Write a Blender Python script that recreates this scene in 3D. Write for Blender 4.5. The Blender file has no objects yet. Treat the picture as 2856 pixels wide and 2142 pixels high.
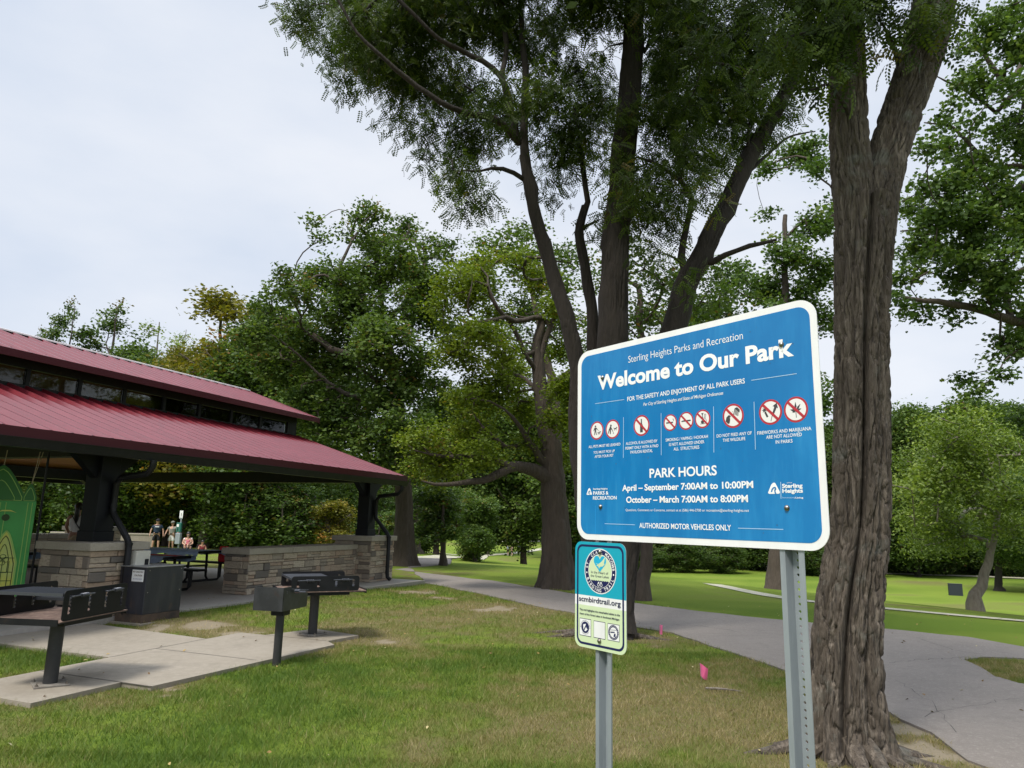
import bpy, math, random
import numpy as np
from mathutils import Vector, Matrix
from mathutils.geometry import tessellate_polygon

SC = bpy.context.scene
COL = SC.collection
RAD = math.radians

# ------------------------------------------------------------------ camera
FPX, CX, CY, EYE = 1981.0, 1428.0, 1071.0, 1.6          # focal length and centre in photo pixels, eye height
PITCH, ROLL = RAD(10.83), RAD(1.3)
_f = np.array([0, math.cos(PITCH), math.sin(PITCH)])
_u0 = np.array([0, -math.sin(PITCH), math.cos(PITCH)])
_r0 = np.array([1.0, 0, 0])
_u = _u0 * math.cos(ROLL) - _r0 * math.sin(ROLL)
_r = _r0 * math.cos(ROLL) + _u0 * math.sin(ROLL)
EYEP = np.array([0, 0, EYE])
cam_data = bpy.data.cameras.new('camera')
cam_data.sensor_width = 36.0
cam_data.lens = FPX / 2856.0 * 36.0
cam_data.clip_start = 0.05
cam_data.clip_end = 3000.0
cam = bpy.data.objects.new('camera', cam_data)
COL.objects.link(cam)
cam.matrix_world = Matrix(((_r[0], _u[0], -_f[0], 0), (_r[1], _u[1], -_f[1], 0), (_r[2], _u[2], -_f[2], EYE), (0, 0, 0, 1)))
SC.camera = cam

# ------------------------------------------------------------------ world, sun, exposure
SUN_EL, SUN_AZ = RAD(56), RAD(215)       # compass-like: direction the light comes from, measured from +Y towards +X
W = bpy.data.worlds.new('World'); SC.world = W; W.use_nodes = True
nt = W.node_tree; nt.nodes.clear()
def wn(t, **k):
    n = nt.nodes.new(t)
    for a, b in k.items(): setattr(n, a, b)
    return n
out = wn('ShaderNodeOutputWorld'); bg = wn('ShaderNodeBackground')
sky = wn('ShaderNodeTexSky', sky_type='NISHITA'); sky.sun_disc = False
sky.sun_elevation = SUN_EL; sky.sun_rotation = SUN_AZ; sky.air_density = 1.0; sky.dust_density = 2.0; sky.ozone_density = 1.0
tc = wn('ShaderNodeTexCoord')
mp = wn('ShaderNodeMapping'); mp.inputs['Scale'].default_value = (1.0, 1.0, 2.6); mp.inputs['Rotation'].default_value = (0.1, 0.25, 0.6)
nz = wn('ShaderNodeTexNoise'); nz.inputs['Scale'].default_value = 1.7; nz.inputs['Detail'].default_value = 6; nz.inputs['Roughness'].default_value = 0.5
rp = wn('ShaderNodeValToRGB'); rp.color_ramp.elements[0].position = 0.36; rp.color_ramp.elements[1].position = 0.64
rp.color_ramp.elements[0].color = (4.75, 5.35, 6.35, 1); rp.color_ramp.elements[1].color = (6.3, 6.55, 7.05, 1)
mx = wn('ShaderNodeMix', data_type='RGBA'); mx.inputs[0].default_value = 0.93
sep = wn('ShaderNodeSeparateXYZ'); rz = wn('ShaderNodeMapRange'); rz.interpolation_type = 'SMOOTHSTEP'
rz.inputs['From Min'].default_value = 0.62; rz.inputs['From Max'].default_value = 1.0
rz.inputs['To Min'].default_value = 1.0; rz.inputs['To Max'].default_value = 3.2      # an overcast sky is brightest overhead
vm = wn('ShaderNodeVectorMath', operation='SCALE')
L = nt.links.new
L(tc.outputs['Generated'], mp.inputs[0]); L(mp.outputs[0], nz.inputs['Vector']); L(nz.outputs[0], rp.inputs[0])
L(sky.outputs[0], mx.inputs[6]); L(rp.outputs[0], mx.inputs[7])
L(tc.outputs['Generated'], sep.inputs[0]); L(sep.outputs[2], rz.inputs[0])
L(mx.outputs[2], vm.inputs[0]); L(rz.outputs[0], vm.inputs['Scale'])
L(vm.outputs[0], bg.inputs[0]); bg.inputs[1].default_value = 0.1; L(bg.outputs[0], out.inputs[0])
sun_d = bpy.data.lights.new('sun', 'SUN'); sun_d.energy = 2.7; sun_d.angle = RAD(12); sun_d.color = (1.0, 0.95, 0.86)
sun = bpy.data.objects.new('sun', sun_d); COL.objects.link(sun)
_sd = Vector((math.sin(SUN_AZ) * math.cos(SUN_EL), math.cos(SUN_AZ) * math.cos(SUN_EL), math.sin(SUN_EL)))
sun.rotation_euler = _sd.to_track_quat('Z', 'Y').to_euler(); sun.location = (0, 0, 40)
SC.view_settings.view_transform = 'Standard'; SC.view_settings.look = 'None'
SC.view_settings.exposure = 0.50; SC.view_settings.gamma = 1.0
try: SC.view_settings.use_curve_mapping = False
except Exception: pass
SC.cycles.max_bounces = 6; SC.cycles.diffuse_bounces = 3; SC.cycles.glossy_bounces = 3
SC.cycles.transmission_bounces = 4; SC.cycles.transparent_max_bounces = 12

# ------------------------------------------------------------------ measuring: photo pixel -> direction, point
def ray(px, py): return _f + (px - CX) / FPX * _r - (py - CY) / FPX * _u
def at_z(px, py, z=0.0):
    d = ray(px, py); return EYEP + (z - EYE) / d[2] * d
def at_y(px, py, Y):
    d = ray(px, py); return EYEP + Y / d[1] * d
def sstep(t):
    t = np.clip(t, 0, 1); return t * t * (3 - 2 * t)
def terrain(x, y):
    x = np.asarray(x, float); y = np.asarray(y, float)
    s = (x - 0.9) * 0.836 + (y - 16.9) * 0.549
    d = np.sqrt(x * x + y * y)
    h = -3.9 * sstep((s - 0.9) / 46.0) - 0.55 * sstep((y - 26) / 14.0) * (1 - sstep((s - 5) / 20.0))
    return h + 1.2 * sstep((d - 110) / 80.0)
def ground(px, py):                       # where the view ray through a photo pixel meets the ground
    d = ray(px, py); lo = 1.0
    t = 1.0
    while t < 600:
        p = EYEP + t * d
        if p[2] <= terrain(p[0], p[1]): break
        lo = t; t *= 1.02
    hi = t
    for _ in range(30):
        m = 0.5 * (lo + hi); p = EYEP + m * d
        if p[2] <= terrain(p[0], p[1]): hi = m
        else: lo = m
    return EYEP + hi * d
def gpt(p): return np.array([p[0], p[1], float(terrain(p[0], p[1]))])

# pavilion axes: U runs along it, N points out of its long front
_d = ray(2220, 1469); U2 = np.array([_d[0], _d[1]]); U2 /= np.linalg.norm(U2); N2 = np.array([U2[1], -U2[0]])
PAV_ROT = math.atan2(U2[1], U2[0])
def sn(s, n, z=0.0):
    p = U2 * s + N2 * n; return np.array([p[0], p[1], z])

# ------------------------------------------------------------------ noise
def _hash(ix, iy, iz, seed):
    h = (ix.astype(np.int64) * 374761393 + iy.astype(np.int64) * 668265263 + iz.astype(np.int64) * 2147483647 + seed * 974634777) & 0xFFFFFFFF
    h = ((h ^ (h >> 13)) * 1274126177) & 0xFFFFFFFF
    return ((h ^ (h >> 16)) & 0xFFFF) / 65535.0
def vnoise(p, seed=0):
    p = np.asarray(p, float); f = np.floor(p); t = p - f; t = t * t * (3 - 2 * t); i = f.astype(np.int64)
    r = 0
    for dx in (0, 1):
        wx = t[:, 0] if dx else 1 - t[:, 0]
        for dy in (0, 1):
            wy = t[:, 1] if dy else 1 - t[:, 1]
            for dz in (0, 1):
                wz = t[:, 2] if dz else 1 - t[:, 2]
                r = r + wx * wy * wz * _hash(i[:, 0] + dx, i[:, 1] + dy, i[:, 2] + dz, seed)
    return r
def fbm(p, seed=0, o=3):
    a, s, w = 0, 0, 1.0; p = np.asarray(p, float)
    for k in range(o):
        a = a + w * vnoise(p * 2 ** k, seed + k); s += w; w *= 0.5
    return a / s

# ------------------------------------------------------------------ materials
def mat(name, color, rough=0.6, metal=0.0, spec=None, noise=None, bump=None, tint=None, trans=None, coat=None):
    """noise=(scale, color2, lo, hi, stretch) mixes a second colour; bump=(scale, strength, dist); tint=(attr, [(pos,color)..])"""
    m = bpy.data.materials.new(name); m.use_nodes = True
    t = m.node_tree; b = t.nodes['Principled BSDF']; ln = t.links.new
    b.inputs['Base Color'].default_value = (*color, 1); b.inputs['Roughness'].default_value = rough; b.inputs['Metallic'].default_value = metal
    if spec is not None: b.inputs['Specular IOR Level'].default_value = spec
    if coat: b.inputs['Coat Weight'].default_value = coat; b.inputs['Coat Roughness'].default_value = 0.15
    src = None
    def new(ty, **k):
        n = t.nodes.new(ty)
        for a_, b_ in k.items(): setattr(n, a_, b_)
        return n
    co = new('ShaderNodeTexCoord')
    if tint:
        at = new('ShaderNodeAttribute', attribute_name=tint[0]); rm = new('ShaderNodeValToRGB')
        while len(rm.color_ramp.elements) < len(tint[1]): rm.color_ramp.elements.new(0.5)
        for e, (p_, c_) in zip(rm.color_ramp.elements, tint[1]): e.position = p_; e.color = (*c_, 1)
        sx = new('ShaderNodeSeparateColor'); ln(at.outputs['Color'], sx.inputs[0]); ln(sx.outputs[0], rm.inputs[0]); src = rm.outputs[0]
    if noise:
        for nn in (noise if isinstance(noise, list) else [noise]):
            sc_, c2, lo, hi = nn[:4]; st = nn[4] if len(nn) > 4 else (1, 1, 1)
            mp_ = new('ShaderNodeMapping'); mp_.inputs['Scale'].default_value = st
            nz_ = new('ShaderNodeTexNoise'); nz_.inputs['Scale'].default_value = sc_; nz_.inputs['Detail'].default_value = 5; nz_.inputs['Roughness'].default_value = 0.62
            mr = new('ShaderNodeMapRange'); mr.inputs['From Min'].default_value = lo; mr.inputs['From Max'].default_value = hi
            mm = new('ShaderNodeMix', data_type='RGBA')
            ln(co.outputs['Object'], mp_.inputs[0]); ln(mp_.outputs[0], nz_.inputs['Vector']); ln(nz_.outputs[0], mr.inputs[0]); ln(mr.outputs[0], mm.inputs[0])
            if src is None: mm.inputs[6].default_value = (*color, 1)
            else: ln(src, mm.inputs[6])
            mm.inputs[7].default_value = (*c2, 1); src = mm.outputs[2]
    if src is not None: ln(src, b.inputs['Base Color'])
    if bump:
        mp_ = new('ShaderNodeMapping'); mp_.inputs['Scale'].default_value = bump[3] if len(bump) > 3 else (1, 1, 1)
        nz_ = new('ShaderNodeTexNoise'); nz_.inputs['Scale'].default_value = bump[0]; nz_.inputs['Detail'].default_value = 6
        bp = new('ShaderNodeBump'); bp.inputs['Strength'].default_value = bump[1]; bp.inputs['Distance'].default_value = bump[2]
        ln(co.outputs['Object'], mp_.inputs[0]); ln(mp_.outputs[0], nz_.inputs['Vector']); ln(nz_.outputs[0], bp.inputs['Height']); ln(bp.outputs[0], b.inputs['Normal'])
    if trans:                              # thin leaf: part of the light comes through
        tr = new('ShaderNodeBsdfTranslucent'); mxs = new('ShaderNodeMixShader'); mxs.inputs[0].default_value = trans
        if src is not None:
            g = new('ShaderNodeMix', data_type='RGBA', blend_type='MULTIPLY'); g.inputs[0].default_value = 1.0
            ln(src, g.inputs[6]); g.inputs[7].default_value = (1.25, 1.3, 0.55, 1); ln(g.outputs[2], tr.inputs[0])
        else: tr.inputs[0].default_value = (*color, 1)
        ln(b.outputs[0], mxs.inputs[1]); ln(tr.outputs[0], mxs.inputs[2]); ln(mxs.outputs[0], t.nodes['Material Output'].inputs[0])
    return m

# ------------------------------------------------------------------ objects
def tag(o, label=None, cat=None, group=None, kind=None):
    if label: o['label'] = label
    if cat: o['category'] = cat
    if group: o['group'] = group
    if kind: o['kind'] = kind
    return o
def thing(name, loc, rotz=0.0, label=None, cat=None, group=None):
    o = bpy.data.objects.new(name, None); COL.objects.link(o); o.empty_display_size = 0.2
    o.location = loc; o.rotation_euler = (0, 0, rotz)
    return tag(o, label, cat, group)
def link_mesh(name, me, parent=None):
    o = bpy.data.objects.new(name, me); COL.objects.link(o)
    if parent is not None: o.parent = parent
    return o
def np_mesh(name, verts, faces, mats, parent=None, smooth=False, tint=None, midx=None, matrix=None):
    """verts (N,3); faces (M,k) array of one size or a list of lists"""
    me = bpy.data.meshes.new(name); verts = np.asarray(verts, np.float32)
    if isinstance(faces, np.ndarray):
        m, k = faces.shape
        me.vertices.add(len(verts)); me.vertices.foreach_set('co', verts.ravel())
        me.loops.add(m * k); me.loops.foreach_set('vertex_index', faces.astype(np.int32).ravel())
        me.polygons.add(m); me.polygons.foreach_set('loop_start', np.arange(0, m * k, k, dtype=np.int32)); me.polygons.foreach_set('loop_total', np.full(m, k, np.int32))
        me.update(calc_edges=True)
    else:
        me.from_pydata(verts.tolist(), [], faces); me.update()
    for q in (mats if isinstance(mats, (list, tuple)) else [mats]): me.materials.append(q)
    if midx is not None: me.polygons.foreach_set('material_index', np.asarray(midx, np.int32))
    if smooth: me.polygons.foreach_set('use_smooth', np.ones(len(me.polygons), bool))
    if tint is not None:
        a = me.color_attributes.new('tint', 'FLOAT_COLOR', 'POINT'); c = np.zeros((len(verts), 4), np.float32); c[:, 3] = 1
        tint = np.asarray(tint)
        if tint.ndim == 1: c[:, 0] = tint
        else: c[:, :tint.shape[1]] = tint
        a.data.foreach_set('color', c.ravel())
    if not me.validate(): pass
    return link_mesh(name, me, parent)
class MB:
    """collects shapes, then links them as ONE mesh"""
    def __init__(s): s.v = []; s.f = []; s.mi = []; s.t = []; s.tint = 0.5; s.m = 0; s.X = None
    def add(s, vs, fs):
        b = len(s.v)
        for p in vs:
            p = tuple(p)
            if s.X is not None: p = tuple(s.X @ Vector(p))
            s.v.append(p); s.t.append(s.tint)
        for f in fs: s.f.append([i + b for i in f]); s.mi.append(s.m)
        return s
    def box(s, c, d, rot=None, bev=0.0):
        hx, hy, hz = d[0] / 2, d[1] / 2, d[2] / 2
        if bev > 0:
            pts = []
            for sx in (-1, 1):
                for sy in (-1, 1):
                    for sz in (-1, 1):
                        for k in range(3):
                            q = [sx * (hx - bev), sy * (hy - bev), sz * (hz - bev)]; q[k] = (sx * hx, sy * hy, sz * hz)[k]; pts.append(q)
            import bmesh
            bm = bmesh.new(); [bm.verts.new(q) for q in pts]; r = bmesh.ops.convex_hull(bm, input=bm.verts[:]); bm.verts.index_update()
            vs = [v.co.copy() for v in bm.verts]; fs = [[v.index for v in f.verts] for f in bm.faces]; bm.free()
        else:
            vs = [Vector((x, y, z)) for x in (-hx, hx) for y in (-hy, hy) for z in (-hz, hz)]
            fs = [[0, 1, 3, 2], [4, 6, 7, 5], [0, 4, 5, 1], [2, 3, 7, 6], [0, 2, 6, 4], [1, 5, 7, 3]]
        R = rot if rot is not None else Matrix.Identity(3)
        return s.add([R @ Vector(v) + Vector(c) for v in vs], fs)
    def bx(s, x0, x1, y0, y1, z0, z1, bev=0.0): return s.box(((x0 + x1) / 2, (y0 + y1) / 2, (z0 + z1) / 2), (x1 - x0, y1 - y0, z1 - z0), None, bev)
    def prism(s, poly, z0, z1, f=lambda x, y, z: (x, y, z), holes=()):
        """extrude a 2-D outline from z0 to z1; f maps (x,y,z) to space"""
        loops = [list(poly)] + [list(h) for h in holes]; flat = [p for l in loops for p in l]; n = len(flat)
        tris = tessellate_polygon([[Vector((p[0], p[1], 0)) for p in l] for l in loops])
        vs = [f(p[0], p[1], z0) for p in flat] + [f(p[0], p[1], z1) for p in flat]; fs = []
        for a, b, c in tris: fs += [[a, b, c], [c + n, b + n, a + n]]
        o = 0
        for l in loops:
            k = len(l)
            for i in range(k): j = (i + 1) % k; fs.append([o + i, o + j, o + j + n, o + i + n])
            o += k
        return s.add(vs, fs)
    def flat(s, poly, z, f=lambda x, y, z: (x, y, z), holes=()):
        loops = [list(poly)] + [list(h) for h in holes]; flat = [p for l in loops for p in l]
        tris = tessellate_polygon([[Vector((p[0], p[1], 0)) for p in l] for l in loops])
        return s.add([f(p[0], p[1], z) for p in flat], [list(t) for t in tris])
    def tube(s, pts, rad, n=10, cap=True):
        pts = [Vector(p) for p in pts]; k = len(pts)
        if not hasattr(rad, '__len__'): rad = [rad] * k
        vs = []; fs = []; prev = None
        for i, p in enumerate(pts):
            d = (pts[min(i + 1, k - 1)] - pts[max(i - 1, 0)]).normalized()
            if prev is None: a = d.orthogonal().normalized()
            else: a = (prev - d * prev.dot(d)).normalized()
            prev = a; b = d.cross(a)
            for j in range(n):
                th = 2 * math.pi * j / n; vs.append(p + (a * math.cos(th) + b * math.sin(th)) * rad[i])
        for i in range(k - 1):
            for j in range(n): q = (j + 1) % n; fs.append([i * n + j, i * n + q, (i + 1) * n + q, (i + 1) * n + j])
        if cap: fs += [list(range(n))[::-1], [(k - 1) * n + j for j in range(n)]]
        return s.add(vs, fs)
    def lathe(s, prof, c=(0, 0, 0), n=24):
        vs = []; fs = []; k = len(prof)
        for r, z in prof:
            for j in range(n): th = 2 * math.pi * j / n; vs.append((c[0] + r * math.cos(th), c[1] + r * math.sin(th), c[2] + z))
        for i in range(k - 1):
            for j in range(n): q = (j + 1) % n; fs.append([i * n + j, i * n + q, (i + 1) * n + q, (i + 1) * n + j])
        fs += [list(range(n))[::-1], [(k - 1) * n + j for j in range(n)]]
        return s.add(vs, fs)
    def build(s, name, mats, parent=None, smooth=False, tint=False):
        o = np_mesh(name, np.array(s.v, float), s.f, mats, parent, False, np.array(s.t) if tint else None, s.mi)
        if smooth:
            me = o.data; me.polygons.foreach_set('use_smooth', np.ones(len(me.polygons), bool))
            try: me.set_sharp_from_angle(angle=RAD(38))
            except Exception: pass
        return o
def circle(cx, cy, r, n=40, ry=None, a0=0.0): return [(cx + r * math.cos(a0 + 2 * math.pi * i / n), cy + (ry or r) * math.sin(a0 + 2 * math.pi * i / n)) for i in range(n)]
def rrect(x0, x1, y0, y1, r, n=8):
    o = []
    for cx, cy, a in ((x1 - r, y0 + r, -90), (x1 - r, y1 - r, 0), (x0 + r, y1 - r, 90), (x0 + r, y0 + r, 180)):
        for i in range(n + 1): t = RAD(a + 90 * i / n); o.append((cx + r * math.cos(t), cy + r * math.sin(t)))
    return o
def text_shape(body, bold=0.0, shear=0.0, space=1.0):
    c = bpy.data.curves.new('t', 'FONT'); c.body = body; c.size = 1.0; c.offset = bold; c.shear = shear; c.space_character = space; c.resolution_u = 4
    o = bpy.data.objects.new('t', c); m = bpy.data.meshes.new_from_object(o)
    v = np.array([q.co[:] for q in m.vertices]); f = [list(p.vertices) for p in m.polygons]
    bpy.data.objects.remove(o); bpy.data.curves.remove(c); bpy.data.meshes.remove(m)
    return v, f
def put_text(mb, body, x0, x1, y, cap, z, f, bold=0.0, shear=0.0, space=1.0):
    """lettering from x0 to x1 on baseline y, capitals cap high"""
    v, fs = text_shape(body, bold, shear, space); a, b = v[:, 0].min(), v[:, 0].max(); sx = (x1 - x0) / (b - a); sy = cap / (0.682 + 2 * bold)
    mb.add([f(x0 + (p[0] - a) * sx, y + (p[1] + bold) * sy, z) for p in v], fs)
random.seed(7); RNG = np.random.default_rng(11)
# ------------------------------------------------------------------ palette
M = {}
M['asphalt'] = mat('asphalt', (0.190, 0.166, 0.146), 0.92, noise=[(0.7, (0.225, 0.197, 0.173), 0.35, 0.7), (7, (0.165, 0.142, 0.125), 0.5, 0.78), (2.0, (0.175, 0.152, 0.133), 0.55, 0.75, (1, 3, 1)), (28, (0.26, 0.235, 0.21), 0.52, 0.72), (110, (0.34, 0.315, 0.29), 0.56, 0.75), (150, (0.10, 0.092, 0.088), 0.60, 0.78)], bump=(160, 0.5, 0.01))
M['concrete'] = mat('concrete', (0.272, 0.238, 0.19), 0.85, noise=[(1.1, (0.225, 0.196, 0.155), 0.4, 0.75), (14, (0.30, 0.265, 0.215), 0.4, 0.7), (3.2, (0.20, 0.175, 0.14), 0.55, 0.8), (70, (0.16, 0.14, 0.115), 0.58, 0.8)], bump=(90, 0.25, 0.004))
M['slab'] = mat('slab_concrete', (0.34, 0.315, 0.28), 0.85, noise=[(0.9, (0.27, 0.25, 0.23), 0.4, 0.75), (18, (0.38, 0.35, 0.31), 0.45, 0.7)], bump=(60, 0.2, 0.004))
M['gravel'] = mat('pale_gravel', (0.40, 0.375, 0.29), 0.9, noise=[(3, (0.24, 0.26, 0.12), 0.45, 0.7), (40, (0.55, 0.52, 0.45), 0.5, 0.7)])
M['black'] = mat('black_paint', (0.007, 0.0075, 0.009), 0.45, spec=0.3, noise=[(6, (0.012, 0.0125, 0.014), 0.4, 0.7), (7, (0.035, 0.022, 0.015), 0.60, 0.78), (30, (0.05, 0.047, 0.044), 0.66, 0.8)])
M['column'] = mat('column_black', (0.006, 0.007, 0.010), 0.5, spec=0.25)
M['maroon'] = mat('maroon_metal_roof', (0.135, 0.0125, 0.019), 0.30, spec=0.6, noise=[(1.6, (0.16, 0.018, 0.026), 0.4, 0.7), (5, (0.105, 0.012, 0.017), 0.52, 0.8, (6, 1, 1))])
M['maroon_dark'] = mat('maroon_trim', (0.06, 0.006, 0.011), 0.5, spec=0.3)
M['ridge'] = mat('ridge_cap', (0.55, 0.5, 0.5), 0.5)
M['wood'] = mat('amber_planks', (0.44, 0.20, 0.05), 0.6, noise=[(3, (0.34, 0.15, 0.04), 0.35, 0.7, (1, 14, 1))])
M['stone'] = mat('ledge_stone', (0.3, 0.26, 0.2), 0.9, tint=('tint', [(0.0, (0.145, 0.135, 0.12)), (0.14, (0.215, 0.175, 0.14)), (0.30, (0.34, 0.295, 0.235)), (0.55, (0.46, 0.385, 0.29)), (0.75, (0.38, 0.275, 0.20)), (1.0, (0.52, 0.455, 0.355))]), noise=[(16, (0.17, 0.14, 0.11), 0.5, 0.8, (1, 1, 2.5))], bump=(30, 0.7, 0.012, (1, 1, 2)))
M['mortar'] = mat('mortar', (0.13, 0.115, 0.095), 0.95, bump=(60, 0.4, 0.005))
M['cap'] = mat('limestone_cap', (0.36, 0.325, 0.265), 0.85, noise=[(5, (0.28, 0.25, 0.2), 0.45, 0.8), (45, (0.41, 0.37, 0.31), 0.5, 0.75)], bump=(50, 0.2, 0.004))
M['galv'] = mat('galvanised_steel', (0.33, 0.365, 0.395), 0.42, 0.35, noise=[(7, (0.265, 0.295, 0.325), 0.4, 0.7, (1, 1, 0.3)), (60, (0.42, 0.45, 0.47), 0.6, 0.8, (1, 1, 0.15))])
M['bolt'] = mat('bolt_steel', (0.33, 0.32, 0.30), 0.3, 1.0, noise=[(60, (0.14, 0.08, 0.05), 0.5, 0.7)])
M['white'] = mat('sign_white', (0.80, 0.80, 0.80), 0.5, noise=[(9, (0.70, 0.70, 0.69), 0.45, 0.8, (1, 1, 0.35))])
M['letter'] = mat('lettering_white', (0.82, 0.83, 0.83), 0.5)
M['soot'] = mat('rusty_iron', (0.20, 0.13, 0.10), 0.85, noise=[(5, (0.10, 0.06, 0.045), 0.4, 0.7), (22, (0.30, 0.22, 0.17), 0.5, 0.75)], bump=(30, 0.5, 0.006))
M['grate'] = mat('grate_iron', (0.10, 0.105, 0.12), 0.4, 0.7)
M['bark'] = mat('grey_brown_bark', (0.098, 0.078, 0.060), 0.95, noise=[(2.2, (0.070, 0.056, 0.043), 0.35, 0.7, (2, 2, 0.5)), (6, (0.175, 0.145, 0.115), 0.50, 0.66, (4, 4, 0.3)), (9, (0.028, 0.022, 0.018), 0.53, 0.66, (4, 4, 0.22)), (4, (0.135, 0.135, 0.115), 0.58, 0.75)], bump=(48, 1.0, 0.03, (1, 1, 0.2)))  # near-black vertical streaks put the shade of fissures into the bark colour
M['bark_dark'] = mat('dark_bark', (0.032, 0.025, 0.020), 0.95, noise=[(8, (0.020, 0.016, 0.013), 0.35, 0.7, (2, 2, 0.4))], bump=(30, 1.0, 0.03, (1, 1, 0.2)))
M['bark_oak'] = mat('oak_bark', (0.085, 0.066, 0.052), 0.95, noise=[(9, (0.055, 0.043, 0.034), 0.35, 0.7, (2, 2, 0.4))], bump=(22, 1.0, 0.04, (1, 1, 0.2)))
M['bark_pale'] = mat('pale_bark', (0.24, 0.21, 0.175), 0.95, noise=[(7, (0.15, 0.125, 0.10), 0.4, 0.7, (2, 2, 0.5))], bump=(24, 1.0, 0.03, (1, 1, 0.3)))
def leafmat(name, dark, mid, light, odd=None, trans=0.34):
    st = [(0.0, dark), (0.45, mid), (0.86, light)] + ([(0.97, odd)] if odd else [])
    return mat(name, mid, 0.5, spec=0.22, tint=('tint', st), trans=trans)
M['l_locust'] = leafmat('locust_leaf', (0.024, 0.043, 0.008), (0.052, 0.088, 0.013), (0.115, 0.165, 0.022), (0.105, 0.085, 0.022))
M['l_oak'] = leafmat('oak_leaf', (0.038, 0.072, 0.016), (0.084, 0.138, 0.030), (0.160, 0.225, 0.048), (0.19, 0.11, 0.035))
M['l_lime'] = leafmat('yellow_green_leaf', (0.082, 0.125, 0.014), (0.150, 0.210, 0.020), (0.235, 0.290, 0.028), (0.22, 0.16, 0.03))
M['l_maple'] = leafmat('maple_leaf', (0.046, 0.086, 0.022), (0.085, 0.145, 0.034), (0.150, 0.220, 0.055), (0.15, 0.18, 0.04))
M['l_forest'] = leafmat('forest_leaf', (0.028, 0.058, 0.012), (0.066, 0.114, 0.024), (0.135, 0.195, 0.040), (0.14, 0.11, 0.025))
M['l_gold'] = leafmat('yellowing_leaf', (0.085, 0.095, 0.016), (0.165, 0.155, 0.022), (0.240, 0.195, 0.026), (0.26, 0.12, 0.02))
M['l_pale'] = leafmat('pale_leaf', (0.085, 0.135, 0.026), (0.165, 0.230, 0.046), (0.270, 0.340, 0.075))
M['grass'] = mat('grass_blade', (0.08, 0.11, 0.02), 0.6, spec=0.25, tint=('tint', [(0.0, (0.082, 0.145, 0.022)), (0.28, (0.140, 0.195, 0.036)), (0.48, (0.205, 0.212, 0.062)), (0.70, (0.30, 0.25, 0.12)), (1.0, (0.42, 0.34, 0.20))]), trans=0.3)

# ------------------------------------------------------------------ ground
def XY(px, py): return ground(px, py)[:2]
DRY = [(1750, 1960, 1.0, .75), (1950, 1940, .9, .85), (2080, 2000, .6, .7), (1520, 2060, .55, .55), (1480, 1900, .5, .35), (1150, 1740, 1.0, .5), (1000, 1760, .6, .45), (1165, 1652, .5, 1.1), (1240, 1668, .45, .7),
       (1375, 1695, .75, 1.0), (1480, 1700, .9, .65), (560, 1745, .55, 1.1), (660, 1765, .5, .9), (450, 1750, .5, .9), (720, 1790, .4, .5), (950, 1780, .35, .8), (1065, 1785, .4, .8), (2560, 2030, .5, 1.3), (2480, 2100, .5, 1.2), (2640, 2100, .5, 1.2), (2300, 2120, .5, .9),
       (1850, 1790, .6, .6), (2050, 1850, .5, .75), (2160, 1880, .3, .7), (480, 1925, .22, .8), (300, 1960, .3, .5), (1700, 2120, .5, .3), (900, 2060, .5, .25), (1250, 2100, .35, .3), (1800, 1775, .4, .7), (1620, 1800, .4, .4), (2760, 1865, .8, .6)]
LUSH = [(800, 1870, .7, .5), (520, 2080, .8, .35), (150, 2080, .6, .3), (1150, 1850, .7, .4), (1560, 1840, .6, .45), (1900, 1830, .5, .5), (200, 1820, .8, .4), (2250, 2130, .4, .2), (1000, 1950, .6, .25)]
DRYP = np.array([(*XY(a, b), r, w) for a, b, r, w in DRY]); LUSHP = np.array([(*XY(a, b), r, w) for a, b, r, w in LUSH])
DIRTP = np.array([(*XY(a, b), r, w) for a, b, r, w in [(1165, 1652, .5, 1.0), (1375, 1697, .55, .9), (1240, 1668, .35, .8), (560, 1748, .5, .9), (660, 1768, .4, .7), (440, 1752, .4, .8), (1065, 1787, .3, .7), (950, 1782, .25, .7), (2560, 2035, .4, 1.1), (2480, 2100, .4, 1.1), (2640, 2110, .45, 1.0), (480, 1927, .16, .7), (1690, 1800, .3, .5), (1840, 1800, .25, .5)]])
def dirt(x, y):
    p = np.stack([x, y, np.zeros_like(x)], 1); v = 0; wx = x + .22 * (fbm(p * 3.1, 61, 3) - .5) * 2; wy = y + .30 * (fbm(p * 3.1 + 9, 62, 3) - .5) * 2
    for gx, gy, r, k in DIRTP: v = np.maximum(v, k * np.exp(-(((wx - gx) ** 2 + (wy - gy) ** 2) / (r * r)) ** 1.3))
    return v * np.clip(.15 + 1.75 * fbm(p * 4.5, 64, 3), .2, 1.4)
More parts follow.
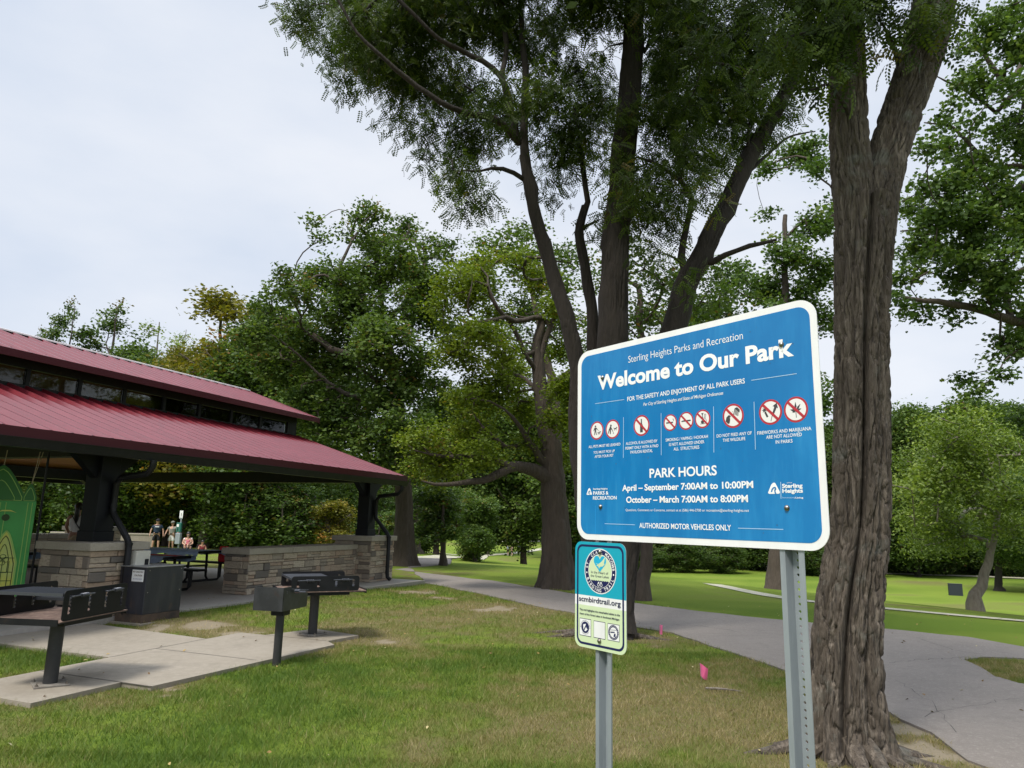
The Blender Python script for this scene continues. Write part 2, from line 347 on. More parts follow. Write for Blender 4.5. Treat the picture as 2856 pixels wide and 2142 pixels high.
def dryness(x, y):
    p = np.stack([x, y, np.zeros_like(x)], 1); v = 0.34 + 0.46 * (fbm(p * 0.55 + 3, 5, 3) - 0.5) * 2 * 0.7
    w = np.stack([x + 0.25 * (vnoise(p * 2.1, 8) - .5), y + 0.35 * (vnoise(p * 2.1, 9) - .5)], 1)
    for gx, gy, r, k in DRYP: v = v + k * 0.50 * np.exp(-(((w[:, 0] - gx) ** 2 + (w[:, 1] - gy) ** 2) / (r * r)))
    for gx, gy, r, k in LUSHP: v = v - k * 0.5 * np.exp(-(((w[:, 0] - gx) ** 2 + (w[:, 1] - gy) ** 2) / (r * r)))
    v = v + 0.34 * (fbm(p * 3.3, 21, 3) - 0.5) * 2
    s = (x - 0.9) * 0.836 + (y - 16.9) * 0.549; beyond = sstep((s - 0.2) / 1.6)
    lawn = 0.10 + 0.24 * fbm(p * 1.1 + 4, 33, 3) + 0.42 * (fbm(p * np.array([0.09, 0.30, 1]) + 9, 31, 3) - 0.5) * 2
    dt = dirt(x, y); return np.clip(np.maximum(np.minimum(v, .74), .3 * dt + .9 * sstep((dt - .35) / .4)) * (1 - beyond) + lawn * beyond, 0, 1.0)
def spaced(a, b, st, far, g):
    o = list(np.arange(a, b + 1e-6, st)); s = st; hi = b
    while hi < far: s *= g; hi += s; o.append(hi)
    s = st; lo = a
    while lo > -far: s *= g; lo -= s; o.insert(0, lo)
    return np.array(o)
def near_lift(x, y):
    a = x * U2[0] + y * U2[1]; b = x * N2[0] + y * N2[1]; e = b + 9.1 - .075 * np.clip(a - 8.8, 0, 7.3)
    up = .062 * np.exp(-np.clip(e, 0, None) / .9) * sstep((15.6 - a) / 2.5) * sstep((a - 7.75) / .5)
    return up + np.exp(-(x ** 2 + (y - 8) ** 2) / 160.0) * (0.022 * (fbm(np.stack([x, y, 0 * x], 1) * 1.3, 2, 3) - 0.5) - 0.012)
gx = spaced(-8, 9, 0.11, 700, 1.075); gy = spaced(1.6, 19, 0.11, 700, 1.06); gy = gy[gy > -60]
XX, YY = np.meshgrid(gx, gy); xs, ys = XX.ravel(), YY.ravel()
zs = terrain(xs, ys); near = 0
zs = zs + near_lift(xs, ys)
dr = dryness(xs, ys); nx = len(gx); idx = np.arange(len(xs)).reshape(YY.shape)
gf = np.stack([idx[:-1, :-1], idx[:-1, 1:], idx[1:, 1:], idx[1:, :-1]], -1).reshape(-1, 4)
M['ground'] = mat('lawn_ground', (0.1, 0.12, 0.03), 0.95, spec=0.1, tint=('tint', [(0.0, (0.095, 0.155, 0.017)), (0.30, (0.160, 0.218, 0.030)), (0.50, (0.150, 0.145, 0.05)), (0.78, (0.19, 0.155, 0.08)), (1.0, (0.30, 0.25, 0.18))]),
    noise=[(55, (0.07, 0.085, 0.02), 0.52, 0.85), (300, (0.20, 0.21, 0.06), 0.55, 0.9)], bump=(90, 0.8, 0.03))
tag(np_mesh('ground', np.stack([xs, ys, zs], 1), gf, M['ground'], None, True, dr), kind='structure')

def poly_inside(poly, x, y):
    r = np.zeros(len(x), bool); n = len(poly)
    for i in range(n):
        x0, y0 = poly[i]; x1, y1 = poly[(i + 1) % n]
        c = ((y0 > y) != (y1 > y)) & (x < (x1 - x0) * (y - y0) / ((y1 - y0) if abs(y1 - y0) > 1e-9 else 1e-9) + x0); r ^= c
    return r
def wobble(pts, amp, step=0.35, seed=1):
    """resample an outline and make its edge uneven"""
    o = []; n = len(pts)
    for i in range(n):
        a = np.array(pts[i][:2]); b = np.array(pts[(i + 1) % n][:2]); k = max(1, int(np.linalg.norm(b - a) / step)); k = min(k, 60)
        for j in range(k): o.append(a + (b - a) * j / k)
    o = np.array(o); q = np.stack([o[:, 0], o[:, 1], 0 * o[:, 0]], 1)
    o[:, 0] += amp * (vnoise(q * 2.2, seed) - .5) * 2; o[:, 1] += amp * (vnoise(q * 2.2 + 7, seed + 1) - .5) * 2
    return [tuple(p) for p in o]
# asphalt road: near edge left to right, round the fork, far edge back
road = [XY(*p) for p in [(1187, 1627), (1350, 1658), (1480, 1688), (1610, 1712), (1766, 1748), (1872, 1766), (2030, 1815), (2169, 1868), (2300, 1915), (2460, 1975), (2600, 2050), (2711, 2120)]]
road += [np.array([3.6, 4.2]), np.array([4.3, 2.2]), np.array([5.6, -3.0]), np.array([10.5, -3.0]), np.array([8.2, 3.5]), np.array([7.2, 5.6])]
road += [XY(*p) for p in [(2856, 1908), (2790, 1888), (2735, 1862), (2690, 1840), (2740, 1832), (2856, 1838)]] + [np.array([9.5, 7.6]), np.array([16.0, 5.5]), np.array([17.0, 7.8]), np.array([9.5, 9.0])]
road += [XY(*p) for p in [(2856, 1806), (2700, 1778), (2460, 1755), (2300, 1742), (2150, 1727), (1950, 1705), (1766, 1682), (1600, 1657), (1504, 1641), (1371, 1620), (1230, 1604), (1100, 1588)]]
road += [np.array(sn(23.5, -11.6)[:2]), np.array(sn(26.5, -13.0)[:2]), np.array(sn(26.0, -15.8)[:2]), np.array(sn(20.5, -11.4)[:2])]
ROADP = wobble(road, 0.07)
mb = MB(); mb.prism(ROADP, -0.05, 0.008); mb.m = 1; cr = random.Random(4)
for l, w in (([(2480, 1850), (2560, 1842), (2640, 1838), (2700, 1834)], .012), ([(2500, 1900), (2600, 1960), (2680, 2060)], .007), ([(1850, 1740), (1960, 1748), (2080, 1766)], .010), ([(1700, 1700), (1760, 1722), (1790, 1745)], .008), ([(1420, 1650), (1500, 1668), (1600, 1680)], .010), ([(2560, 1780), (2660, 1815), (2760, 1830)], .010), ([(2580, 2000), (2760, 1960), (2860, 1950)], .006)):
    q = [np.array(XY(*p)) for p in l]; o = []
    for a, b in zip(q[:-1], q[1:]): o += [a + (b - a) * t / 7 + np.array([cr.uniform(-.03, .03), cr.uniform(-.04, .04)]) for t in range(7)]
    for a, b in zip(o[:-1], o[1:]):
        d = b - a; d = d / (np.linalg.norm(d) + 1e-9); nn = np.array([-d[1], d[0]]) * w * cr.uniform(.3, 1) / 2; mb.flat([a - nn, b - nn, b + nn, a + nn], .0095)
tag(mb.build('road', [M['asphalt'], mat('crack_tar', (.05, .046, .043), .9)]), kind='structure')
# pavilion slab and the barbecue walk
SLABP = [tuple(sn(s, n)[:2]) for s, n in ((-7.5, -9.33), (8.75, -9.33), (8.76, -9.1), (16.05, -8.56), (16.05, -20.6), (-7.5, -20.6))]
mb = MB(); mb.prism(SLABP, -0.2, 0.09); tag(mb.build('pavement', M['slab']), kind='structure')
def snp(l): return [tuple(sn(a, b)[:2]) for a, b in l]
WALKS = [snp([(5.235, -7.03), (8.0, -7.03), (8.0, -6.62), (8.0, -5.62), (7.83, -5.40), (5.235, -5.56)]), snp([(4.37, -7.03), (5.225, -7.03), (5.225, -5.93), (4.37, -5.93)]),
         snp([(6.02, -9.32), (7.62, -9.32), (7.42, -7.04), (6.02, -7.04)]), snp([(8.01, -6.62), (8.78, -6.40), (8.60, -5.55), (8.01, -5.64)])]
JOINTS = [((6.02, -7.035), (7.42, -7.035)), ((5.23, -7.03), (5.23, -5.56)), ((8.005, -6.62), (8.005, -5.63)), ((6.62, -7.03), (6.62, -5.56))]
for k, w in enumerate(WALKS):
    mb = MB(); mb.prism(w, -0.15, 0.032 - 0.001 * k)
    if k == 0:
        mb.m = 1
        for a, b in JOINTS: a, b = np.array(sn(*a)[:2]), np.array(sn(*b)[:2]); d = (b - a) / np.linalg.norm(b - a); q = np.array([-d[1], d[0]]) * .009; mb.flat([a - q, b - q, b + q, a + q], .0335)
    mb.m = 0; tag(mb.build('walk', [M['concrete'], M['mortar']]), kind='structure')
# pale paths in the hollow
def strip(name, pts, width, mtl, lift=0.04, step=0.8):
    P = [np.array(p[:2], float) for p in pts]; q = []
    for a, b in zip(P[:-1], P[1:]):
        k = max(1, int(np.linalg.norm(b - a) / step)); q += [a + (b - a) * j / k for j in range(k)]
    q.append(P[-1]); q = np.array(q)
    for _ in range(6): q[1:-1] = 0.25 * q[:-2] + 0.5 * q[1:-1] + 0.25 * q[2:]
    d = np.gradient(q, axis=0); d /= np.linalg.norm(d, axis=1)[:, None] + 1e-9; nn = np.stack([-d[:, 1], d[:, 0]], 1)
    wv = width * (1 + 0.25 * (vnoise(np.stack([q[:, 0], q[:, 1], 0 * q[:, 0]], 1) * 0.9, 4) - .5))[:, None]
    rows = [q + nn * wv * t for t in (-.5, -.25, 0, .25, .5)]; v = []
    for r in rows: v.append(np.stack([r[:, 0], r[:, 1], terrain(r[:, 0], r[:, 1]) + lift], 1))
    n = len(q); v = np.concatenate(v); f = [[a * n + i, a * n + i + 1, (a + 1) * n + i + 1, (a + 1) * n + i] for a in range(4) for i in range(n - 1)]
    return tag(np_mesh(name, v, f, mtl, None, True), kind='structure')
def gp(l): return [ground(*p) for p in l]
strip('path', gp([(1985, 1629), (2050, 1643), (2170, 1667), (2300, 1684), (2470, 1697), (2650, 1715), (2856, 1733), (3100, 1752)]), 0.62, M['gravel'], 0.012, .4)
strip('path', gp([(1700, 1570), (1850, 1575), (2150, 1590), (2300, 1595), (2500, 1602), (2700, 1608), (2950, 1618)]), 2.6, M['gravel'], 0.1)
strip('path', gp([(1130, 1560), (1230, 1556), (1345, 1550), (1430, 1544), (1500, 1534), (1560, 1522)]), 1.9, M['gravel'], 0.06)
strip('path', gp([(1060, 1540), (1180, 1540), (1240, 1545), (1300, 1551)]), 1.0, M['gravel'], 0.06)
strip('path', gp([(1360, 1513), (1450, 1512), (1560, 1510)]), 3.0, M['gravel'], 0.15)
strip('path', gp([(1360, 1518), (1420, 1515), (1470, 1513)]), 1.8, M['gravel'], 0.15)
# kerb-like edge of the drop: bare tan soil where the lawn starts beyond the road

# ------------------------------------------------------------------ grass blades
KEEPOUT = [ROADP, SLABP] + WALKS
def blades(n, ylo, yhi, wfac, hmin, hmax, seed):
    r = np.random.default_rng(seed); y = ylo + (yhi - ylo) * r.random(n) ** 0.8; x = (r.random(n) * 2 - 1) * (0.78 * y + 1.0)
    ok = np.ones(n, bool)
    for p in KEEPOUT:
        P_ = np.array(p); b = (x > P_[:, 0].min()) & (x < P_[:, 0].max()) & (y > P_[:, 1].min()) & (y < P_[:, 1].max())
        ii = np.where(b)[0]
        if len(ii): ok[ii[poly_inside(p, x[ii] + r.normal(0, .035, len(ii)), y[ii] + r.normal(0, .035, len(ii)))]] = False
    d = dryness(x, y); ok &= (r.random(n) > np.clip((d - 0.76) * 5, 0, 0.95)) & (((x - 0.9) * 0.836 + (y - 16.9) * 0.549) < .35 + .25 * r.random(n))
    x, y, d = x[ok], y[ok], d[ok]; n = len(x); z = terrain(x, y) + near_lift(x, y) - .002
    clump = fbm(np.stack([x, y, 0 * x], 1) * 6.0, 17, 2)
    h = (hmin + (hmax - hmin) * r.random(n) ** 1.5) * (1.15 - 0.5 * np.clip(d, 0, 1)) * (0.45 + 1.15 * clump)
    a = r.random(n) * 6.283; w = wfac * (0.7 + 0.6 * r.random(n)) * (0.6 + 0.08 * y); ln_ = h * (0.25 + 0.9 * r.random(n)); b = r.random(n) * 6.283
    bx, by = np.cos(a) * w * .5, np.sin(a) * w * .5; tx, ty = np.cos(b) * ln_, np.sin(b) * ln_
    V = np.stack([np.stack([x - bx, y - by, z], 1), np.stack([x + bx, y + by, z], 1), np.stack([x + tx, y + ty, z + h], 1)], 1).reshape(-1, 3)
    t = np.clip(d * 0.82 + r.normal(0, .13, n) + (clump - .5) * .5 + (r.random(n) < .05) * .35, 0, 1)
    return V, np.repeat(t, 3)
G1 = blades(210000, 1.7, 5.2, 0.0048, 0.022, 0.062, 1); G2 = blades(260000, 5.0, 9.5, 0.0050, 0.024, 0.062, 2); G3 = blades(210000, 9.2, 18, 0.0056, 0.028, 0.066, 3)
gv = np.concatenate([G1[0], G2[0], G3[0]]); gt = np.concatenate([G1[1], G2[1], G3[1]])
tag(np_mesh('grass', gv, np.arange(len(gv)).reshape(-1, 3), M['grass'], None, False, gt), 'short mown grass with straw coloured dry patches on the near lawn', 'grass', kind='stuff')
# ================================================================== PAVILION
PS0, PN0 = 8.0, -14.5
pav = thing('picnic_pavilion', sn(PS0, PN0), PAV_ROT, 'open picnic pavilion with maroon ribbed two-tier metal roof on black columns and stone piers', 'pavilion')
def lx(s): return s - PS0
def ly(n): return -(n - PN0)
def plane_s(px, py, n0):                    # position along the pavilion where a photo pixel meets the plane N = n0
    d = ray(px, py); a = d[:2] @ N2; t = (n0 - EYEP[:2] @ N2) / a; p = EYEP + t * d; return p[:2] @ U2, p[2]
SE0 = -4.2
def ribbed(name, s0, s1, nA, zA, nB, zB, flip=1):
    """ribbed sheet from eave (nA,zA) up to (nB,zB)"""
    pitch, prof = 0.305, ((0.0, 0.0), (0.07, 0.0), (0.085, 0.014), (0.10, 0.0), (0.175, 0.0), (0.195, 0.06), (0.235, 0.06), (0.262, 0.0))
    xs = []; k = 0; s = s0
    while s < s1:
        for a, h in prof:
            if s + a < s1: xs.append((s + a, h))
        s += pitch
    xs.append((s1, 0)); v = []; rows = 5
    for j in range(rows):
        t = j / (rows - 1); y = ly(nA + (nB - nA) * t); z = zA + (zB - zA) * t
        v += [(lx(a), y, z + h) for a, h in xs]
    n = len(xs); f = [[j * n + i, j * n + i + 1, (j + 1) * n + i + 1, (j + 1) * n + i] for j in range(rows - 1) for i in range(n - 1)]
    return np_mesh(name, np.array(v), np.array(f), M['maroon'], pav)
EN, EZ, CN, CZ, UN, UZ, RN, RZ = -9.0, 2.56, -12.4, 3.66, -11.9, 4.14, -14.5, 5.05
mir = lambda n: 2 * PN0 - n
LS1, US1, CS1 = 15.65, 15.82, 15.52
for m_ in (lambda n: n, mir):
    ribbed('roof', SE0, LS1, m_(EN), EZ, m_(CN), CZ); ribbed('roof', SE0, US1, m_(UN), UZ, m_(RN), RZ)
    # ceiling boards under both slopes, eave trim, gutter, header, clerestory frame
    mb = MB(); g = -0.10
    mb.add([(lx(SE0), ly(m_(EN)) , EZ + g), (lx(LS1 - .02), ly(m_(EN)), EZ + g), (lx(LS1 - .02), ly(m_(CN)), CZ + g), (lx(SE0), ly(m_(CN)), CZ + g)], [[0, 1, 2, 3]])
    mb.add([(lx(SE0), ly(m_(CN)), 4.30 + g), (lx(US1 - .02), ly(m_(CN)), 4.30 + g), (lx(US1 - .02), ly(m_(RN)), RZ + g), (lx(SE0), ly(m_(RN)), RZ + g)], [[0, 1, 2, 3]])
    mb.build('ceiling', M['wood'], pav)
    sg = 1 if m_(1) == 1 else -1
    mb = MB()
    for (a, z, se) in ((EN, EZ, LS1), (UN, UZ, US1)):
        y = ly(m_(a)); mb.bx(lx(SE0), lx(se), min(y, y - sg * .03), max(y, y - sg * .03), z - .075, z + .052)
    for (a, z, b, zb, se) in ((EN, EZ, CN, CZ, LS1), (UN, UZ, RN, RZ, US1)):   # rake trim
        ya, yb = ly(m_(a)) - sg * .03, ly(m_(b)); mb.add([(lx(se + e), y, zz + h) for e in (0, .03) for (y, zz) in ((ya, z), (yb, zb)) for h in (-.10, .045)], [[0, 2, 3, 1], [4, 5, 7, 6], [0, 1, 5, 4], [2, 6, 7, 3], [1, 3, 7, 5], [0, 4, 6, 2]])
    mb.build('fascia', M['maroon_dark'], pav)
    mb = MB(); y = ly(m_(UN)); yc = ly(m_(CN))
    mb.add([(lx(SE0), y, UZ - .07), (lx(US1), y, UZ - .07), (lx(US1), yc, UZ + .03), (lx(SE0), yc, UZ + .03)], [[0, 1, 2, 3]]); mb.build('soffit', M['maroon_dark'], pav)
    y = ly(m_(EN)) - sg * .035; mb = MB()
    mb.prism([(0, 0), (0, -.125), (.10, -.125), (.125, -.02), (.135, -.005), (.135, .0)], lx(SE0), lx(LS1), lambda a, z, x: (x, y - sg * (a - .10), EZ - .078 + z)); mb.build('gutter', M['black'], pav)
    # clerestory band
    mb = MB(); y0, y1 = sorted((ly(m_(CN)) - sg * .05, ly(m_(CN)) + sg * .06))
    mb.bx(lx(SE0), lx(CS1), y0, y1, CZ - .05, CZ + .055); mb.bx(lx(SE0), lx(CS1), y0 + .01, y1, 4.005, 4.32)
    mb.bx(lx(15.17), lx(CS1), y0 + .015, y1 - .01, CZ + .055, 4.005); mb.build('clerestory_wall', M['black'], pav)
    mulls = [plane_s(px, 1180, CN)[0] for px in (725, 642, 551, 450, 336, 207)]; mulls = [15.15] + mulls
    st = (mulls[1] - mulls[-1]) / 5; s = mulls[-1]
    while s - st > SE0 + .2: s -= st; mulls.append(s)
    for a, b in zip(mulls[:-1], mulls[1:]):
        w = MB(); w.bx(lx(b) - .035, lx(b) + .035, y0 + .02, y1 - .02, CZ + .055, 4.005); fr = w.build('window', M['black'], pav)
        p = MB(); yy = ly(m_(CN)) + sg * .01; p.bx(lx(b) + .036, lx(a) - .036, yy - .003, yy + .003, CZ + .058, 4.0)
        M.setdefault('pane', None)
        if M['pane'] is None:
            g_ = bpy.data.materials.new('window_pane'); g_.use_nodes = True; t_ = g_.node_tree; t_.nodes.clear()
            o_ = t_.nodes.new('ShaderNodeOutputMaterial'); a_ = t_.nodes.new('ShaderNodeBsdfTransparent'); b_ = t_.nodes.new('ShaderNodeBsdfGlossy'); c_ = t_.nodes.new('ShaderNodeMixShader'); f_ = t_.nodes.new('ShaderNodeFresnel')
            a_.inputs[0].default_value = (0.55, 0.58, 0.55, 1); b_.inputs['Roughness'].default_value = 0.03; f_.inputs[0].default_value = 1.5
            t_.links.new(f_.outputs[0], c_.inputs[0]); t_.links.new(a_.outputs[0], c_.inputs[1]); t_.links.new(b_.outputs[0], c_.inputs[2]); t_.links.new(c_.outputs[0], o_.inputs[0]); M['pane'] = g_
        p.build('pane', M['pane'], fr)
mb = MB(); mb.add([(lx(s), ly(RN) + y, RZ + z) for s in (SE0, US1 + .03) for y, z in ((-.17, .0), (-.16, .03), (0, .075), (.16, .03), (.17, .0))], [[i, i + 1, i + 6, i + 5] for i in range(4)])
mb.build('ridge_cap', M['ridge'], pav)
mb = MB()
for nn in (-9.86, mir(-9.86)): mb.bx(lx(SE0), lx(15.55), ly(nn) - .10, ly(nn) + .10, 2.44, 2.72)
for nn in (CN, mir(CN)): mb.bx(lx(SE0), lx(15.4), ly(nn) - .12, ly(nn) + .12, 3.42, 3.56)
for s in (0.33, 7.92, 15.29): mb.bx(lx(s) - .13, lx(s) + .13, ly(mir(-9.86)) + .1 - 9.4, ly(mir(-9.86)) - .1, 2.42, 2.70)
mb.build('beam', M['black'], pav)
for s in (0.33, 4.1, 7.92, 11.6, 15.2):
    for m_ in (lambda n: n, mir):
        mb = MB(); a = Vector((lx(s), ly(m_(-9.2)), 2.50)); b = Vector((lx(s), ly(m_(CN)), 3.50)); c = (a + b) / 2; d = b - a
        R = d.to_track_quat('Y', 'Z').to_matrix(); mb.box(c, (.11, d.length, .14), R); mb.build('rafter', M['black'], pav)

SRNG = random.Random(5)
def stones(mb, p0, ux, width, height, nrm, seed):
    """ledge stones of uneven size laid in rows on a vertical face; p0 lower corner, ux along the face"""
    r = random.Random(seed); z = 0.0; ux = Vector(ux); nrm = Vector(nrm); R = Matrix((ux, nrm, Vector((0, 0, 1)))).transposed()
    while z < height - .012:
        h = min(r.choice((.05, .07, .09, .12, .14, .17)), height - z)
        if height - z - h < .04: h = height - z
        x = 0.0
        while x < width - .01:
            w = min(r.uniform(.15, .50) * (1.15 if h < .09 else .9), width - x)
            if width - x - w < .07: w = width - x
            k = 2 if (h > .1 and r.random() < .4) else 1
            for q in range(k):
                hh = h / k; out_ = r.uniform(.012, .042); mb.tint = r.random() ** .9
                c = Vector(p0) + ux * (x + w / 2) + Vector((0, 0, z + hh * (q + .5))) + nrm * (out_ / 2 - .006)
                a = r.uniform(-.012, .012)
                mb.box(c, (w - .009, out_ + .012, hh - .009), R @ Matrix.Rotation(a, 3, 'Y'), min(.008, hh * .2))
            x += w
        z += h
def pier(s0, s1, n0, n1, ztop, seed):
    """stone pier with its limestone cap; n1 is the outer face"""
    a, b = sorted((ly(n0), ly(n1))); core = MB(); core.m = 1; core.bx(lx(s0) + .02, lx(s1) - .02, a + .02, b - .02, .09, ztop - .115); core.m = 0
    h = ztop - .115 - .09
    stones(core, (lx(s0), a + .02, .09), (1, 0, 0), s1 - s0, h, (0, -1, 0), seed); stones(core, (lx(s1), b - .02, .09), (-1, 0, 0), s1 - s0, h, (0, 1, 0), seed + 1)
    stones(core, (lx(s0) + .02, b, .09), (0, -1, 0), b - a, h, (-1, 0, 0), seed + 2); stones(core, (lx(s1) - .02, a, .09), (0, 1, 0), b - a, h, (1, 0, 0), seed + 3)
    o = core.build('pier', [M['stone'], M['mortar']], pav, tint=True)
    c = MB(); c.bx(lx(s0) - .06, lx(s1) + .06, a - .06, b + .06, ztop - .115, ztop, .008); c.build('cap', M['cap'], o)
PIERS = [(7.47, 8.37), (14.78, 15.81), (-0.18, 0.85)]
for k, (a, b) in enumerate(PIERS):
    pier(a, b, -10.37, -9.35, 1.145, 40 + 9 * k); pier(a, b, mir(-10.37), mir(-9.35), 1.145, 90 + 9 * k)
for a, b in PIERS:
    for nn, sg in ((-9.86, 1), (mir(-9.86), -1)):
        cs = (a + b) / 2; mb = MB(); x, y = lx(cs), ly(nn)
        mb.bx(x - .16, x + .16, y - .16, y + .16, 1.145, 2.62, .006); mb.bx(x - .178, x + .178, y - .178, y + .178, 1.145, 1.30, .008); mb.bx(x - .168, x + .168, y - .168, y + .168, 1.335, 1.36)
        for d in (-1, 1): mb.prism([(d * .16, 2.08), (d * .16, 2.44), (d * .58, 2.44)], -.07, .07, lambda u_, v_, w_: (x + u_, y + w_, v_))
        mb.build('column', M['column'], pav)
    # downspout: gutter -> back to the column -> out round the pier cap -> foot
    cs = a + .58 * (b - a); x = lx(cs); yc = ly(-9.86) - .215; yo = ly(-9.35) - .115; mb = MB(); yg = ly(EN) - .06
    mb.tube([(x, yg, EZ - .2), (x, yg, EZ - .30), (x, yg + .10, EZ - .40), (x, yc - .08, 2.10), (x, yc, 2.00), (x, yc, 1.62), (x, yc - .02, 1.55), (x, yo + .05, 1.20), (x, yo, 1.12), (x, yo, .28), (x, yo - .015, .18), (x, yo - .09, .125)], .047, 12)
    for z in (1.66, 1.1, .4): mb.tube([(x, yc if z > 1.3 else yo, z), (x, yc if z > 1.3 else yo, z + .04)], .054, 12)
    mb.build('downspout', M['black'], pav, True)

def low_wall(name, s0, s1, n0, n1, label, seed, joints):
    o = thing(name, sn(s0, (n0 + n1) / 2, .09), PAV_ROT, label, 'wall', 'low stone walls of the pavilion'); hw = abs(n1 - n0) / 2; w = s1 - s0
    core = MB(); core.m = 1; core.bx(.02, w - .01, -hw + .02, hw - .02, 0, .745); core.m = 0
    stones(core, (0, -hw + .02, 0), (1, 0, 0), w, .745, (0, -1, 0), seed); stones(core, (w, hw - .02, 0), (-1, 0, 0), w, .745, (0, 1, 0), seed + 1); stones(core, (.02, hw, 0), (0, -1, 0), 2 * hw, .745, (-1, 0, 0), seed + 2); stones(core, (w - .02, -hw, 0), (0, 1, 0), 2 * hw, .745, (1, 0, 0), seed + 3)
    core.build('stonework', [M['stone'], M['mortar']], o, tint=True); c = MB(); e = [-.055] + joints + [w]
    for a, b in zip(e[:-1], e[1:]): c.bx(a, b - .006, -hw - .05, hw + .05, .746, .86, .007)
    c.build('cap', M['cap'], o); return o
low_wall('stone_wall', 11.15, 14.76, -10.33, -9.74, 'low ledge stone wall with pale cap running to the nearer right pier behind two grills', 210, [1.22, 2.42])
low_wall('stone_wall', 11.15, 14.76, mir(-9.74), mir(-10.33), 'low stone wall at the back of the pavilion right of the seated people', 220, [1.22, 2.42])
low_wall('stone_wall', 1.0, 7.44, mir(-9.74), mir(-10.33), 'low stone wall at the back of the pavilion behind the woman in white', 230, [1.6, 3.2, 4.8])

# ================================================================== PICNIC TABLES under the roof
M['blue_cloth'] = mat('blue_cloth', (0.30, 0.43, 0.62), 0.6, noise=[(4, (0.38, 0.52, 0.70), 0.4, 0.7)])
M['red_cloth'] = mat('red_cloth', (0.60, 0.012, 0.02), 0.6); M['green_foil'] = mat('green_foil', (0.01, 0.16, 0.035), 0.25)
def picnic_table(p, rot, label):
    o = thing('picnic_table', (p[0], p[1], .09), rot, label, 'picnic table', 'picnic tables under the pavilion roof')
    mb = MB(); mb.bx(-.92, .92, -.37, .37, .64, .685, .01); mb.build('table_top', M['black'], o)
    for d in (-1, 1): mb = MB(); mb.bx(-.92, .92, d * .68 - .13, d * .68 + .13, .375, .415, .01); mb.build('bench', M['black'], o)
    for d in (-1, 1):
        mb = MB(); x = d * .62
        for q in (-1, 1):
            mb.tube([(x, q * .25, .64), (x, q * .27, .12), (x, q * .34, .035), (x, q * .62, .03), (x, q * .70, .09), (x, q * .70, .375)], .027, 8); mb.tube([(x + d * .05, q * .60, .375), (x + d * .05, q * .60, .06)], .02, 6)
        mb.tube([(x, -.3, .035), (x, .3, .035)], .027, 8); mb.tube([(x, -.3, .36), (x, .3, .36)], .02, 6); mb.build('frame', M['black'], o, True)
    return o
def cloth(p, rot, label, x0=-1.0, x1=1.0, seed=1, m='blue_cloth', top=.783, w=.39, drop=.15):
    o = []; f = []; nx_, prof = 40, [(-w - .02, -drop), (-w - .012, -drop * .5), (-w, 0), (-w * .5, .004), (0, .004), (w * .5, .004), (w, 0), (w + .012, -drop * .5), (w + .02, -drop)]
    r = random.Random(seed)
    for i in range(nx_ + 1):
        x = x0 + (x1 - x0) * i / nx_; k = .75 + .35 * math.sin(x * 5 + seed) * math.sin(x * 2.3 + 1)
        for y, z in prof: o.append((x, y + (z < -.01) * .012 * math.sin(x * 17 + seed), top + (z * k if z < 0 else z)))
    n = len(prof); f = [[i * n + j, (i + 1) * n + j, (i + 1) * n + j + 1, i * n + j + 1] for i in range(nx_) for j in range(n - 1)]
    ob = np_mesh('tablecloth', np.array(o), np.array(f), M[m], None, True); ob.location = (p[0], p[1], 0); ob.rotation_euler = (0, 0, rot)
    return tag(ob, label, 'tablecloth')
TROT = PAV_ROT + math.pi / 2
T1P, T2P, T3P = sn(10.55, -11.85), sn(12.55, -13.0), sn(9.4, -14.6)
picnic_table(T1P, TROT, 'black framed picnic table nearest the entry gap, under blue cloth with dark red stripe'); picnic_table(T2P, TROT, 'black framed picnic table farther inside, behind the end of the low stone wall'); picnic_table(T3P, TROT, 'black framed picnic table deep in the pavilion beside the green banner')
cloth(T1P, TROT, 'faded blue tablecloth on the picnic table behind the black coal bin'); cloth(T2P, TROT, 'blue tablecloth on the picnic table next to the low wall end', seed=5); cloth(T3P, TROT, 'blue tablecloth on the picnic table half hidden by the green banner', seed=8)
rn = cloth(T1P, TROT, 'dark red runner laid along the blue tablecloth', -1.0, .95, 3, 'red_cloth', .792, .12, .0); rn.name = 'table_runner'; rn['category'] = 'table runner'
def cushion(px, py, dep, w, h, label, rz=0.3):
    p = at_y(px, py, dep); mb = MB(); mb.box((0, 0, h / 2), (w, w * .55, h), None, .03); mb.box((0, -.02, h + .07), (w * .8, w * .4, .16), None, .03)
    ob = mb.build('cushion', M['red_cloth']); ob.location = p; ob.rotation_euler = (0, 0, rz); return tag(ob, label, 'cushion', 'red cushions at the picnic tables')
def on_local(p, rot, x, y, z): return Vector((p[0] + x * math.cos(rot) - y * math.sin(rot), p[1] + x * math.sin(rot) + y * math.cos(rot), z))
for (P_, x, y, z, w, h, lab) in ((T2P, -.72, -.68, .506, .26, .20, 'dark red cushion standing on the bench end by the low wall'), (T1P, -.70, .68, .506, .36, .20, 'dark red cushion on the bench of the blue covered table nearest the coal bin'), (T3P, -.8, .3, .79, .3, .14, 'small red cushion on the table beside the green banner')):
    mb = MB(); mb.box((0, 0, h / 2), (w, w * .6, h), None, .025)
    if z < .6: mb.box((0, .02, h + .075), (w * .86, w * .4, .15), None, .025)
    ob = mb.build('cushion', M['red_cloth']); ob.location = on_local(P_, TROT, x, y, z); ob.rotation_euler = (0, 0, TROT); tag(ob, lab, 'cushion')

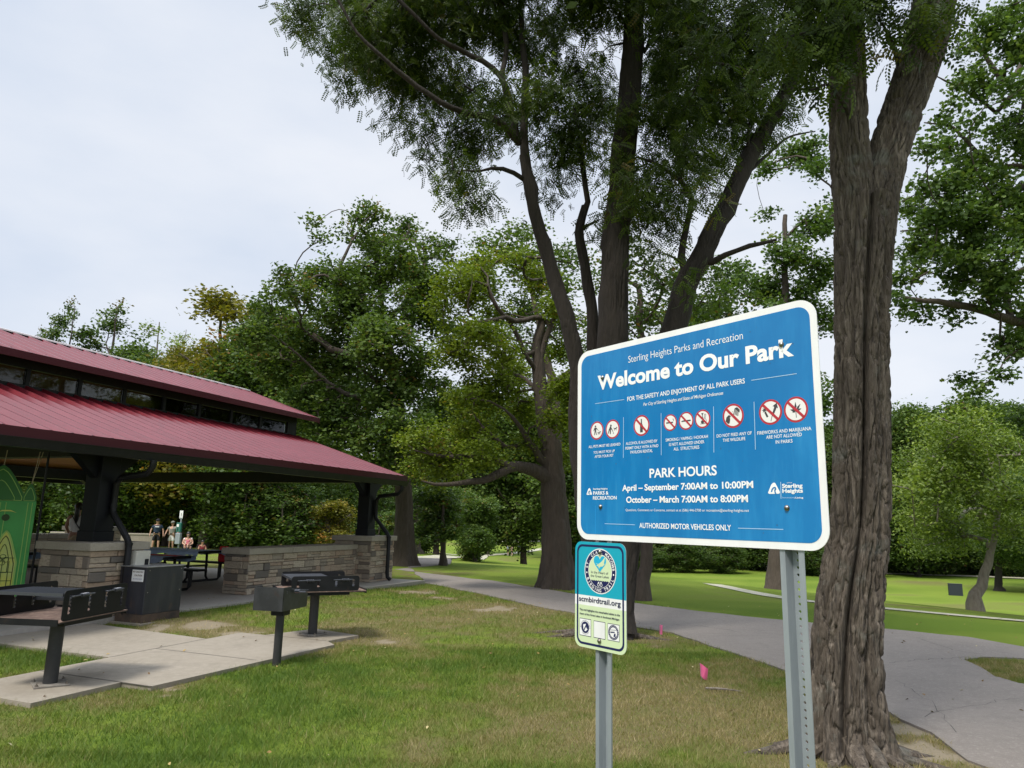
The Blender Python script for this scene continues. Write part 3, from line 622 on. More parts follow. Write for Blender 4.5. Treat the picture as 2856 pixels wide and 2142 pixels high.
# ================================================================== GREEN BANNER (plain arches, gold lancet)
M['ban_dark'] = mat('banner_dark_green', (0.012, 0.15, 0.012), 0.4); M['ban_mid'] = mat('banner_green', (0.035, 0.30, 0.05), 0.38, noise=[(2.5, (0.05, 0.38, 0.07), 0.4, 0.7)])
M['ban_line'] = mat('banner_line', (0.30, 0.55, 0.12), 0.5); M['ban_gold'] = mat('banner_gold', (0.70, 0.66, 0.05), 0.5, noise=[(1.6, (0.45, 0.60, 0.22), 0.35, 0.65)]); M['ban_ink'] = mat('banner_ink', (0.03, 0.07, 0.015), 0.6)
bp0 = at_y(-14, 1421, 10.55); ban = thing('hanging_banner', (bp0[0], bp0[1], 0.35), RAD(24), 'bright green hanging banner with pointed arches and a gold lancet window', 'banner')
def arch(x, w, zb, zt, sh, n=10):
    """pointed arch outline: centre x, half width w, from zb to tip zt, springing at sh"""
    o = [(x - w, zb), (x + w, zb), (x + w, sh)]
    for i in range(1, n): t = i / n; o.append((x + w * (1 - t) ** .62 * (1 - .12 * t), sh + (zt - sh) * t))
    o.append((x, zt))
    for i in range(n - 1, 0, -1): t = i / n; o.append((x - w * (1 - t) ** .62 * (1 - .12 * t), sh + (zt - sh) * t))
    return o + [(x - w, sh)]
bf = lambda x, z, y: (x, -y, z)
mb = MB()
def outl(poly, wd, y):
    for a, b in zip(poly, poly[1:] + poly[:1]):
        a, b = Vector(a), Vector(b); d = (b - a); 
        if d.length < 1e-6: continue
        q = Vector((-d.y, d.x)).normalized() * wd / 2; mb.flat([a - q, b - q, b + q, a + q], y, bf)
mb.m = 0; mb.prism(arch(.03, .32, 1.34, 1.88, 1.42), 0, .02, bf); mb.prism(arch(.405, .09, 1.34, 1.62, 1.42), .0, .018, bf); mb.prism(arch(-.46, .22, 1.34, 1.66, 1.42), .0, .018, bf)
mb.m = 1; mb.prism([(-.80, 0), (.50, 0), (.50, 1.36), (-.80, 1.36)], -.004, .022, bf)
mb.m = 2; outl(arch(.03, .28, 1.37, 1.82, 1.42), .010, .024); outl(arch(.03, .19, 1.37, 1.66, 1.41), .009, .024); outl(arch(.405, .065, 1.37, 1.56, 1.42), .008, .022)
for a in (.06, .13, .40, .455): mb.flat([(a - .005, .0), (a + .005, 0), (a + .005, 1.34), (a - .005, 1.34)], .026, bf)
lxc = .19; mb.m = 3; mb.flat(arch(lxc, .17, .0, .93, .48), .028, bf)
mb.m = 2; outl(arch(lxc, .17, .0, .93, .48), .022, .031)
mb.m = 4; outl(arch(lxc, .14, .0, .86, .46), .010, .033); outl(arch(lxc, .07, .34, .74, .54), .009, .033)
for z in (.10, .22, .34, .54): mb.flat([(lxc - .14, z), (lxc + .14, z), (lxc + .14, z + .009), (lxc - .14, z + .009)], .034, bf)
for x in (-.09, 0, .08): mb.flat([(lxc + x, .0), (lxc + x + .009, .0), (lxc + x + .009, .5), (lxc + x, .5)], .035, bf)
for q in range(4): outl(circle(lxc + .04 * math.cos(q * 1.57), .52 + .04 * math.sin(q * 1.57), .036, 14), .007, .036)
mb.m = 3; mb.flat([(.02, 1.19), (.10, 1.23), (.20, 1.23), (.28, 1.19), (.20, 1.21), (.10, 1.21)], .030, bf); mb.m = 4; mb.flat(circle(.15, 1.12, .05, 12), .030, bf)
mb.build('panel', [M['ban_dark'], M['ban_mid'], M['ban_line'], M['ban_gold'], M['ban_ink']], ban)
mb = MB(); rpm = mat('rope', (.42, .36, .25), .8); mb.tube([(.03, 0, 1.88), (.04, .0, 2.1)], .006, 5); mb.build('rope', rpm, ban); mb = MB(); mb.tube([(.405, 0, 1.61), (.45, .02, 2.1)], .006, 5); mb.build('rope', rpm, ban); mb = MB(); mb.tube([(.405, 0, 1.61), (.49, .02, 2.1)], .005, 5); mb.build('rope', rpm, ban)
mb = MB(); mb.tube([(.56, .05, -.26), (.56, .05, 2.1)], .017, 8); mb.build('pole', M['black'], ban)

# ================================================================== GRILLS
def toothed(mb, x0, x1, z0, z1, y, th, slots, cut=None):
    """side plate with toothed slots (holes)"""
    o = rrect(x0, x1, z0, z1, .035, 5); holes = []
    for sx in slots:
        l = []; k = 5; a, b = z0 + .055, z1 - .045
        for i in range(k): z = a + (b - a) * i / k; l += [(sx + .012, z), (sx + .026, z + .35 * (b - a) / k), (sx + .010, z + .62 * (b - a) / k)]
        l += [(sx + .010, b), (sx - .012, b), (sx - .012, a)]; holes.append(l)
    mb.prism(o, y - th / 2, y + th / 2, lambda x, z, w: (x, w, z), holes)
def group_grill(p, rot, off, label, ztop, hh, wid, ext):
    o = thing('park_grill', (p[0], p[1], 0.032), rot, label, 'grill', 'barbecue grills along the concrete walk'); ox, oy = off
    zt, zb = ztop, ztop - hh; a, b = .44, wid
    mb = MB(); mb.tube([(0, 0, .01), (0, 0, zb - .02)], .06, 20); mb.build('post', M['post'], o, True)
    mb = MB(); mb.box((0, 0, .008), (.28, .28, .014), Matrix.Rotation(RAD(45) - rot * 0, 3, 'Z'), .002)
    bp_ = mb.build('base_plate', M['bolt_plate'], o); mb = MB()
    for q in range(4): th = q * math.pi / 2; mb.lathe([(.013, 0), (.013, .012), (.006, .013), (.006, .026)], (.165 * math.cos(th), .165 * math.sin(th), .015), 6)
    mb.build('bolt', M['bolt'], bp_)
    mb = MB(); mb.bx(ox - a - ext, ox + a + ext, oy - b - .012, oy + b + .012, zb - .002, zb + .006); mb.m = 1; mb.bx(ox - a - ext, ox + a + ext, oy - b - .012, oy + b + .012, zb - .012, zb - .0025); mb.bx(ox - a - ext - .008, ox - a - ext, oy - b, oy + b, zb - .03, zb + .026); mb.bx(ox + a + ext, ox + a + ext + .008, oy - b, oy + b, zb - .03, zb + .026)
    mb.bx(ox - a * .75, ox + a * .75, oy - b + .05, oy + b - .05, zb - .05, zb - .0125); mb.bx(ox - .09, ox + .09, oy - .09, oy + .09, zb - .075, zb - .05)
    mb.build('tray', [M['soot'], M['black']], o)
    for d in (-1, 1):
        mb = MB(); toothed(mb, ox - a, ox + a, zb + .007, zt, oy + d * b, .006, (ox - .36, ox - .10, ox + .13, ox + .36)); pl = mb.build('side_plate', M['black'], o)
        for (h0, h1) in ((-.36, -.08), (.10, .34)):
            mb = MB(); y = oy + d * (b + .03); z = zt - .055 if h0 < 0 else zt - .05
            mb.tube([(ox + h0, oy + d * b, z), (ox + h0, y, z), (ox + h1, y, z + .004)], .008, 7)
            c = []; 
            for q in range(40): t = q / 39; th = t * 2 * math.pi * 5; c.append((ox + h0 + .10 + t * .10, y + .016 * math.cos(th), z + .016 * math.sin(th)))
            mb.tube(c, .0055, 5); mb.build('handle', M['grate'], pl, True)
    # grates: one raised at the near end, one lowered at the far end
    for (x0, x1, z) in ((ox - a + .005, ox + .10, zt - .035), (ox + .12, ox + a - .01, zt - .14)):
        mb = MB(); k = 22
        for i in range(k): y = oy - b + .02 + (2 * b - .04) * i / (k - 1); mb.tube([(x0, y, z), (x1, y, z)], .0065, 5)
        for x in (x0, (x0 + x1) / 2, x1): mb.bx(x - .008, x + .008, oy - b + .012, oy + b - .012, z - .016, z - .007)
        mb.bx(x0 - .006, x0 + .004, oy - b + .012, oy + b - .012, z - .012, z + .010)
        mb.build('grate', M['grate'], o, True)
    return o
M['post'] = mat('grill_post', (0.022, 0.023, 0.025), 0.55, noise=[(18, (0.045, 0.045, 0.045), 0.55, 0.8), (5, (0.03, 0.028, 0.026), 0.4, 0.7)])
M['bolt_plate'] = mat('base_plate', (0.25, 0.23, 0.20), 0.7, noise=[(14, (0.16, 0.13, 0.11), 0.45, 0.75)])
pl_ = at_z(139, 1909, .032); pf_ = at_z(871, 1770, .032); ps_ = at_z(771, 1853, 0)
group_grill(pl_, RAD(83.5), (.13, .12), 'large black double grill on a steel post at the left end of the concrete walk', .86, .27, .38, .03)
group_grill(pf_, RAD(26), (.05, .02), 'large black double grill bolted to the far end of the concrete walk', .79, .20, .42, .10)
sg_ = thing('park_grill', (ps_[0], ps_[1], 0), RAD(-13), 'small single black box grill on a thin post in the grass', 'grill', 'barbecue grills along the concrete walk')
mb = MB(); mb.tube([(0, 0, -.05), (0, 0, .56)], .045, 18); mb.build('post', M['post'], sg_, True)
mb = MB(); mb.bx(-.075, .075, -.075, .075, .515, .575, .004); mb.build('swivel_collar', M['black'], sg_)
mb = MB(); x0, x1, y0, y1 = -.22, .13, -.20, .33
mb.m = 0; mb.bx(x0, x1, y0, y0 + .006, .578, .825); mb.m = 1; mb.bx(x0 + .007, x1 - .007, y0 + .007, y1, .578, .586); mb.m = 0
for x in (x0, x1): mb.prism([(y0 + .0065, .578), (y1, .578), (y1 + .0, .735), (y0 + .235, .742), (y0 + .23, .79), (y0 + .16, .80), (y0 + .155, .825), (y0 + .0065, .825)], -.003, .003, lambda y, z, w: (x + w, y, z), [circle(y0 + .075, .79, .008, 8), circle(y0 + .075, .765, .008, 8)])
mb.bx(x0, x1, y1 - .003, y1 + .003, .578, .63); fb = mb.build('firebox', [M['fire'] if 'fire' in M else M.setdefault('fire', mat('worn_firebox', (0.022, 0.023, 0.026), 0.33, spec=0.6, noise=[(4, (0.06, 0.062, 0.068), 0.45, 0.75), (9, (0.05, 0.022, 0.014), 0.62, 0.85)])), M['soot']], sg_)
mb = MB()
for i in range(14): x = x0 + .02 + (x1 - x0 - .04) * i / 13; mb.tube([(x, y0 + .18, .755), (x, y1 + .05, .755)], .005, 5)
mb.bx(x0 + .01, x1 - .01, y0 + .18, y0 + .19, .745, .765)
for q in range(4): mb.tube([(x1 + .02 + q * .014, y0 + .20, .775), (x1 + .02 + q * .014, y0 + .235, .79)], .006, 5)
mb.tube([(x1 - .01, y0 + .22, .765), (x1 + .16, y0 + .20, .77)], .006, 6); mb.build('grate', M['grate'], sg_, True)

# ================================================================== COAL BIN and cream bin
bin_p = at_z(393, 1741, 0.02); ba = math.atan2(U2[1], U2[0])
M['binpaint'] = mat('bin_paint', (0.014, 0.016, 0.026), 0.38, spec=0.6, noise=[(2.2, (0.032, 0.034, 0.042), 0.45, 0.7, (3, 3, .5)), (3.3, (0.09, 0.055, 0.035), 0.60, 0.82, (2, 2, .8))], bump=(4, .25, .02))
M['rust'] = mat('rusted_band', (0.075, 0.052, 0.038), 0.7, noise=[(9, (0.12, 0.078, 0.05), 0.4, 0.7), (3, (0.03, 0.026, 0.025), 0.5, 0.75)])
M['galvlid'] = mat('bin_lid', (0.34, 0.34, 0.345), 0.45, 0.6, noise=[(6, (0.22, 0.21, 0.20), 0.45, 0.75)])
cb = thing('coal_bin', (bin_p[0], bin_p[1], 0.0), ba, 'black steel hot coal bin with a white caution sticker standing on its pad', 'bin')
mb = MB(); mb.bx(-.06, .76, -.06, .60, -.05, .028); mb.build('pad', M['concrete'], cb)
mb = MB(); mb.bx(0, .68, 0, .52, .145, .80, .005); mb.m = 1; mb.bx(-.001, .681, -.001, .521, .029, .1445); ob_ = mb.build('body', [M['binpaint'], M['rust']], cb)
mb = MB(); mb.bx(-.012, .692, -.012, .532, .8005, .815, .003); mb.build('lid', M['galvlid'], cb)
mb = MB()
for (x, z) in ((.05, .76), (.63, .76), (.05, .45), (.63, .45)): mb.lathe([(.009, 0), (.009, .004), (.004, .008)], (0, 0, 0), 8); n_ = len(mb.v) - 24; mb.v[n_:] = [(x + v[0], -.001 - v[2], z + v[1]) for v in mb.v[n_:]]
mb.build('rivet', M['bolt'], cb)
mb = MB(); sf = lambda x, z, y: (-.001 - y, x, z)          # sticker on the left (end) face: x runs along -local y as seen
def sfm(x, z, y): return (-.0015 - y, .52 - x, z)
mb.m = 0; mb.prism([(.24, .60), (.47, .60), (.47, .765), (.24, .765)], 0, .001, sfm)
mb.m = 1; put_text(mb, 'HOT COALS ONLY', .25, .46, .725, .024, .002, sfm, .03); put_text(mb, 'CAUTION', .29, .44, .675, .024, .002, sfm, .03); mb.m = 2; put_text(mb, 'NO TRASH PLEASE', .27, .44, .628, .018, .002, sfm, .01)
mb.build('sticker', [M['white'], mat('sticker_ink', (.12, .06, .03), .6), mat('sticker_blue', (.25, .25, .4), .6)], cb)
M['cream'] = mat('cream_plastic', (0.60, 0.58, 0.50), 0.45, noise=[(8, (0.52, 0.50, 0.43), 0.45, 0.75)])
cr_p = sn(8.20, -9.26); cr = thing('meter_box', (cr_p[0], cr_p[1], .50), PAV_ROT, 'cream metal meter box fixed to the left stone pier above the coal bin', 'meter box')
mb = MB(); mb.prism(rrect(-.13, .13, -.12, .06, .03), 0, .52, lambda x, y, z: (x, y, z)); mb.build('body', M['cream'], cr)
mb = MB(); mb.bx(.02, .09, -.127, -.121, .10, .40, .002); mb.build('meter_window', M['black'], cr); mb = MB(); mb.bx(-.10, -.085, -.128, -.121, .08, .095); mb.build('latch', M['bolt'], cr)
# ================================================================== WELCOME SIGN
SW, SH = 1.2557, 0.914
SBL = np.array([0.3287, 3.4825, 1.517]); SDIR = np.array([0.7769, -0.9865]) / 1.2557; SROT = math.atan2(SDIR[1], SDIR[0]); SNRM = np.array([-0.7856, -0.6187])
def sign_xy(px, py, off=0.0):
    """photo pixel -> position on the sign face, from its lower left corner"""
    d = ray(px, py); t = ((SBL[:2] + SNRM * off) @ SNRM) / (d[:2] @ SNRM); p = EYEP + t * d
    return (p[:2] - SBL[:2]) @ SDIR, p[2] - SBL[2]
def z3(x, y): return sign_xy(1580 + x * 0.44601, 820 + y * 0.44607)
M['sign_blue'] = mat('sign_blue', (0.001, 0.170, 0.44), 0.24, spec=0.6, noise=[(5, (0.016, 0.25, 0.55), 0.45, 0.75, (2, 2, 0.35)), (16, (0.02, 0.23, 0.50), 0.56, 0.75, (2, 2, 0.2)), (1.2, (0.001, 0.15, 0.40), 0.45, 0.7)])
M['speck'] = mat('sign_grime', (0.01, 0.09, 0.22), 0.6); M['sign_red'] = mat('sign_red', (0.42, 0.025, 0.035), 0.5); M['sign_ink'] = mat('sign_ink', (0.045, 0.045, 0.05), 0.6); M['sign_line'] = mat('sign_thin_line', (0.42, 0.62, 0.80), 0.5); M['disc'] = mat('pictogram_disc', (0.76, 0.75, 0.73), 0.5)
sgn = thing('park_sign', (SBL[0], SBL[1], 0), SROT, 'large blue park welcome and rules sign with white border on two steel posts', 'sign')
Z0 = SBL[2]
sf2 = lambda x, z, y: (x, -y, Z0 + z)               # y grows towards the reader
mb = MB(); mb.m = 0; mb.prism(rrect(0, SW, 0, SH, .072), -.004, 0.0, sf2); pan = mb.build('panel', [M['white']], sgn)
mb = MB(); mb.prism(rrect(.026, SW - .026, .026, SH - .026, .05), .0002, .0008, sf2)
mb.m = 1; rg = random.Random(3)
for k in range(110):
    x, z, r = rg.uniform(.05, SW - .05), rg.uniform(.05, SH - .05), rg.choice((.0008, .001, .0014, .002, .0032)); 
    if rg.random() < .65: z = SH * (.35 + .6 * rg.random()); x = SW * rg.random() ** 1.5 * .9 + .05
    mb.flat(circle(x, z, r, 7, r * rg.uniform(.7, 1.5)), .0010, sf2)
mb.m = 2; x_, z_ = sign_xy(1661, 1410); mb.flat([(x_ - .0008, .027), (x_ + .0008, .027), (x_ + .0008, z_), (x_ - .0008, z_)], .0011, sf2)
mb.build('blue_field', [M['sign_blue'], M['speck'], mat('scratch_blue', (.01, .30, .72), .4)], pan)
TX = [('Sterling Heights Parks and Recreation', (388, 425), (1105, 287), (384, 425), -.006, 0, 'letter'), ('Welcome to Our Park', (196, 600), (1425, 391), (507, 598), .034, 0, 'letter'),
      ('FOR THE SAFETY AND ENJOYMENT OF ALL PARK USERS', (382, 668), (1117, 562), (640, 667), .012, 0, 'letter'), ('Per City of Sterling Heights and State of Michigan Ordinances', (482, 697), (982, 632), (678, 697), .004, .22, 'letter'),
      ('ALL PETS MUST BE LEASHED', (140, 963), (338, 948), (946, 962), .006, 0, 'letter'), ('YOU MUST PICK UP', (170, 998), (303, 989), (982, 997), .006, 0, 'letter'), ('AFTER YOUR PET', (178, 1024), (295, 1018), (1007, 1023), .006, 0, 'letter'),
      ('ALCOHOL IS ALLOWED BY', (373, 943), (570, 928), (925, 942), .006, 0, 'letter'), ('PERMIT ONLY WITH A PAID', (370, 972), (576, 959), (954, 971), .006, 0, 'letter'), ('PAVILION RENTAL', (402, 997), (540, 990), (979, 997), .006, 0, 'letter'),
      ('SMOKING / VAPING / HOOKAH', (622, 920), (886, 902), (901, 919), .006, 0, 'letter'), ('IS NOT ALLOWED UNDER', (643, 949), (863, 935), (930, 948), .006, 0, 'letter'), ('ALL  STRUCTURES', (672, 978), (832, 968), (958, 977), .006, 0, 'letter'),
      ('DO NOT FEED ANY OF', (941, 896), (1160, 880), (876, 895), .006, 0, 'letter'), ('THE WILDLIFE', (979, 923), (1120, 915), (903, 922), .006, 0, 'letter'),
      ('FIREWORKS AND MARIJUANA', (1195, 879), (1533, 853), (857, 878), .006, 0, 'letter'), ('ARE NOT ALLOWED', (1251, 905), (1473, 890), (883, 904), .006, 0, 'letter'), ('IN PARKS', (1310, 935), (1415, 930), (913, 934), .006, 0, 'letter'),
      ('PARK HOURS', (521, 1148), (942, 1135), (1090, 1147), .022, 0, 'letter'), ('April – September 7:00AM to 10:00PM', (350, 1230), (1170, 1216), (1191, 1229), .026, 0, 'letter'), ('October – March 7:00AM to 8:00PM', (375, 1304), (1137, 1304), (1264, 1303), .026, 0, 'letter'),
      ('Questions, Comments or Concerns, contact us at (586) 446-2700 or recreation@sterling-heights.net', (371, 1355), (1143, 1364), (1341, 1355), .0, 0, 'letter'), ('AUTHORIZED MOTOR VEHICLES ONLY', (457, 1467), (1031, 1475), (1434, 1466), .016, 0, 'letter'),
      ('Sterling Heights', (168, 1224), (258, 1223), (1213, 1224), .016, 0, 'letter'), ('PARKS &', (168, 1255), (264, 1255), (1233, 1255), .02, 0, 'letter'), ('RECREATION', (167, 1285), (315, 1285), (1264, 1285), .02, 0, 'letter'),
      ('CITY OF', (1380, 1184), (1412, 1183), (1178, 1184), .01, 0, 'letter'), ('Sterling', (1350, 1213), (1478, 1211), (1186, 1212), .032, 0, 'letter'), ('Heights', (1352, 1244), (1480, 1242), (1217, 1243), .032, 0, 'letter'), ('Innovating', (1352, 1277), (1432, 1278), (1267, 1277), -.006, 0, 'sign_line'), ('Living', (1434, 1278), (1482, 1279), (1268, 1278), .022, 0, 'letter')]
for body, l, r, (t, b), bold, shr, mm in TX:
    x0, y0 = z3(*l); x1, y1 = z3(*r); cap = z3(l[0], t)[1] - z3(l[0], b)[1]; mb = MB()
    put_text(mb, body, x0, x1, (y0 + y1) / 2, cap, .0016, sf2, bold, shr); mb.build('lettering', M[mm], pan)
def seg(mb, a, b, w, z=.0016):
    a, b = Vector(z3(*a)), Vector(z3(*b)); d = (b - a).normalized(); q = Vector((-d.y, d.x)) * w / 2; mb.flat([a - q, b - q, b + q, a + q], z, sf2)
for a, b in (((180, 686), (362, 660)), ((1157, 540), (1441, 498)), ((240, 1436), (430, 1443)), ((1074, 1464), (1357, 1472)), ((358, 770), (357, 1025)), ((593, 745), (594, 1008)), ((921, 703), (923, 991)), ((1174, 674), (1183, 973)), ((1341, 1175), (1343, 1280))):
    mb = MB(); seg(mb, a, b, .0022); mb.build('ruled_line', M['sign_line'], pan)
# pictograms: red ring, pale disc, dark glyph, red slash
def limb2(mb, pts, w, S, z):
    for a, b in zip(pts[:-1], pts[1:]):
        a, b = Vector(a), Vector(b); d = (b - a).normalized(); q = Vector((-d.y, d.x)) * w / 2; mb.flat([S(*(a - q - d * w * .3)), S(*(b - q + d * w * .3)), S(*(b + q + d * w * .3)), S(*(a + q - d * w * .3))], z, sf2)
def dog(mb, S, z, x, y, k):
    mb.flat([S(x + k * a, y + k * b) for a, b in ((-.30, .10), (.16, .10), (.22, .28), (.38, .24), (.46, .12), (.28, .08), (.22, -.08), (.22, -.34), (.14, -.34), (.12, -.10), (-.18, -.10), (-.22, -.34), (-.30, -.34), (-.28, -.05), (-.42, .22), (-.46, .18))], z, sf2)
def man(mb, S, z, x, y, k):
    mb.flat([S(*p) for p in circle(x, y + .52 * k, .13 * k, 12)], z, sf2); mb.flat([S(x + k * a, y + k * b) for a, b in ((-.18, .36), (.16, .36), (.42, .10), (.38, .03), (.14, .18), (.12, -.1), (.24, -.58), (.12, -.58), (-.02, -.15), (-.14, -.58), (-.26, -.58), (-.14, -.08), (-.16, .12), (-.30, -.08), (-.36, -.04))], z, sf2)
def glyph(kind, mb, S, z):
    P = lambda l: mb.flat([S(*p) for p in l], z, sf2)
    if kind == 'walk': man(mb, S, z, -.2, .02, .85); dog(mb, S, z, .36, -.28, .62); limb2(mb, [(.12, .08), (.42, -.15)], .03, S, z)
    if kind == 'scoop':
        P(circle(-.22, .38, .12, 12)); P([(-.34, .28), (-.2, .28), (-.05, .02), (.12, -.26), (.05, -.3), (-.14, -.05), (-.22, .02), (-.24, -.5), (-.36, -.5), (-.4, -.05), (-.58, -.45), (-.66, -.4), (-.5, .02)]); dog(mb, S, z, .42, .02, .6); P(circle(.12, -.42, .07, 8))
    if kind == 'bottle':
        P([(-.17, -.66), (.17, -.66), (.17, .02), (.07, .2), (.07, .62), (-.07, .62), (-.07, .2), (-.17, .02)])
    if kind == 'smoke': P([(-.6, -.09), (.42, -.09), (.42, .07), (-.6, .07)]); limb2(mb, [(.5, .14), (.56, .26), (.42, .34), (.46, .46)], .06, S, z)
    if kind == 'vape': P([(-.62, -.08), (.6, -.08), (.66, 0), (.6, .08), (-.3, .08), (-.62, .03)])
    if kind == 'hookah':
        P([(-.16, .62), (.16, .62), (.05, .44), (-.05, .44)]); P([(-.04, .44), (.04, .44), (.06, -.1), (-.06, -.1)]); P([(-.13, .15), (.13, .15), (.1, .06), (-.1, .06)]); P(circle(0, -.32, .22, 16, .17)); P([(-.3, -.56), (.3, -.56), (.3, -.5), (-.3, -.5)]); limb2(mb, [(.1, -.05), (.35, .1), (.45, .45), (.3, .5), (.25, .2), (.5, -.2), (.42, -.4)], .045, S, z)
    if kind == 'feed':
        P([(-.72, -.4), (-.64, -.08), (-.42, .1), (-.28, .06), (-.2, -.02), (-.3, -.1), (-.28, -.3), (-.36, -.6), (-.5, -.62)])
        P([(.2, .62), (.42, .68), (.66, .44), (.62, .2), (.52, .3), (.30, .5), (.14, .52)])
        for k in range(4): limb2(mb, [(.2 + .1 * k, .5 - .04 * k), (.06 + .13 * k, .12 - .05 * k)], .075, S, z)
        P(circle(-.02, .34, .035, 6))
    if kind == 'fire':
        P([(.18, -.1), (.32, -.18), (.56, .28), (.68, .22), (.58, .66), (.22, .44), (.36, .38)]); limb2(mb, [(.2, -.14), (.02, -.72)], .05, S, z); P([(-.52, .0), (-.38, .08), (-.18, -.34), (-.32, -.42)])
        P([(-.5 + (.26 if i % 2 else .1) * math.cos(i * math.pi / 7), .2 + (.26 if i % 2 else .1) * math.sin(i * math.pi / 7)) for i in range(14)])
    if kind == 'leaf':
        for a, l in ((90, .72), (52, .66), (128, .66), (18, .5), (162, .5), (-14, .32), (194, .32)):
            c, s_ = math.cos(RAD(a)), math.sin(RAD(a)); w = .09; P([(0, -.12), (l * .5 * c - w * s_, l * .5 * s_ + w * c - .12), (l * c, l * s_ - .12), (l * .5 * c + w * s_, l * .5 * s_ - w * c - .12)])
        limb2(mb, [(0, -.12), (.02, -.62)], .05, S, z)
for kind, c, rx, slash in (('walk', (191, 854), 41, 0), ('scoop', (289, 845), 44, 0), ('bottle', (470, 822), 50, 1), ('smoke', (650, 804), 41.5, 1), ('vape', (749, 793), 46, 1), ('hookah', (852, 781), 48.5, 1), ('feed', (1043, 762), 66, 1), ('fire', (1276, 738), 72.5, 1), ('leaf', (1435, 722), 76, 1)):
    cx, cz = z3(*c); r = (z3(c[0] + rx, c[1])[0] - z3(c[0] - rx, c[1])[0]) / 2; mb = MB(); S = lambda a, b: (cx + a * r, cz + b * r)
    mb.m = 0; mb.flat(circle(cx, cz, r, 44), .0013, sf2); mb.m = 1; mb.flat(circle(cx, cz, r * .84, 44), .0016, sf2); mb.m = 2; glyph(kind, mb, S, .0019)
    if slash: mb.m = 0; q = .075; a = .62; mb.flat([S(-a - q, a - q), S(a - q, -a - q), S(a + q, -a + q), S(-a + q, a + q)], .0023, sf2)
    mb.build('pictogram', [M['sign_red'], M['disc'], M['sign_ink']], pan)
# rounded triangle emblems with an S-shaped sweep
for (x0, x1, y0, y1) in ((127, 160, 1213, 1256), (1262, 1333, 1178, 1250)):
    a = Vector(z3(x0, y1)); b = Vector(z3(x1, y0)); E = lambda u_, v_: (a.x + (b.x - a.x) * u_, a.y + (b.y - a.y) * v_); mb = MB()
    mb.m = 0; mb.flat([E(*p) for p in ((.0, .12), (.04, .03), (.16, .0), (.88, .0), (.98, .05), (1.0, .16), (.66, .92), (.56, 1.0), (.44, .96), (.30, .82))], .0013, sf2)
    mb.m = 1; sw = [(.30, .18), (.36, .38), (.46, .52), (.62, .56), (.66, .42), (.58, .30), (.60, .12), (.66, .0)]
    for p, q in zip(sw[:-1], sw[1:]):
        p_, q_ = Vector(E(*p)), Vector(E(*q)); d = (q_ - p_).normalized(); w = Vector((-d.y, d.x)) * (b.x - a.x) * .055; mb.flat([p_ - w - d * .001, q_ - w + d * .001, q_ + w + d * .001, p_ + w - d * .001], .0016, sf2)
    mb.build('emblem', [M['letter'], M['sign_blue']], pan)
BLT = [z3(227, 523), z3(1345, 316), z3(215, 1330), z3(1380, 1338)]
def bolt(x, z, parent, r=.0085, y=.001):
    mb = MB(); vs = MB(); vs.lathe([(r * 1.25, 0), (r * 1.25, .002), (r, .0022), (r * .98, .006), (r * .7, .0085), (r * .3, .0095)], (0, 0, 0), 16); mb.v = [(x + v[0], -y - v[2], z + v[1]) for v in vs.v]; mb.f = vs.f; mb.mi = vs.mi; mb.t = vs.t
    return mb.build('bolt', M['bolt'], parent, True)
for x, z in BLT: bolt(x, Z0 + z, pan)
def u_post(x, ztop, parent, holes=True):
    """ribbed steel U-channel: flanges to the front, holed web at the back"""
    mb = MB(); t = .0035; W_, F_, B_, D_ = .047, .021, .018, .036; y0 = .006
    for d in (-1, 1):
        mb.bx(x + (d * W_ if d < 0 else d * (W_ - F_)), x + (d * (W_ - F_) if d < 0 else d * W_), y0, y0 + t, 0.0 - .3, ztop)
        a, b = d * (W_ - F_), d * B_
        mb.add([(x + a + d * 0, y0, z) for z in (-.3, ztop)] + [(x + b, y0 + D_, z) for z in (-.3, ztop)] + [(x + a + d * t, y0 + .0, z) for z in (-.3, ztop)] + [(x + b + d * t, y0 + D_, z) for z in (-.3, ztop)], [[0, 1, 3, 2], [4, 6, 7, 5], [1, 5, 7, 3]])
    z = ztop; p = .0254; yw = y0 + D_
    while z > -.3:
        c = circle(x, z - p / 2, .0052, 8, a0=RAD(22.5))
        for yy, fl in ((yw, 1), (yw + t, -1)):
            q = [(x - B_, yy, z - p), (x + B_, yy, z - p), (x + B_, yy, z), (x - B_, yy, z)]; h = [(a, yy, b) for a, b in c]
            mb.add(q + h, [[1, 2, 4, 11], [2, 5, 4], [2, 3, 6, 5], [3, 7, 6], [3, 0, 8, 7], [0, 9, 8], [0, 1, 10, 9], [1, 11, 10]])
        mb.add([(a, yw, b) for a, b in c] + [(a, yw + t, b) for a, b in c], [[i, (i + 1) % 8, 8 + (i + 1) % 8, 8 + i] for i in range(8)])
        z -= p
    return mb.build('post', M['galv'], parent)
u_post((BLT[0][0] + BLT[2][0]) / 2, Z0 + SH - .06, sgn); u_post((BLT[1][0] + BLT[3][0]) / 2, Z0 + SH - .05, sgn)

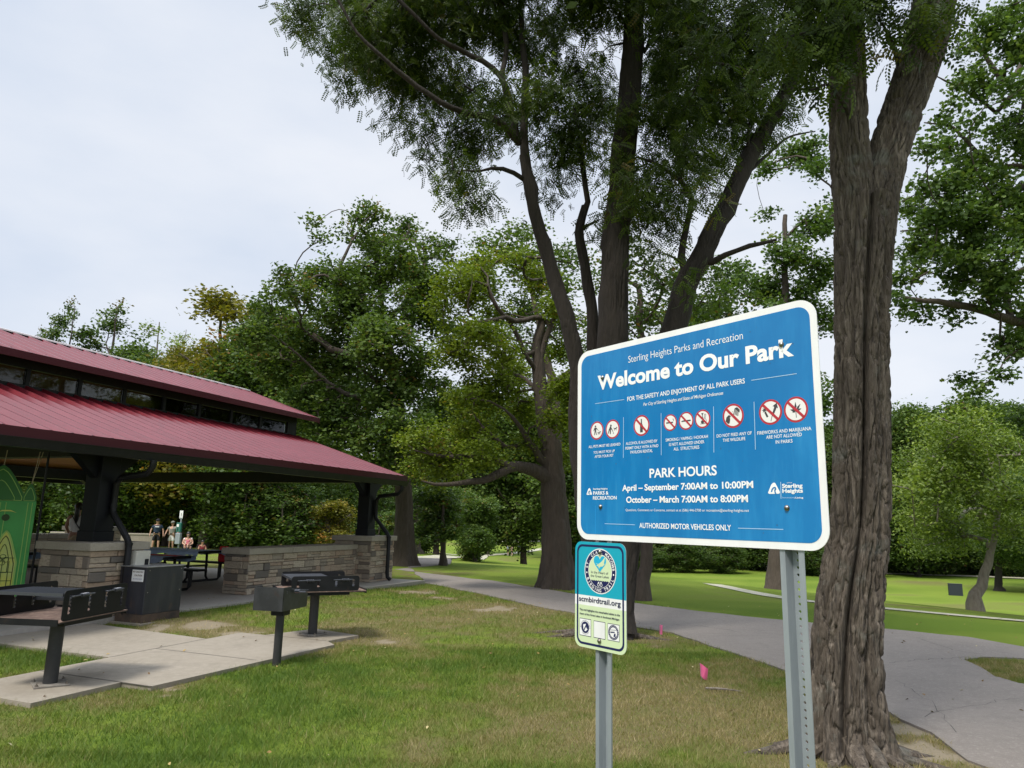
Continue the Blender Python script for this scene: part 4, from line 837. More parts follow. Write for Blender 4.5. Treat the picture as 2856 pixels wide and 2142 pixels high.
# ================================================================== BIRDING TRAIL SIGN on the same post
def t4(x, y): return sign_xy(1560 + x * 0.217, 1480 + y * 0.217, .004)
TLx, TBz = t4(200, 1460)[0], t4(219, 1500)[1]; TRx = t4(856, 300)[0]; TTz = t4(540, 152)[1]; TBz = t4(520, 1540)[1]
TW, TH = TRx - TLx, TTz - TBz; tp = SBL[:2] + SDIR * TLx
trl = thing('trail_sign', (tp[0] + SNRM[0] * .004, tp[1] + SNRM[1] * .004, Z0 + TBz), SROT, 'small teal and pale green birding trail sign bolted below the big blue sign', 'sign')
tf = lambda x, z, y: (x, -y, z); k = TW / .305
M['teal'] = mat('sign_teal', (0.005, 0.34, 0.46), 0.45); M['navy'] = mat('sign_navy', (0.006, 0.010, 0.075), 0.5); M['palegreen'] = mat('sign_pale_green', (0.58, 0.69, 0.43), 0.5); M['skyblue'] = mat('sign_sky_blue', (0.01, 0.40, 0.62), 0.5); M['t_ink'] = mat('sign_text_navy', (0.012, 0.016, 0.06), 0.6)
def tz(x, y): a, b = t4(x, y); return a - TLx, b - TBz
zs1, zs2 = tz(530, 855)[1], tz(530, 985)[1]
mb = MB(); full = rrect(0, TW, 0, TH, .036 * k)
def clip(poly, lo, hi): return [(x, min(max(z, lo), hi)) for x, z in poly if True]
def dd(l):
    o = []
    for p in l:
        if not o or (abs(p[0] - o[-1][0]) + abs(p[1] - o[-1][1])) > 1e-6: o.append(p)
    return o
mb.m = 3; mb.prism(full, -.003, 0, tf)
mb.m = 0; mb.flat([p for p in full if p[1] > zs1] + [(0, zs1), (TW, zs1)], .0004, tf); mb.m = 1; mb.flat([(0, zs2), (TW, zs2), (TW, zs1), (0, zs1)], .0004, tf); mb.m = 2; mb.flat([(0, zs2)] + [p for p in full if p[1] < zs2 and p[0] < TW / 2] + [p for p in full if p[1] < zs2 and p[0] >= TW / 2] + [(TW, zs2)], .0004, tf)
tpan = mb.build('panel', [M['teal'], M['white'], M['palegreen'], M['galv']], trl)
mb = MB(); i1, i2 = .012 * k, .0215 * k; mb.flat(rrect(i1, TW - i1, i1, TH - i1, .032 * k), .0008, tf, [rrect(i2, TW - i2, i2, TH - i2, .025 * k)[::-1]]); mb.build('border', M['navy'], tpan)
# round emblem
cc = Vector(tz(525, 522)); Rr = (tz(728, 522)[0] - tz(322, 522)[0]) / 2
mb = MB(); mb.m = 0; mb.flat(circle(cc.x, cc.y, Rr, 56), .0008, tf); mb.m = 1; mb.flat(circle(cc.x, cc.y, Rr * .955, 56), .0011, tf); mb.m = 0; mb.flat(circle(cc.x, cc.y, Rr * .745, 56), .0014, tf); mb.m = 2; mb.flat(circle(cc.x, cc.y, Rr * .72, 56), .0017, tf)
mb.m = 1; wv = []
for i in range(41): a = -RAD(38) - (RAD(180) - 2 * RAD(38)) * 0 ; 
ch = -.42; hw = math.sqrt(.72 ** 2 - ch ** 2); wv = [(cc.x + Rr * (-hw + 2 * hw * i / 40), cc.y + Rr * (ch + .02 * math.sin(i * 1.6))) for i in range(41)]
a0 = math.atan2(ch, hw); wv += [(cc.x + Rr * .72 * math.cos(a0 - (math.pi + 2 * a0) * i / 24), cc.y + Rr * .72 * math.sin(a0 - (math.pi + 2 * a0) * i / 24)) for i in range(1, 24)]
mb.flat(wv, .0020, tf)
mb.m = 3; hp = []
for i in range(48): t = 2 * math.pi * i / 48; hp.append((cc.x + Rr * .0265 * 16 * math.sin(t) ** 3 * .92, cc.y + Rr * (.36 + .0265 * (13 * math.cos(t) - 5 * math.cos(2 * t) - 2 * math.cos(3 * t) - math.cos(4 * t)))))
mb.flat(hp, .0020, tf)
mb.m = 2; B_ = lambda l: mb.flat([(cc.x + Rr * a, cc.y + Rr * b) for a, b in l], .0024, tf)
B_([(-.12, .30), (.0, .36), (.12, .44), (.36, .68), (.26, .38), (.30, .30), (.16, .22), (.02, .20), (-.06, .10), (-.08, .20), (-.22, .24)]); B_([(-.10, .30), (-.28, .36), (-.04, .24)])
mb.m = 0
for d in (-1, 1): mb.flat(circle(cc.x + d * .085 * Rr, cc.y - .60 * Rr, .075 * Rr, 16), .0024, tf, [circle(cc.x + d * .085 * Rr, cc.y - .60 * Rr, .05 * Rr, 16)[::-1]]); mb.flat([(cc.x + d * Rr * a, cc.y + Rr * b) for a, b in ((.03, -.55), (.13, -.55), (.10, -.47), (.04, -.47))], .0024, tf)
mb.build('emblem', [M['white'], M['navy'], M['palegreen'], M['skyblue']], tpan)
def arc_text(body, a_start, a_end, r, h, inward):
    mb = MB(); n = len(body)
    for i, c in enumerate(body):
        if c == ' ': continue
        a = RAD(a_start + (a_end - a_start) * i / (n - 1)); px_, pz_ = cc.x + r * math.cos(a), cc.y + r * math.sin(a)
        ux = Vector((math.sin(a), -math.cos(a))) if not inward else Vector((-math.sin(a), math.cos(a))); uz = Vector((-ux.y, ux.x))
        if c == '•': mb.flat(circle(px_, pz_, h * .3, 10), .0017, tf); continue
        v, fs = text_shape(c, .02); w0, w1 = v[:, 0].min(), v[:, 0].max(); s_ = h / .7
        mb.add([tf(px_ + ux.x * (p[0] - (w0 + w1) / 2) * s_ + uz.x * (p[1] - .34) * s_, pz_ + ux.y * (p[0] - (w0 + w1) / 2) * s_ + uz.y * (p[1] - .34) * s_, .0017) for p in v], fs)
    mb.build('lettering', M['letter'], tpan)
arc_text('ST. CLAIR MACOMB', 170, 8, Rr * .85, Rr * .135, False); arc_text('BIRDING TRAIL', 206, 336, Rr * .85, Rr * .135, True); arc_text('••', 187, -7, Rr * .85, Rr * .13, False)
for body, l, r, (t, b), bold in (('In the Heart of', (412, 552), (632, 562), (520, 552), .01), ('the Great Lakes', (405, 594), (640, 614), (562, 594), .01), ('scmbirdtrail.org', (256, 900), (792, 975), (835, 900), .016), ('This trail highlights the remarkable habitat in the', (264, 1025), (782, 1095), (998, 1024), .02), ('Heart of the Great Lakes in Southeast Michigan', (266, 1077), (775, 1150), (1052, 1077), .02)):
    x0, y0 = tz(*l); x1, y1 = tz(*r); cap = tz(l[0], t)[1] - tz(l[0], b)[1]; mb = MB(); put_text(mb, body, x0, x1, (y0 + y1) / 2, cap, .0020, tf, bold); mb.build('lettering', M['t_ink'], tpan)
for q, (xa, xb, ya, yb) in enumerate(((262, 410, 1133, 1350), (443, 592, 1163, 1390), (623, 775, 1195, 1425))):
    x0 = tz(xa, (ya + yb) / 2)[0]; x1 = tz(xb, (ya + yb) / 2)[0]; cy = tz((xa + xb) / 2, (ya + yb) / 2)[1]; h = (x1 - x0) / 2; cx = (x0 + x1) / 2; mb = MB()
    mb.m = 0; mb.flat([(cx - h, cy - h * 1.02), (cx + h, cy - h * 1.02), (cx + h, cy + h * 1.02), (cx - h, cy + h * 1.02)], .0008, tf); mb.m = 1; g_ = .95; mb.flat([(cx - h * g_, cy - h * g_), (cx + h * g_, cy - h * g_), (cx + h * g_, cy + h * g_), (cx - h * g_, cy + h * g_)], .0011, tf)
    if q == 0:
        mb.m = 2; mb.flat(circle(cx, cy, h * .68, 28), .0014, tf); mb.m = 1; mb.flat([(cx - h * .36, cy + h * .30), (cx + h * .1, cy + h * .42), (cx + h * .2, cy - h * .05), (cx + h * .42, cy - h * .2), (cx + h * .1, cy - h * .45), (cx - h * .28, cy - h * .40)], .0017, tf); mb.m = 2; mb.flat([(cx - h * .38, cy - h * .48), (cx - h * .22, cy - h * .52), (cx + h * .40, cy + h * .46), (cx + h * .24, cy + h * .52)], .0020, tf)
        for i in range(16): a = RAD(180 - i * 12); mb.flat(circle(cx + h * .8 * math.cos(a), cy + h * .8 * math.sin(a), h * .055, 5), .0015, tf)
        for i in range(8): a = RAD(-45 - i * 12); mb.flat(circle(cx + h * .8 * math.cos(a), cy + h * .8 * math.sin(a), h * .055, 5), .0015, tf)
    if q == 2:
        mb.m = 2; mb.flat(circle(cx, cy, h * .88, 32), .0014, tf, [circle(cx, cy, h * .62, 28)[::-1]]); mb.m = 1
        for i in range(22): a = RAD(i * 360 / 22); mb.flat(circle(cx + h * .75 * math.cos(a), cy + h * .75 * math.sin(a), h * .05, 5), .0017, tf)
        mb.m = 2; mb.flat([(cx - h * .55, cy + h * .05), (cx + h * .2, cy + h * .12), (cx + h * .2, cy - h * .02), (cx - h * .5, cy - h * .10)], .0015, tf); mb.flat([(cx + h * .12, cy - h * .1), (cx + h * .36, cy - h * .1), (cx + h * .36, cy - h * .5), (cx + h * .0, cy - h * .5)], .0015, tf); mb.flat([(cx - h * .5, cy + h * .28), (cx + h * .5, cy + h * .36), (cx + h * .5, cy + h * .31), (cx - h * .5, cy + h * .23)], .0015, tf)
    mb.build('seal' if q != 1 else 'blank_square', [M['t_ink'], M['white'], M['navy']], tpan)
for q in ((528, 275), (521, 1418)): x, z = tz(*q); bolt(x, z, tpan, .0085, .0026)
# ================================================================== TREES
class Skel:
    """branch skeleton: nodes with parents; limbs are given, finer branches grow towards leaf clusters"""
    def __init__(s, cap=30000):
        s.P = np.zeros((cap, 3)); s.par = np.full(cap, -1, int); s.rm = np.zeros(cap); s.D = np.zeros((cap, 3)); s.n = 0
    def node(s, p, par, r, d):
        i = s.n; s.P[i] = p; s.par[i] = par; s.rm[i] = r; s.D[i] = d; s.n += 1; return i
    def limb(s, pts, rads, step=0.3, root=False, jit=0.02, seed=0):
        pts = np.array(pts, float); rg = np.random.default_rng(seed + 77)
        if s.n and not root: last = int(np.argmin(np.linalg.norm(s.P[:s.n] - pts[0], axis=1)))
        else: last = -1
        seg = np.linalg.norm(np.diff(pts, axis=0), axis=1); T = np.concatenate([[0], np.cumsum(seg)]); n = max(2, int(T[-1] / step) + 1); t = np.linspace(0, T[-1], n)
        def cr(a):                                      # smooth interpolation through the given points
            m = np.gradient(a, T) if len(a) > 2 else np.full(len(a), (a[-1] - a[0]) / T[-1]); k = np.clip(np.searchsorted(T, t, side='right') - 1, 0, len(T) - 2)
            h = T[k + 1] - T[k]; u = (t - T[k]) / h
            return (2 * u**3 - 3 * u**2 + 1) * a[k] + (u**3 - 2 * u**2 + u) * h * m[k] + (-2 * u**3 + 3 * u**2) * a[k + 1] + (u**3 - u**2) * h * m[k + 1]
        q = np.stack([cr(pts[:, i]) for i in range(3)], 1); rr = np.interp(t, T, rads); d = np.gradient(q, axis=0); d /= np.linalg.norm(d, axis=1)[:, None]
        q[1:] += rg.normal(0, 1, q[1:].shape) * jit * np.minimum(1, 4 * rr[1:, None] + .3)
        i0 = 0 if last < 0 else (1 if np.linalg.norm(s.P[last] - q[0]) < step * .6 else 0)
        for i in range(i0, n): last = s.node(q[i], last, rr[i], d[i])
        return s
    def grow(s, targets, step=0.4, seed=1, up=0.1, wig=0.06, minr=0.0):
        rg = np.random.default_rng(seed); T = np.array(targets); base = s.P[:s.n].copy()
        dd = np.min(np.linalg.norm(T[:, None, :] - base[None], axis=2), axis=1) if len(base) * len(T) < 2e7 else np.linalg.norm(T - base.mean(0), axis=1)
        tips = []
        for j in np.argsort(dd):
            t = T[j]; n = s.n; v = t - s.P[:n]; dist = np.linalg.norm(v, axis=1); al = np.einsum('ij,ij->i', v, s.D[:n]) / (dist + 1e-6)
            cost = dist * (1.25 - 0.35 * al) + (s.rm[:n] < 0) * 0; i = int(np.argmin(cost)); L_ = dist[i]
            if L_ < 0.06: tips.append(i); continue
            k = max(1, int(math.ceil(L_ / step))); p0 = s.P[i]; c = p0 + s.D[i] * L_ * .38 + np.array([0, 0, up * L_]) + rg.normal(0, wig * L_, 3); last = i
            for q in range(1, k + 1):
                u = q / k; p = (1 - u) ** 2 * p0 + 2 * u * (1 - u) * c + u * u * t; d = p - s.P[last]; d = d / (np.linalg.norm(d) + 1e-9); last = s.node(p, last, 0.0, d)
            tips.append(last)
        return tips
    def radii(s, tip=0.006, expo=0.5):
        n = s.n; cnt = np.zeros(n); par = s.par[:n]; has = np.zeros(n, bool); has[par[par >= 0]] = True; cnt[~has] = 1
        for i in range(n - 1, 0, -1):
            if par[i] >= 0: cnt[par[i]] += cnt[i]
        r = np.maximum(s.rm[:n], tip * cnt ** expo)
        for i in range(n):
            if par[i] >= 0: r[i] = min(r[i], r[par[i]])
        s.cnt = cnt; return r
    def chains(s, r):
        n = s.n; ch = [[] for _ in range(n)]
        for i in range(n):
            if s.par[i] >= 0: ch[s.par[i]].append(i)
        out = []; stack = [(i, -1) for i in range(n) if s.par[i] < 0]
        while stack:
            i, frm = stack.pop(); c = [] if frm < 0 else [frm]; c.append(i)
            while ch[i]:
                k = max(ch[i], key=lambda a: (r[a], s.cnt[a]))
                for a in ch[i]:
                    if a != k: stack.append((a, i))
                i = k; c.append(i)
            if len(c) > 1: out.append((c, frm >= 0))
        return out
def loft(chains, P, r, rmin=0.0, rmax=9, bark=None, seed=0):
    """tubes along chains; bark=(amp, freq) roughens thick ones"""
    V, Fq, o = [], [], 0
    for c, br in chains:
        c = list(c); rr = np.array([r[i] for i in c]); 
        if br: rr[0] = rr[1] * 1.15
        if not (rmin <= rr[min(1, len(rr) - 1)] < rmax): continue
        pts = P[c]; R0 = rr.max(); k = 4 if R0 < .015 else 5 if R0 < .035 else 8 if R0 < .09 else 14 if R0 < .16 else 24
        d = np.gradient(pts, axis=0); d /= np.linalg.norm(d, axis=1)[:, None] + 1e-9
        a = np.cross(d[0], (0, 0, 1.0) if abs(d[0][2]) < .9 else (1.0, 0, 0)); A = np.zeros_like(pts)
        for i in range(len(pts)): a = a - d[i] * (a @ d[i]); a /= np.linalg.norm(a) + 1e-9; A[i] = a
        B = np.cross(d, A); th = np.arange(k) * 2 * math.pi / k; cs, sn_ = np.cos(th), np.sin(th)
        ring = A[:, None, :] * cs[None, :, None] + B[:, None, :] * sn_[None, :, None]; rad = np.repeat(rr[:, None], k, 1)
        if R0 > .05: q = pts[:, None, :] + ring * rad[..., None]; rad = rad * (1 + .16 * (vnoise((q * np.array([5, 5, 2.2])).reshape(-1, 3), seed).reshape(rad.shape) - .5) * 2)
        v = pts[:, None, :] + ring * rad[..., None]; V.append(v.reshape(-1, 3)); m = len(pts); i = np.arange(m - 1)[:, None] * k; j = np.arange(k)[None]; jn = (j + 1) % k
        Fq.append((np.stack([i + j, i + jn, i + k + jn, i + k + j], -1) + o).reshape(-1, 4)); o += m * k
    if not V: return np.zeros((0, 3)), np.zeros((0, 4), int)
    return np.concatenate(V), np.concatenate(Fq)
def bark_trunk(pts, rads, sides=120, dz=0.03, amp=0.022, freq=9.0, flare=None, groove=None, seed=0, zfreq=1.5, cap=False):
    """thick stem with deep interlaced ridges; flare=(height, amount, lobes, phase)"""
    pts = np.array(pts, float); seg = np.linalg.norm(np.diff(pts, axis=0), axis=1); T = np.concatenate([[0], np.cumsum(seg)]); n = int(T[-1] / dz) + 2; t = np.linspace(0, T[-1], n)
    sk = Skel(n + 5); sk.limb(pts, rads, dz, True, 0.0); q = sk.P[:sk.n]; rr = sk.rm[:sk.n]; n = sk.n
    d = np.gradient(q, axis=0); d /= np.linalg.norm(d, axis=1)[:, None]; a = np.cross(d[0], (0, 1.0, 0)); A = np.zeros_like(q)
    for i in range(n): a = a - d[i] * (a @ d[i]); a /= np.linalg.norm(a); A[i] = a
    B = np.cross(d, A); th = np.arange(sides) * 2 * math.pi / sides; ring = A[:, None] * np.cos(th)[None, :, None] + B[:, None] * np.sin(th)[None, :, None]
    L_ = np.linspace(0, np.linalg.norm(np.diff(q, axis=0), axis=1).sum(), n); rad = np.repeat(rr[:, None], sides, 1); TH, ZZ = np.meshgrid(th, L_)
    if flare:
        e = np.exp(-(ZZ / flare[0]) ** 1.1); rad = rad * (1 + flare[1] * e * (.45 + .55 * np.maximum(0, np.cos(flare[2] * TH + flare[3] + .8 * np.sin(TH * 2))) ** 1.5) + .10 * np.cos(flare[2] * TH + flare[3] + .8 * np.sin(TH * 2)) * np.exp(-ZZ / (flare[0] * 5)))
    if groove:
        for g0, w, dep, tw in groove: dx = np.angle(np.exp(1j * (TH - g0 - tw * ZZ))); rad = rad - dep * np.exp(-(dx / w) ** 2)
    rm = rr.max(); p3 = np.stack([np.cos(TH) * rm * freq, np.sin(TH) * rm * freq, ZZ * zfreq], -1).reshape(-1, 3)
    wp = (vnoise(p3 * np.array([.5, .5, 1.3]) + 5, seed + 1) - .5) * 1.5; p3w = p3 + np.stack([wp, -wp, 0 * wp], 1)
    n1 = np.abs(2 * vnoise(p3w, seed + 2) - 1); n2 = np.abs(2 * vnoise(p3w * np.array([1.9, 1.9, 2.3]) + 3, seed + 3) - 1); fine = fbm(p3 * np.array([3, 3, 4.0]), seed + 4, 2)
    h = (-np.exp(-n1 / .17) - .5 * np.exp(-n2 / .16) + .55 * (fine - .5)).reshape(rad.shape); big = (vnoise(np.stack([np.cos(TH) * 1.3, np.sin(TH) * 1.3, ZZ * .9], -1).reshape(-1, 3), seed + 6) - .5).reshape(rad.shape)
    rad = rad + amp * (h + .2) + .05 * rr[:, None] * big * 2
    V = (q[:, None] + ring * rad[..., None]).reshape(-1, 3); i = np.arange(n - 1)[:, None] * sides; j = np.arange(sides)[None]; jn = (j + 1) % sides
    return V, np.stack([i + j, i + jn, i + sides + jn, i + sides + j], -1).reshape(-1, 4)
def join(parts):
    V, F, o = [], [], 0
    for v, f in parts:
        if len(v): V.append(v); F.append(f + o); o += len(v)
    return np.concatenate(V), np.concatenate(F)
# ---- leaves
QUAD = (np.array([(0, -.5, 0), (.30, -.02, .05), (0, .5, -.04), (-.30, -.02, .05)]), np.array([(0, 1, 2, 3)]))
def oakleaf():
    return (np.array([(0, -.5, 0), (.20, -.18, .04), (.30, .12, .06), (.10, .30, .02), (0, .5, -.06), (-.10, .30, .02), (-.30, .12, .06), (-.20, -.18, .04)]), np.array([(0, 1, 2, 3), (0, 3, 4, 5), (0, 5, 6, 7)]))
def mapleleaf():
    return (np.array([(0, -.5, 0), (.42, -.22, -.05), (.24, -.02, .03), (.50, .20, -.06), (.17, .20, .04), (0, .55, -.06), (-.17, .20, .04), (-.50, .20, -.06), (-.24, -.02, .03), (-.42, -.22, -.05)]), np.array([(0, 1, 2, 8), (8, 0, 9, 9), (2, 3, 4, 8), (4, 5, 6, 8), (6, 7, 8, 8)]))
MAPLE = (np.array([(0, -.5, 0), (.42, -.22, -.05), (.24, .0, .03), (.50, .22, -.06), (0, .55, -.06), (-.50, .22, -.06), (-.24, .0, .03), (-.42, -.22, -.05)]), np.array([(0, 1, 2, 6), (0, 6, 7, 7), (2, 3, 4, 6), (4, 5, 6, 6)]))
def frond(pairs=8, L_=.24, lw=.017, ll=.044):
    v, f = [], []
    for i in range(pairs):
        y = L_ * (.12 + .85 * i / (pairs - 1)); z = -.35 * y * y / L_
        for s_ in (-1, 1):
            b = len(v); k = 1 - .25 * abs(i / (pairs - 1) - .4); dx, dy = s_ * .9, .42
            for a, w in ((0.08, 0), (.5, .5), (1.0, 0), (.5, -.5)): v.append((dx * ll * a * k - dy * s_ * 0 - w * lw * dy * s_, y + dy * ll * a * k + w * lw * .9, z - .25 * ll * a))
            f.append((b, b + 1, b + 2, b + 3))
    return np.array(v), np.array(f)
FROND = frond(6, .20, .030, .056); FROND_S = frond(6, .22, .026, .055)
def leaves(P, tmpl, size, seed, tint, droop=0.0, flat=0.5, dirs=None):
    """one leaf (or frond) at each of P; tint per leaf"""
    tv, tfc = tmpl; n = len(P); rg = np.random.default_rng(seed); az = rg.random(n) * 2 * math.pi
    y = np.stack([np.cos(az), np.sin(az), rg.normal(-droop, .35, n)], 1)
    if dirs is not None: y = y * .55 + dirs
    y /= np.linalg.norm(y, axis=1)[:, None]; z = np.stack([rg.normal(0, 1, n), rg.normal(0, 1, n), rg.normal(0, 1, n) * .6], 1) * (1 - flat) + np.array([0, 0, flat])
    x = np.cross(y, z); x /= np.linalg.norm(x, axis=1)[:, None] + 1e-9; z = np.cross(x, y); s_ = size * (.7 + .6 * rg.random(n))
    V = P[:, None, :] + s_[:, None, None] * (tv[None, :, 0:1] * x[:, None] + tv[None, :, 1:2] * y[:, None] + tv[None, :, 2:3] * z[:, None]); k = len(tv)
    F = (tfc[None] + (np.arange(n) * k)[:, None, None]).reshape(-1, tfc.shape[1]); t = np.repeat(np.clip(tint, 0, 1), k) 
    return V.reshape(-1, 3), F, t
def leaf_obj(name, parts, m, parent):
    V, F, T, o = [], [], [], 0
    for v, f, t in parts: V.append(v); F.append(f + o); T.append(t); o += len(v)
    V = np.concatenate(V); F = np.concatenate(F); T = np.concatenate(T)
    if F.shape[1] == 4 and (F[:, 2] == F[:, 3]).any():
        tri = F[:, 2] == F[:, 3]; F = np.concatenate([F[~tri][:, [0, 1, 2]], F[~tri][:, [0, 2, 3]], F[tri][:, :3]])
    return np_mesh(name, V, F, m, parent, False, T)
def blobs(spec, Y, dens, seed, squash=.85, dy=0.0, gap=.42, gfreq=1.1, ymul=1.0):
    """leaf-cluster centres in round lobes given by photo pixel, radius and depth"""
    rg = np.random.default_rng(seed); out = []
    for b in spec:
        px, py, r = b[:3]; Yb = Y + (b[3] if len(b) > 3 else rg.normal(0, dy)); c = at_y(px, py, Yb); R_ = r * np.linalg.norm(c - EYEP) / FPX / math.sqrt(1 + ((px - CX) ** 2 + (py - CY) ** 2) / FPX ** 2); n = max(3, int(dens * R_ ** 2.3))
        q = rg.normal(0, 1, (n, 3)); q /= np.linalg.norm(q, axis=1)[:, None]; q *= (rg.random(n) ** .45)[:, None] * R_ * np.array([1, ymul, squash]); out.append(c + q)
    P = np.concatenate(out)
    if gap > 0: P = P[vnoise(P * gfreq + seed, seed) > gap * .75]
    return P
def scatter(C, k, rad, seed, flat=.6):
    rg = np.random.default_rng(seed); n = len(C); P = np.repeat(C, k, 0) + rg.normal(0, rad, (n * k, 3)) * np.array([1, 1, flat]); ci = np.repeat(np.arange(n), k)
    ct = rg.normal(0.40, .20, n); t = ct[ci] + rg.normal(0, .15, n * k); return P, t
def mk_tree(name, base, label, cat='tree', group=None):
    return thing(name, base, 0, label, cat, group)
def local(V, base): return V - np.asarray(base)[None]
def z8(x, y): return (700 + x * .6781, y * .6781)
def px3(l, Y): return [at_y(p[0], p[1], Y + (p[2] if len(p) > 2 else 0)) for p in l]

# ---------------------------------------------------------------- the many-stemmed locust behind the signs
B2 = gpt(at_z(1688, 1772)); Y2 = B2[1]
t2 = mk_tree('locust_tree', B2, 'tall dark locust with several stems spreading up from behind the blue sign')
zz = lambda l, Y=Y2: px3([(*z8(p[0], p[1]), *(p[2:])) for p in l], Y)
sk = Skel(); bx_ = np.array(B2) + (0, 0, .9)
main = [B2 + (0, 0, -.1), B2 + (.03, 0, .6), B2 + (.05, 0, 1.6)] + zz([(1490, 1400), (1500, 1000), (1535, 620), (1565, 300), (1580, 0), (1600, -350), (1590, -800)])
left = [B2 + (-.12, .0, .1), B2 + (-.16, .02, .9)] + zz([(1340, 1720, -.1), (1345, 1550, -.2), (1310, 1340, -.3), (1240, 1120, -.3), (1190, 960, -.3), (1150, 800, -.3), (1125, 640, -.3), (1125, 480, -.3), (1130, 300, -.3), (1110, 80, -.2), (1110, -200, 0), (1080, -500)])
mid = [B2 + (-.05, .15, .1), B2 + (-.04, .2, 1.2)] + zz([(1412, 1500, .3), (1400, 1250, .3), (1370, 1080, .3), (1350, 960, .3), (1375, 850, .4), (1360, 650, .5), (1330, 450, .6)])
right = [B2 + (.16, -.02, .1), B2 + (.30, -.03, 1.1)] + zz([(1735, 1380, -.1), (1800, 1150, -.1), (1860, 1040, -.1), (1950, 850, 0), (2050, 650, .1), (2140, 490, .2), (2230, 320, .3), (2290, 100, .4), (2330, -200, .5)])
sk.limb(main, np.interp(np.arange(len(main)), [0, 2, 4, 6, len(main) - 1], [.27, .235, .21, .175, .05]), root=True)
sk.limb(left, np.interp(np.arange(len(left)), [0, 4, 8, len(left) - 1], [.135, .112, .082, .02]), root=True)
sk.limb(mid, np.interp(np.arange(len(mid)), [0, 3, len(mid) - 1], [.105, .09, .03]), root=True)
sk.limb(right, np.interp(np.arange(len(right)), [0, 3, 7, len(right) - 1], [.20, .17, .12, .03]), root=True)
nmain = sk.n
for l, r0, r1 in (([(1105, 590, -.3), (1060, 430, -.4), (1028, 310, -.5), (900, 225, -.6), (760, 150, -.8), (690, 80, -.9), (590, -20, -1)], .065, .02), ([(1030, 315, -.5), (1050, 180, -.3), (1025, 40, -.2), (1020, -150, 0)], .045, .015),
    ([(1100, 590, -.3), (1010, 490, -.6), (905, 468, -.8), (830, 445, -1), (650, 330, -1.2), (530, 225, -1.4), (440, 140, -1.5), (355, -5, -1.6)], .06, .018), ([(1118, 735, -.3), (1060, 700, -.5), (1000, 690, -.6), (940, 705, -.7)], .045, .015),
    ([(1780, 1090, -.1), (1772, 1050), (1790, 930), (1812, 800, -.2), (1760, 740, -.3), (1680, 680, -.4), (1590, 645, -.4)], .065, .02), ([(2040, 650, .1), (2045, 560), (2060, 430, -.1)], .04, .012), ([(1845, 1085, -.1), (1900, 1078, -.2), (1960, 1045, -.3), (2050, 1012, -.35), (2110, 1000, -.4), (2162, 985, -.42)], .06, .02),
    ([(2110, 1000, -.4), (2135, 1004, -.4), (2166, 997, -.4)], .022, .008), ([(1620, 210), (1650, 165), (1740, 190, -.2), (1835, 240, -.3), (1950, 265, -.4), (2060, 290, -.5)], .05, .015), ([(1840, 235, -.3), (1860, 150, -.3), (1870, 60, -.2)], .03, .01), ([(1520, 180), (1480, 190, -.2), (1450, 210, -.3)], .02, .006), ([(1380, 930, .3), (1410, 905, .2), (1440, 900, .1)], .03, .01), ([(2010, 740, .1), (2120, 640, .6), (2220, 560, .9), (2320, 540, 1.2)], .04, .01), ([(1790, 1090, -.1), (1740, 1060, -.2), (1690, 1040, -.3)], .03, .01)):
    sk.limb(zz(l), np.linspace(r0, r1, len(l)), .18, jit=.012, seed=len(l))
BL2 = [(230, 60, 90), (330, 150, 110), (320, 290, 60), (430, 330, 110), (560, 250, 140), (560, 420, 90), (700, 330, 130), (700, 500, 110), (760, 620, 90), (800, 760, 110), (780, 880, 60), (900, 560, 120), (900, 700, 110), (900, 830, 80), (1000, 600, 110), (950, 150, 150), (750, 150, 130), (560, 100, 120), (420, 120, 100), (1100, 250, 120), (1250, 100, 100), (1200, 400, 120), (1300, 550, 140), (1250, 750, 120), (1280, 880, 90), (1400, 450, 110), (1420, 650, 100), (1380, 800, 80), (1500, 450, 80), (1500, 850, 90), (1550, 950, 70), (1680, 350, 120), (1760, 500, 130), (1690, 630, 100), (1850, 400, 130), (1950, 300, 130), (1900, 600, 110), (2050, 400, 100), (1800, 100, 140), (2000, 120, 150), (2150, 250, 120), (2100, 80, 120), (1660, 850, 90), (1720, 950, 60), (1800, 1150, 50), (1400, 40, 100), (1080, 480, 100), (650, 30, 130), (850, 30, 130), (1050, 60, 110), (1250, 640, 90), (1150, 560, 80), (1640, 480, 80), (1980, 480, 90), (2150, 430, 80), (1500, 650, 70), (1560, 60, 90), (1700, 40, 120), (1350, 1000, 70), (1600, 1050, 60), (1560, 780, 80), (1650, 750, 90), (1850, 720, 80), (1760, 800, 70), (1900, 790, 55), (1460, 930, 60), (1250, 980, 55), (1700, 1060, 55), (1350, 300, 80), (1200, 300, 80), (1780, 620, 90), (2000, 620, 70), (1740, 240, 100), (1900, 200, 100), (2080, 560, 70), (1440, 250, 60), (600, 210, 90), (480, 230, 90), (980, 380, 90), (850, 380, 90),
       (700, -120, 200), (1000, -150, 220), (1400, -150, 220), (1800, -150, 220), (2150, -100, 200), (400, -60, 120), (1200, -350, 260), (1700, -350, 260)]
C2 = blobs([(*z8(a, b), c * .6781) for a, b, c in BL2], Y2, 185, 4, .85, .75, .50, 1.7)
C2 = np.concatenate([C2, blobs([(*z8(a, b), c * .6781) for a, b, c in BL2 if b < 500][::2], Y2 + 2.2, 60, 14, .85, .8, .45, 1.3)])
tips = sk.grow(C2, .28, 3, .05, .10); r = sk.radii(.0045, .44); ch = sk.chains(r)
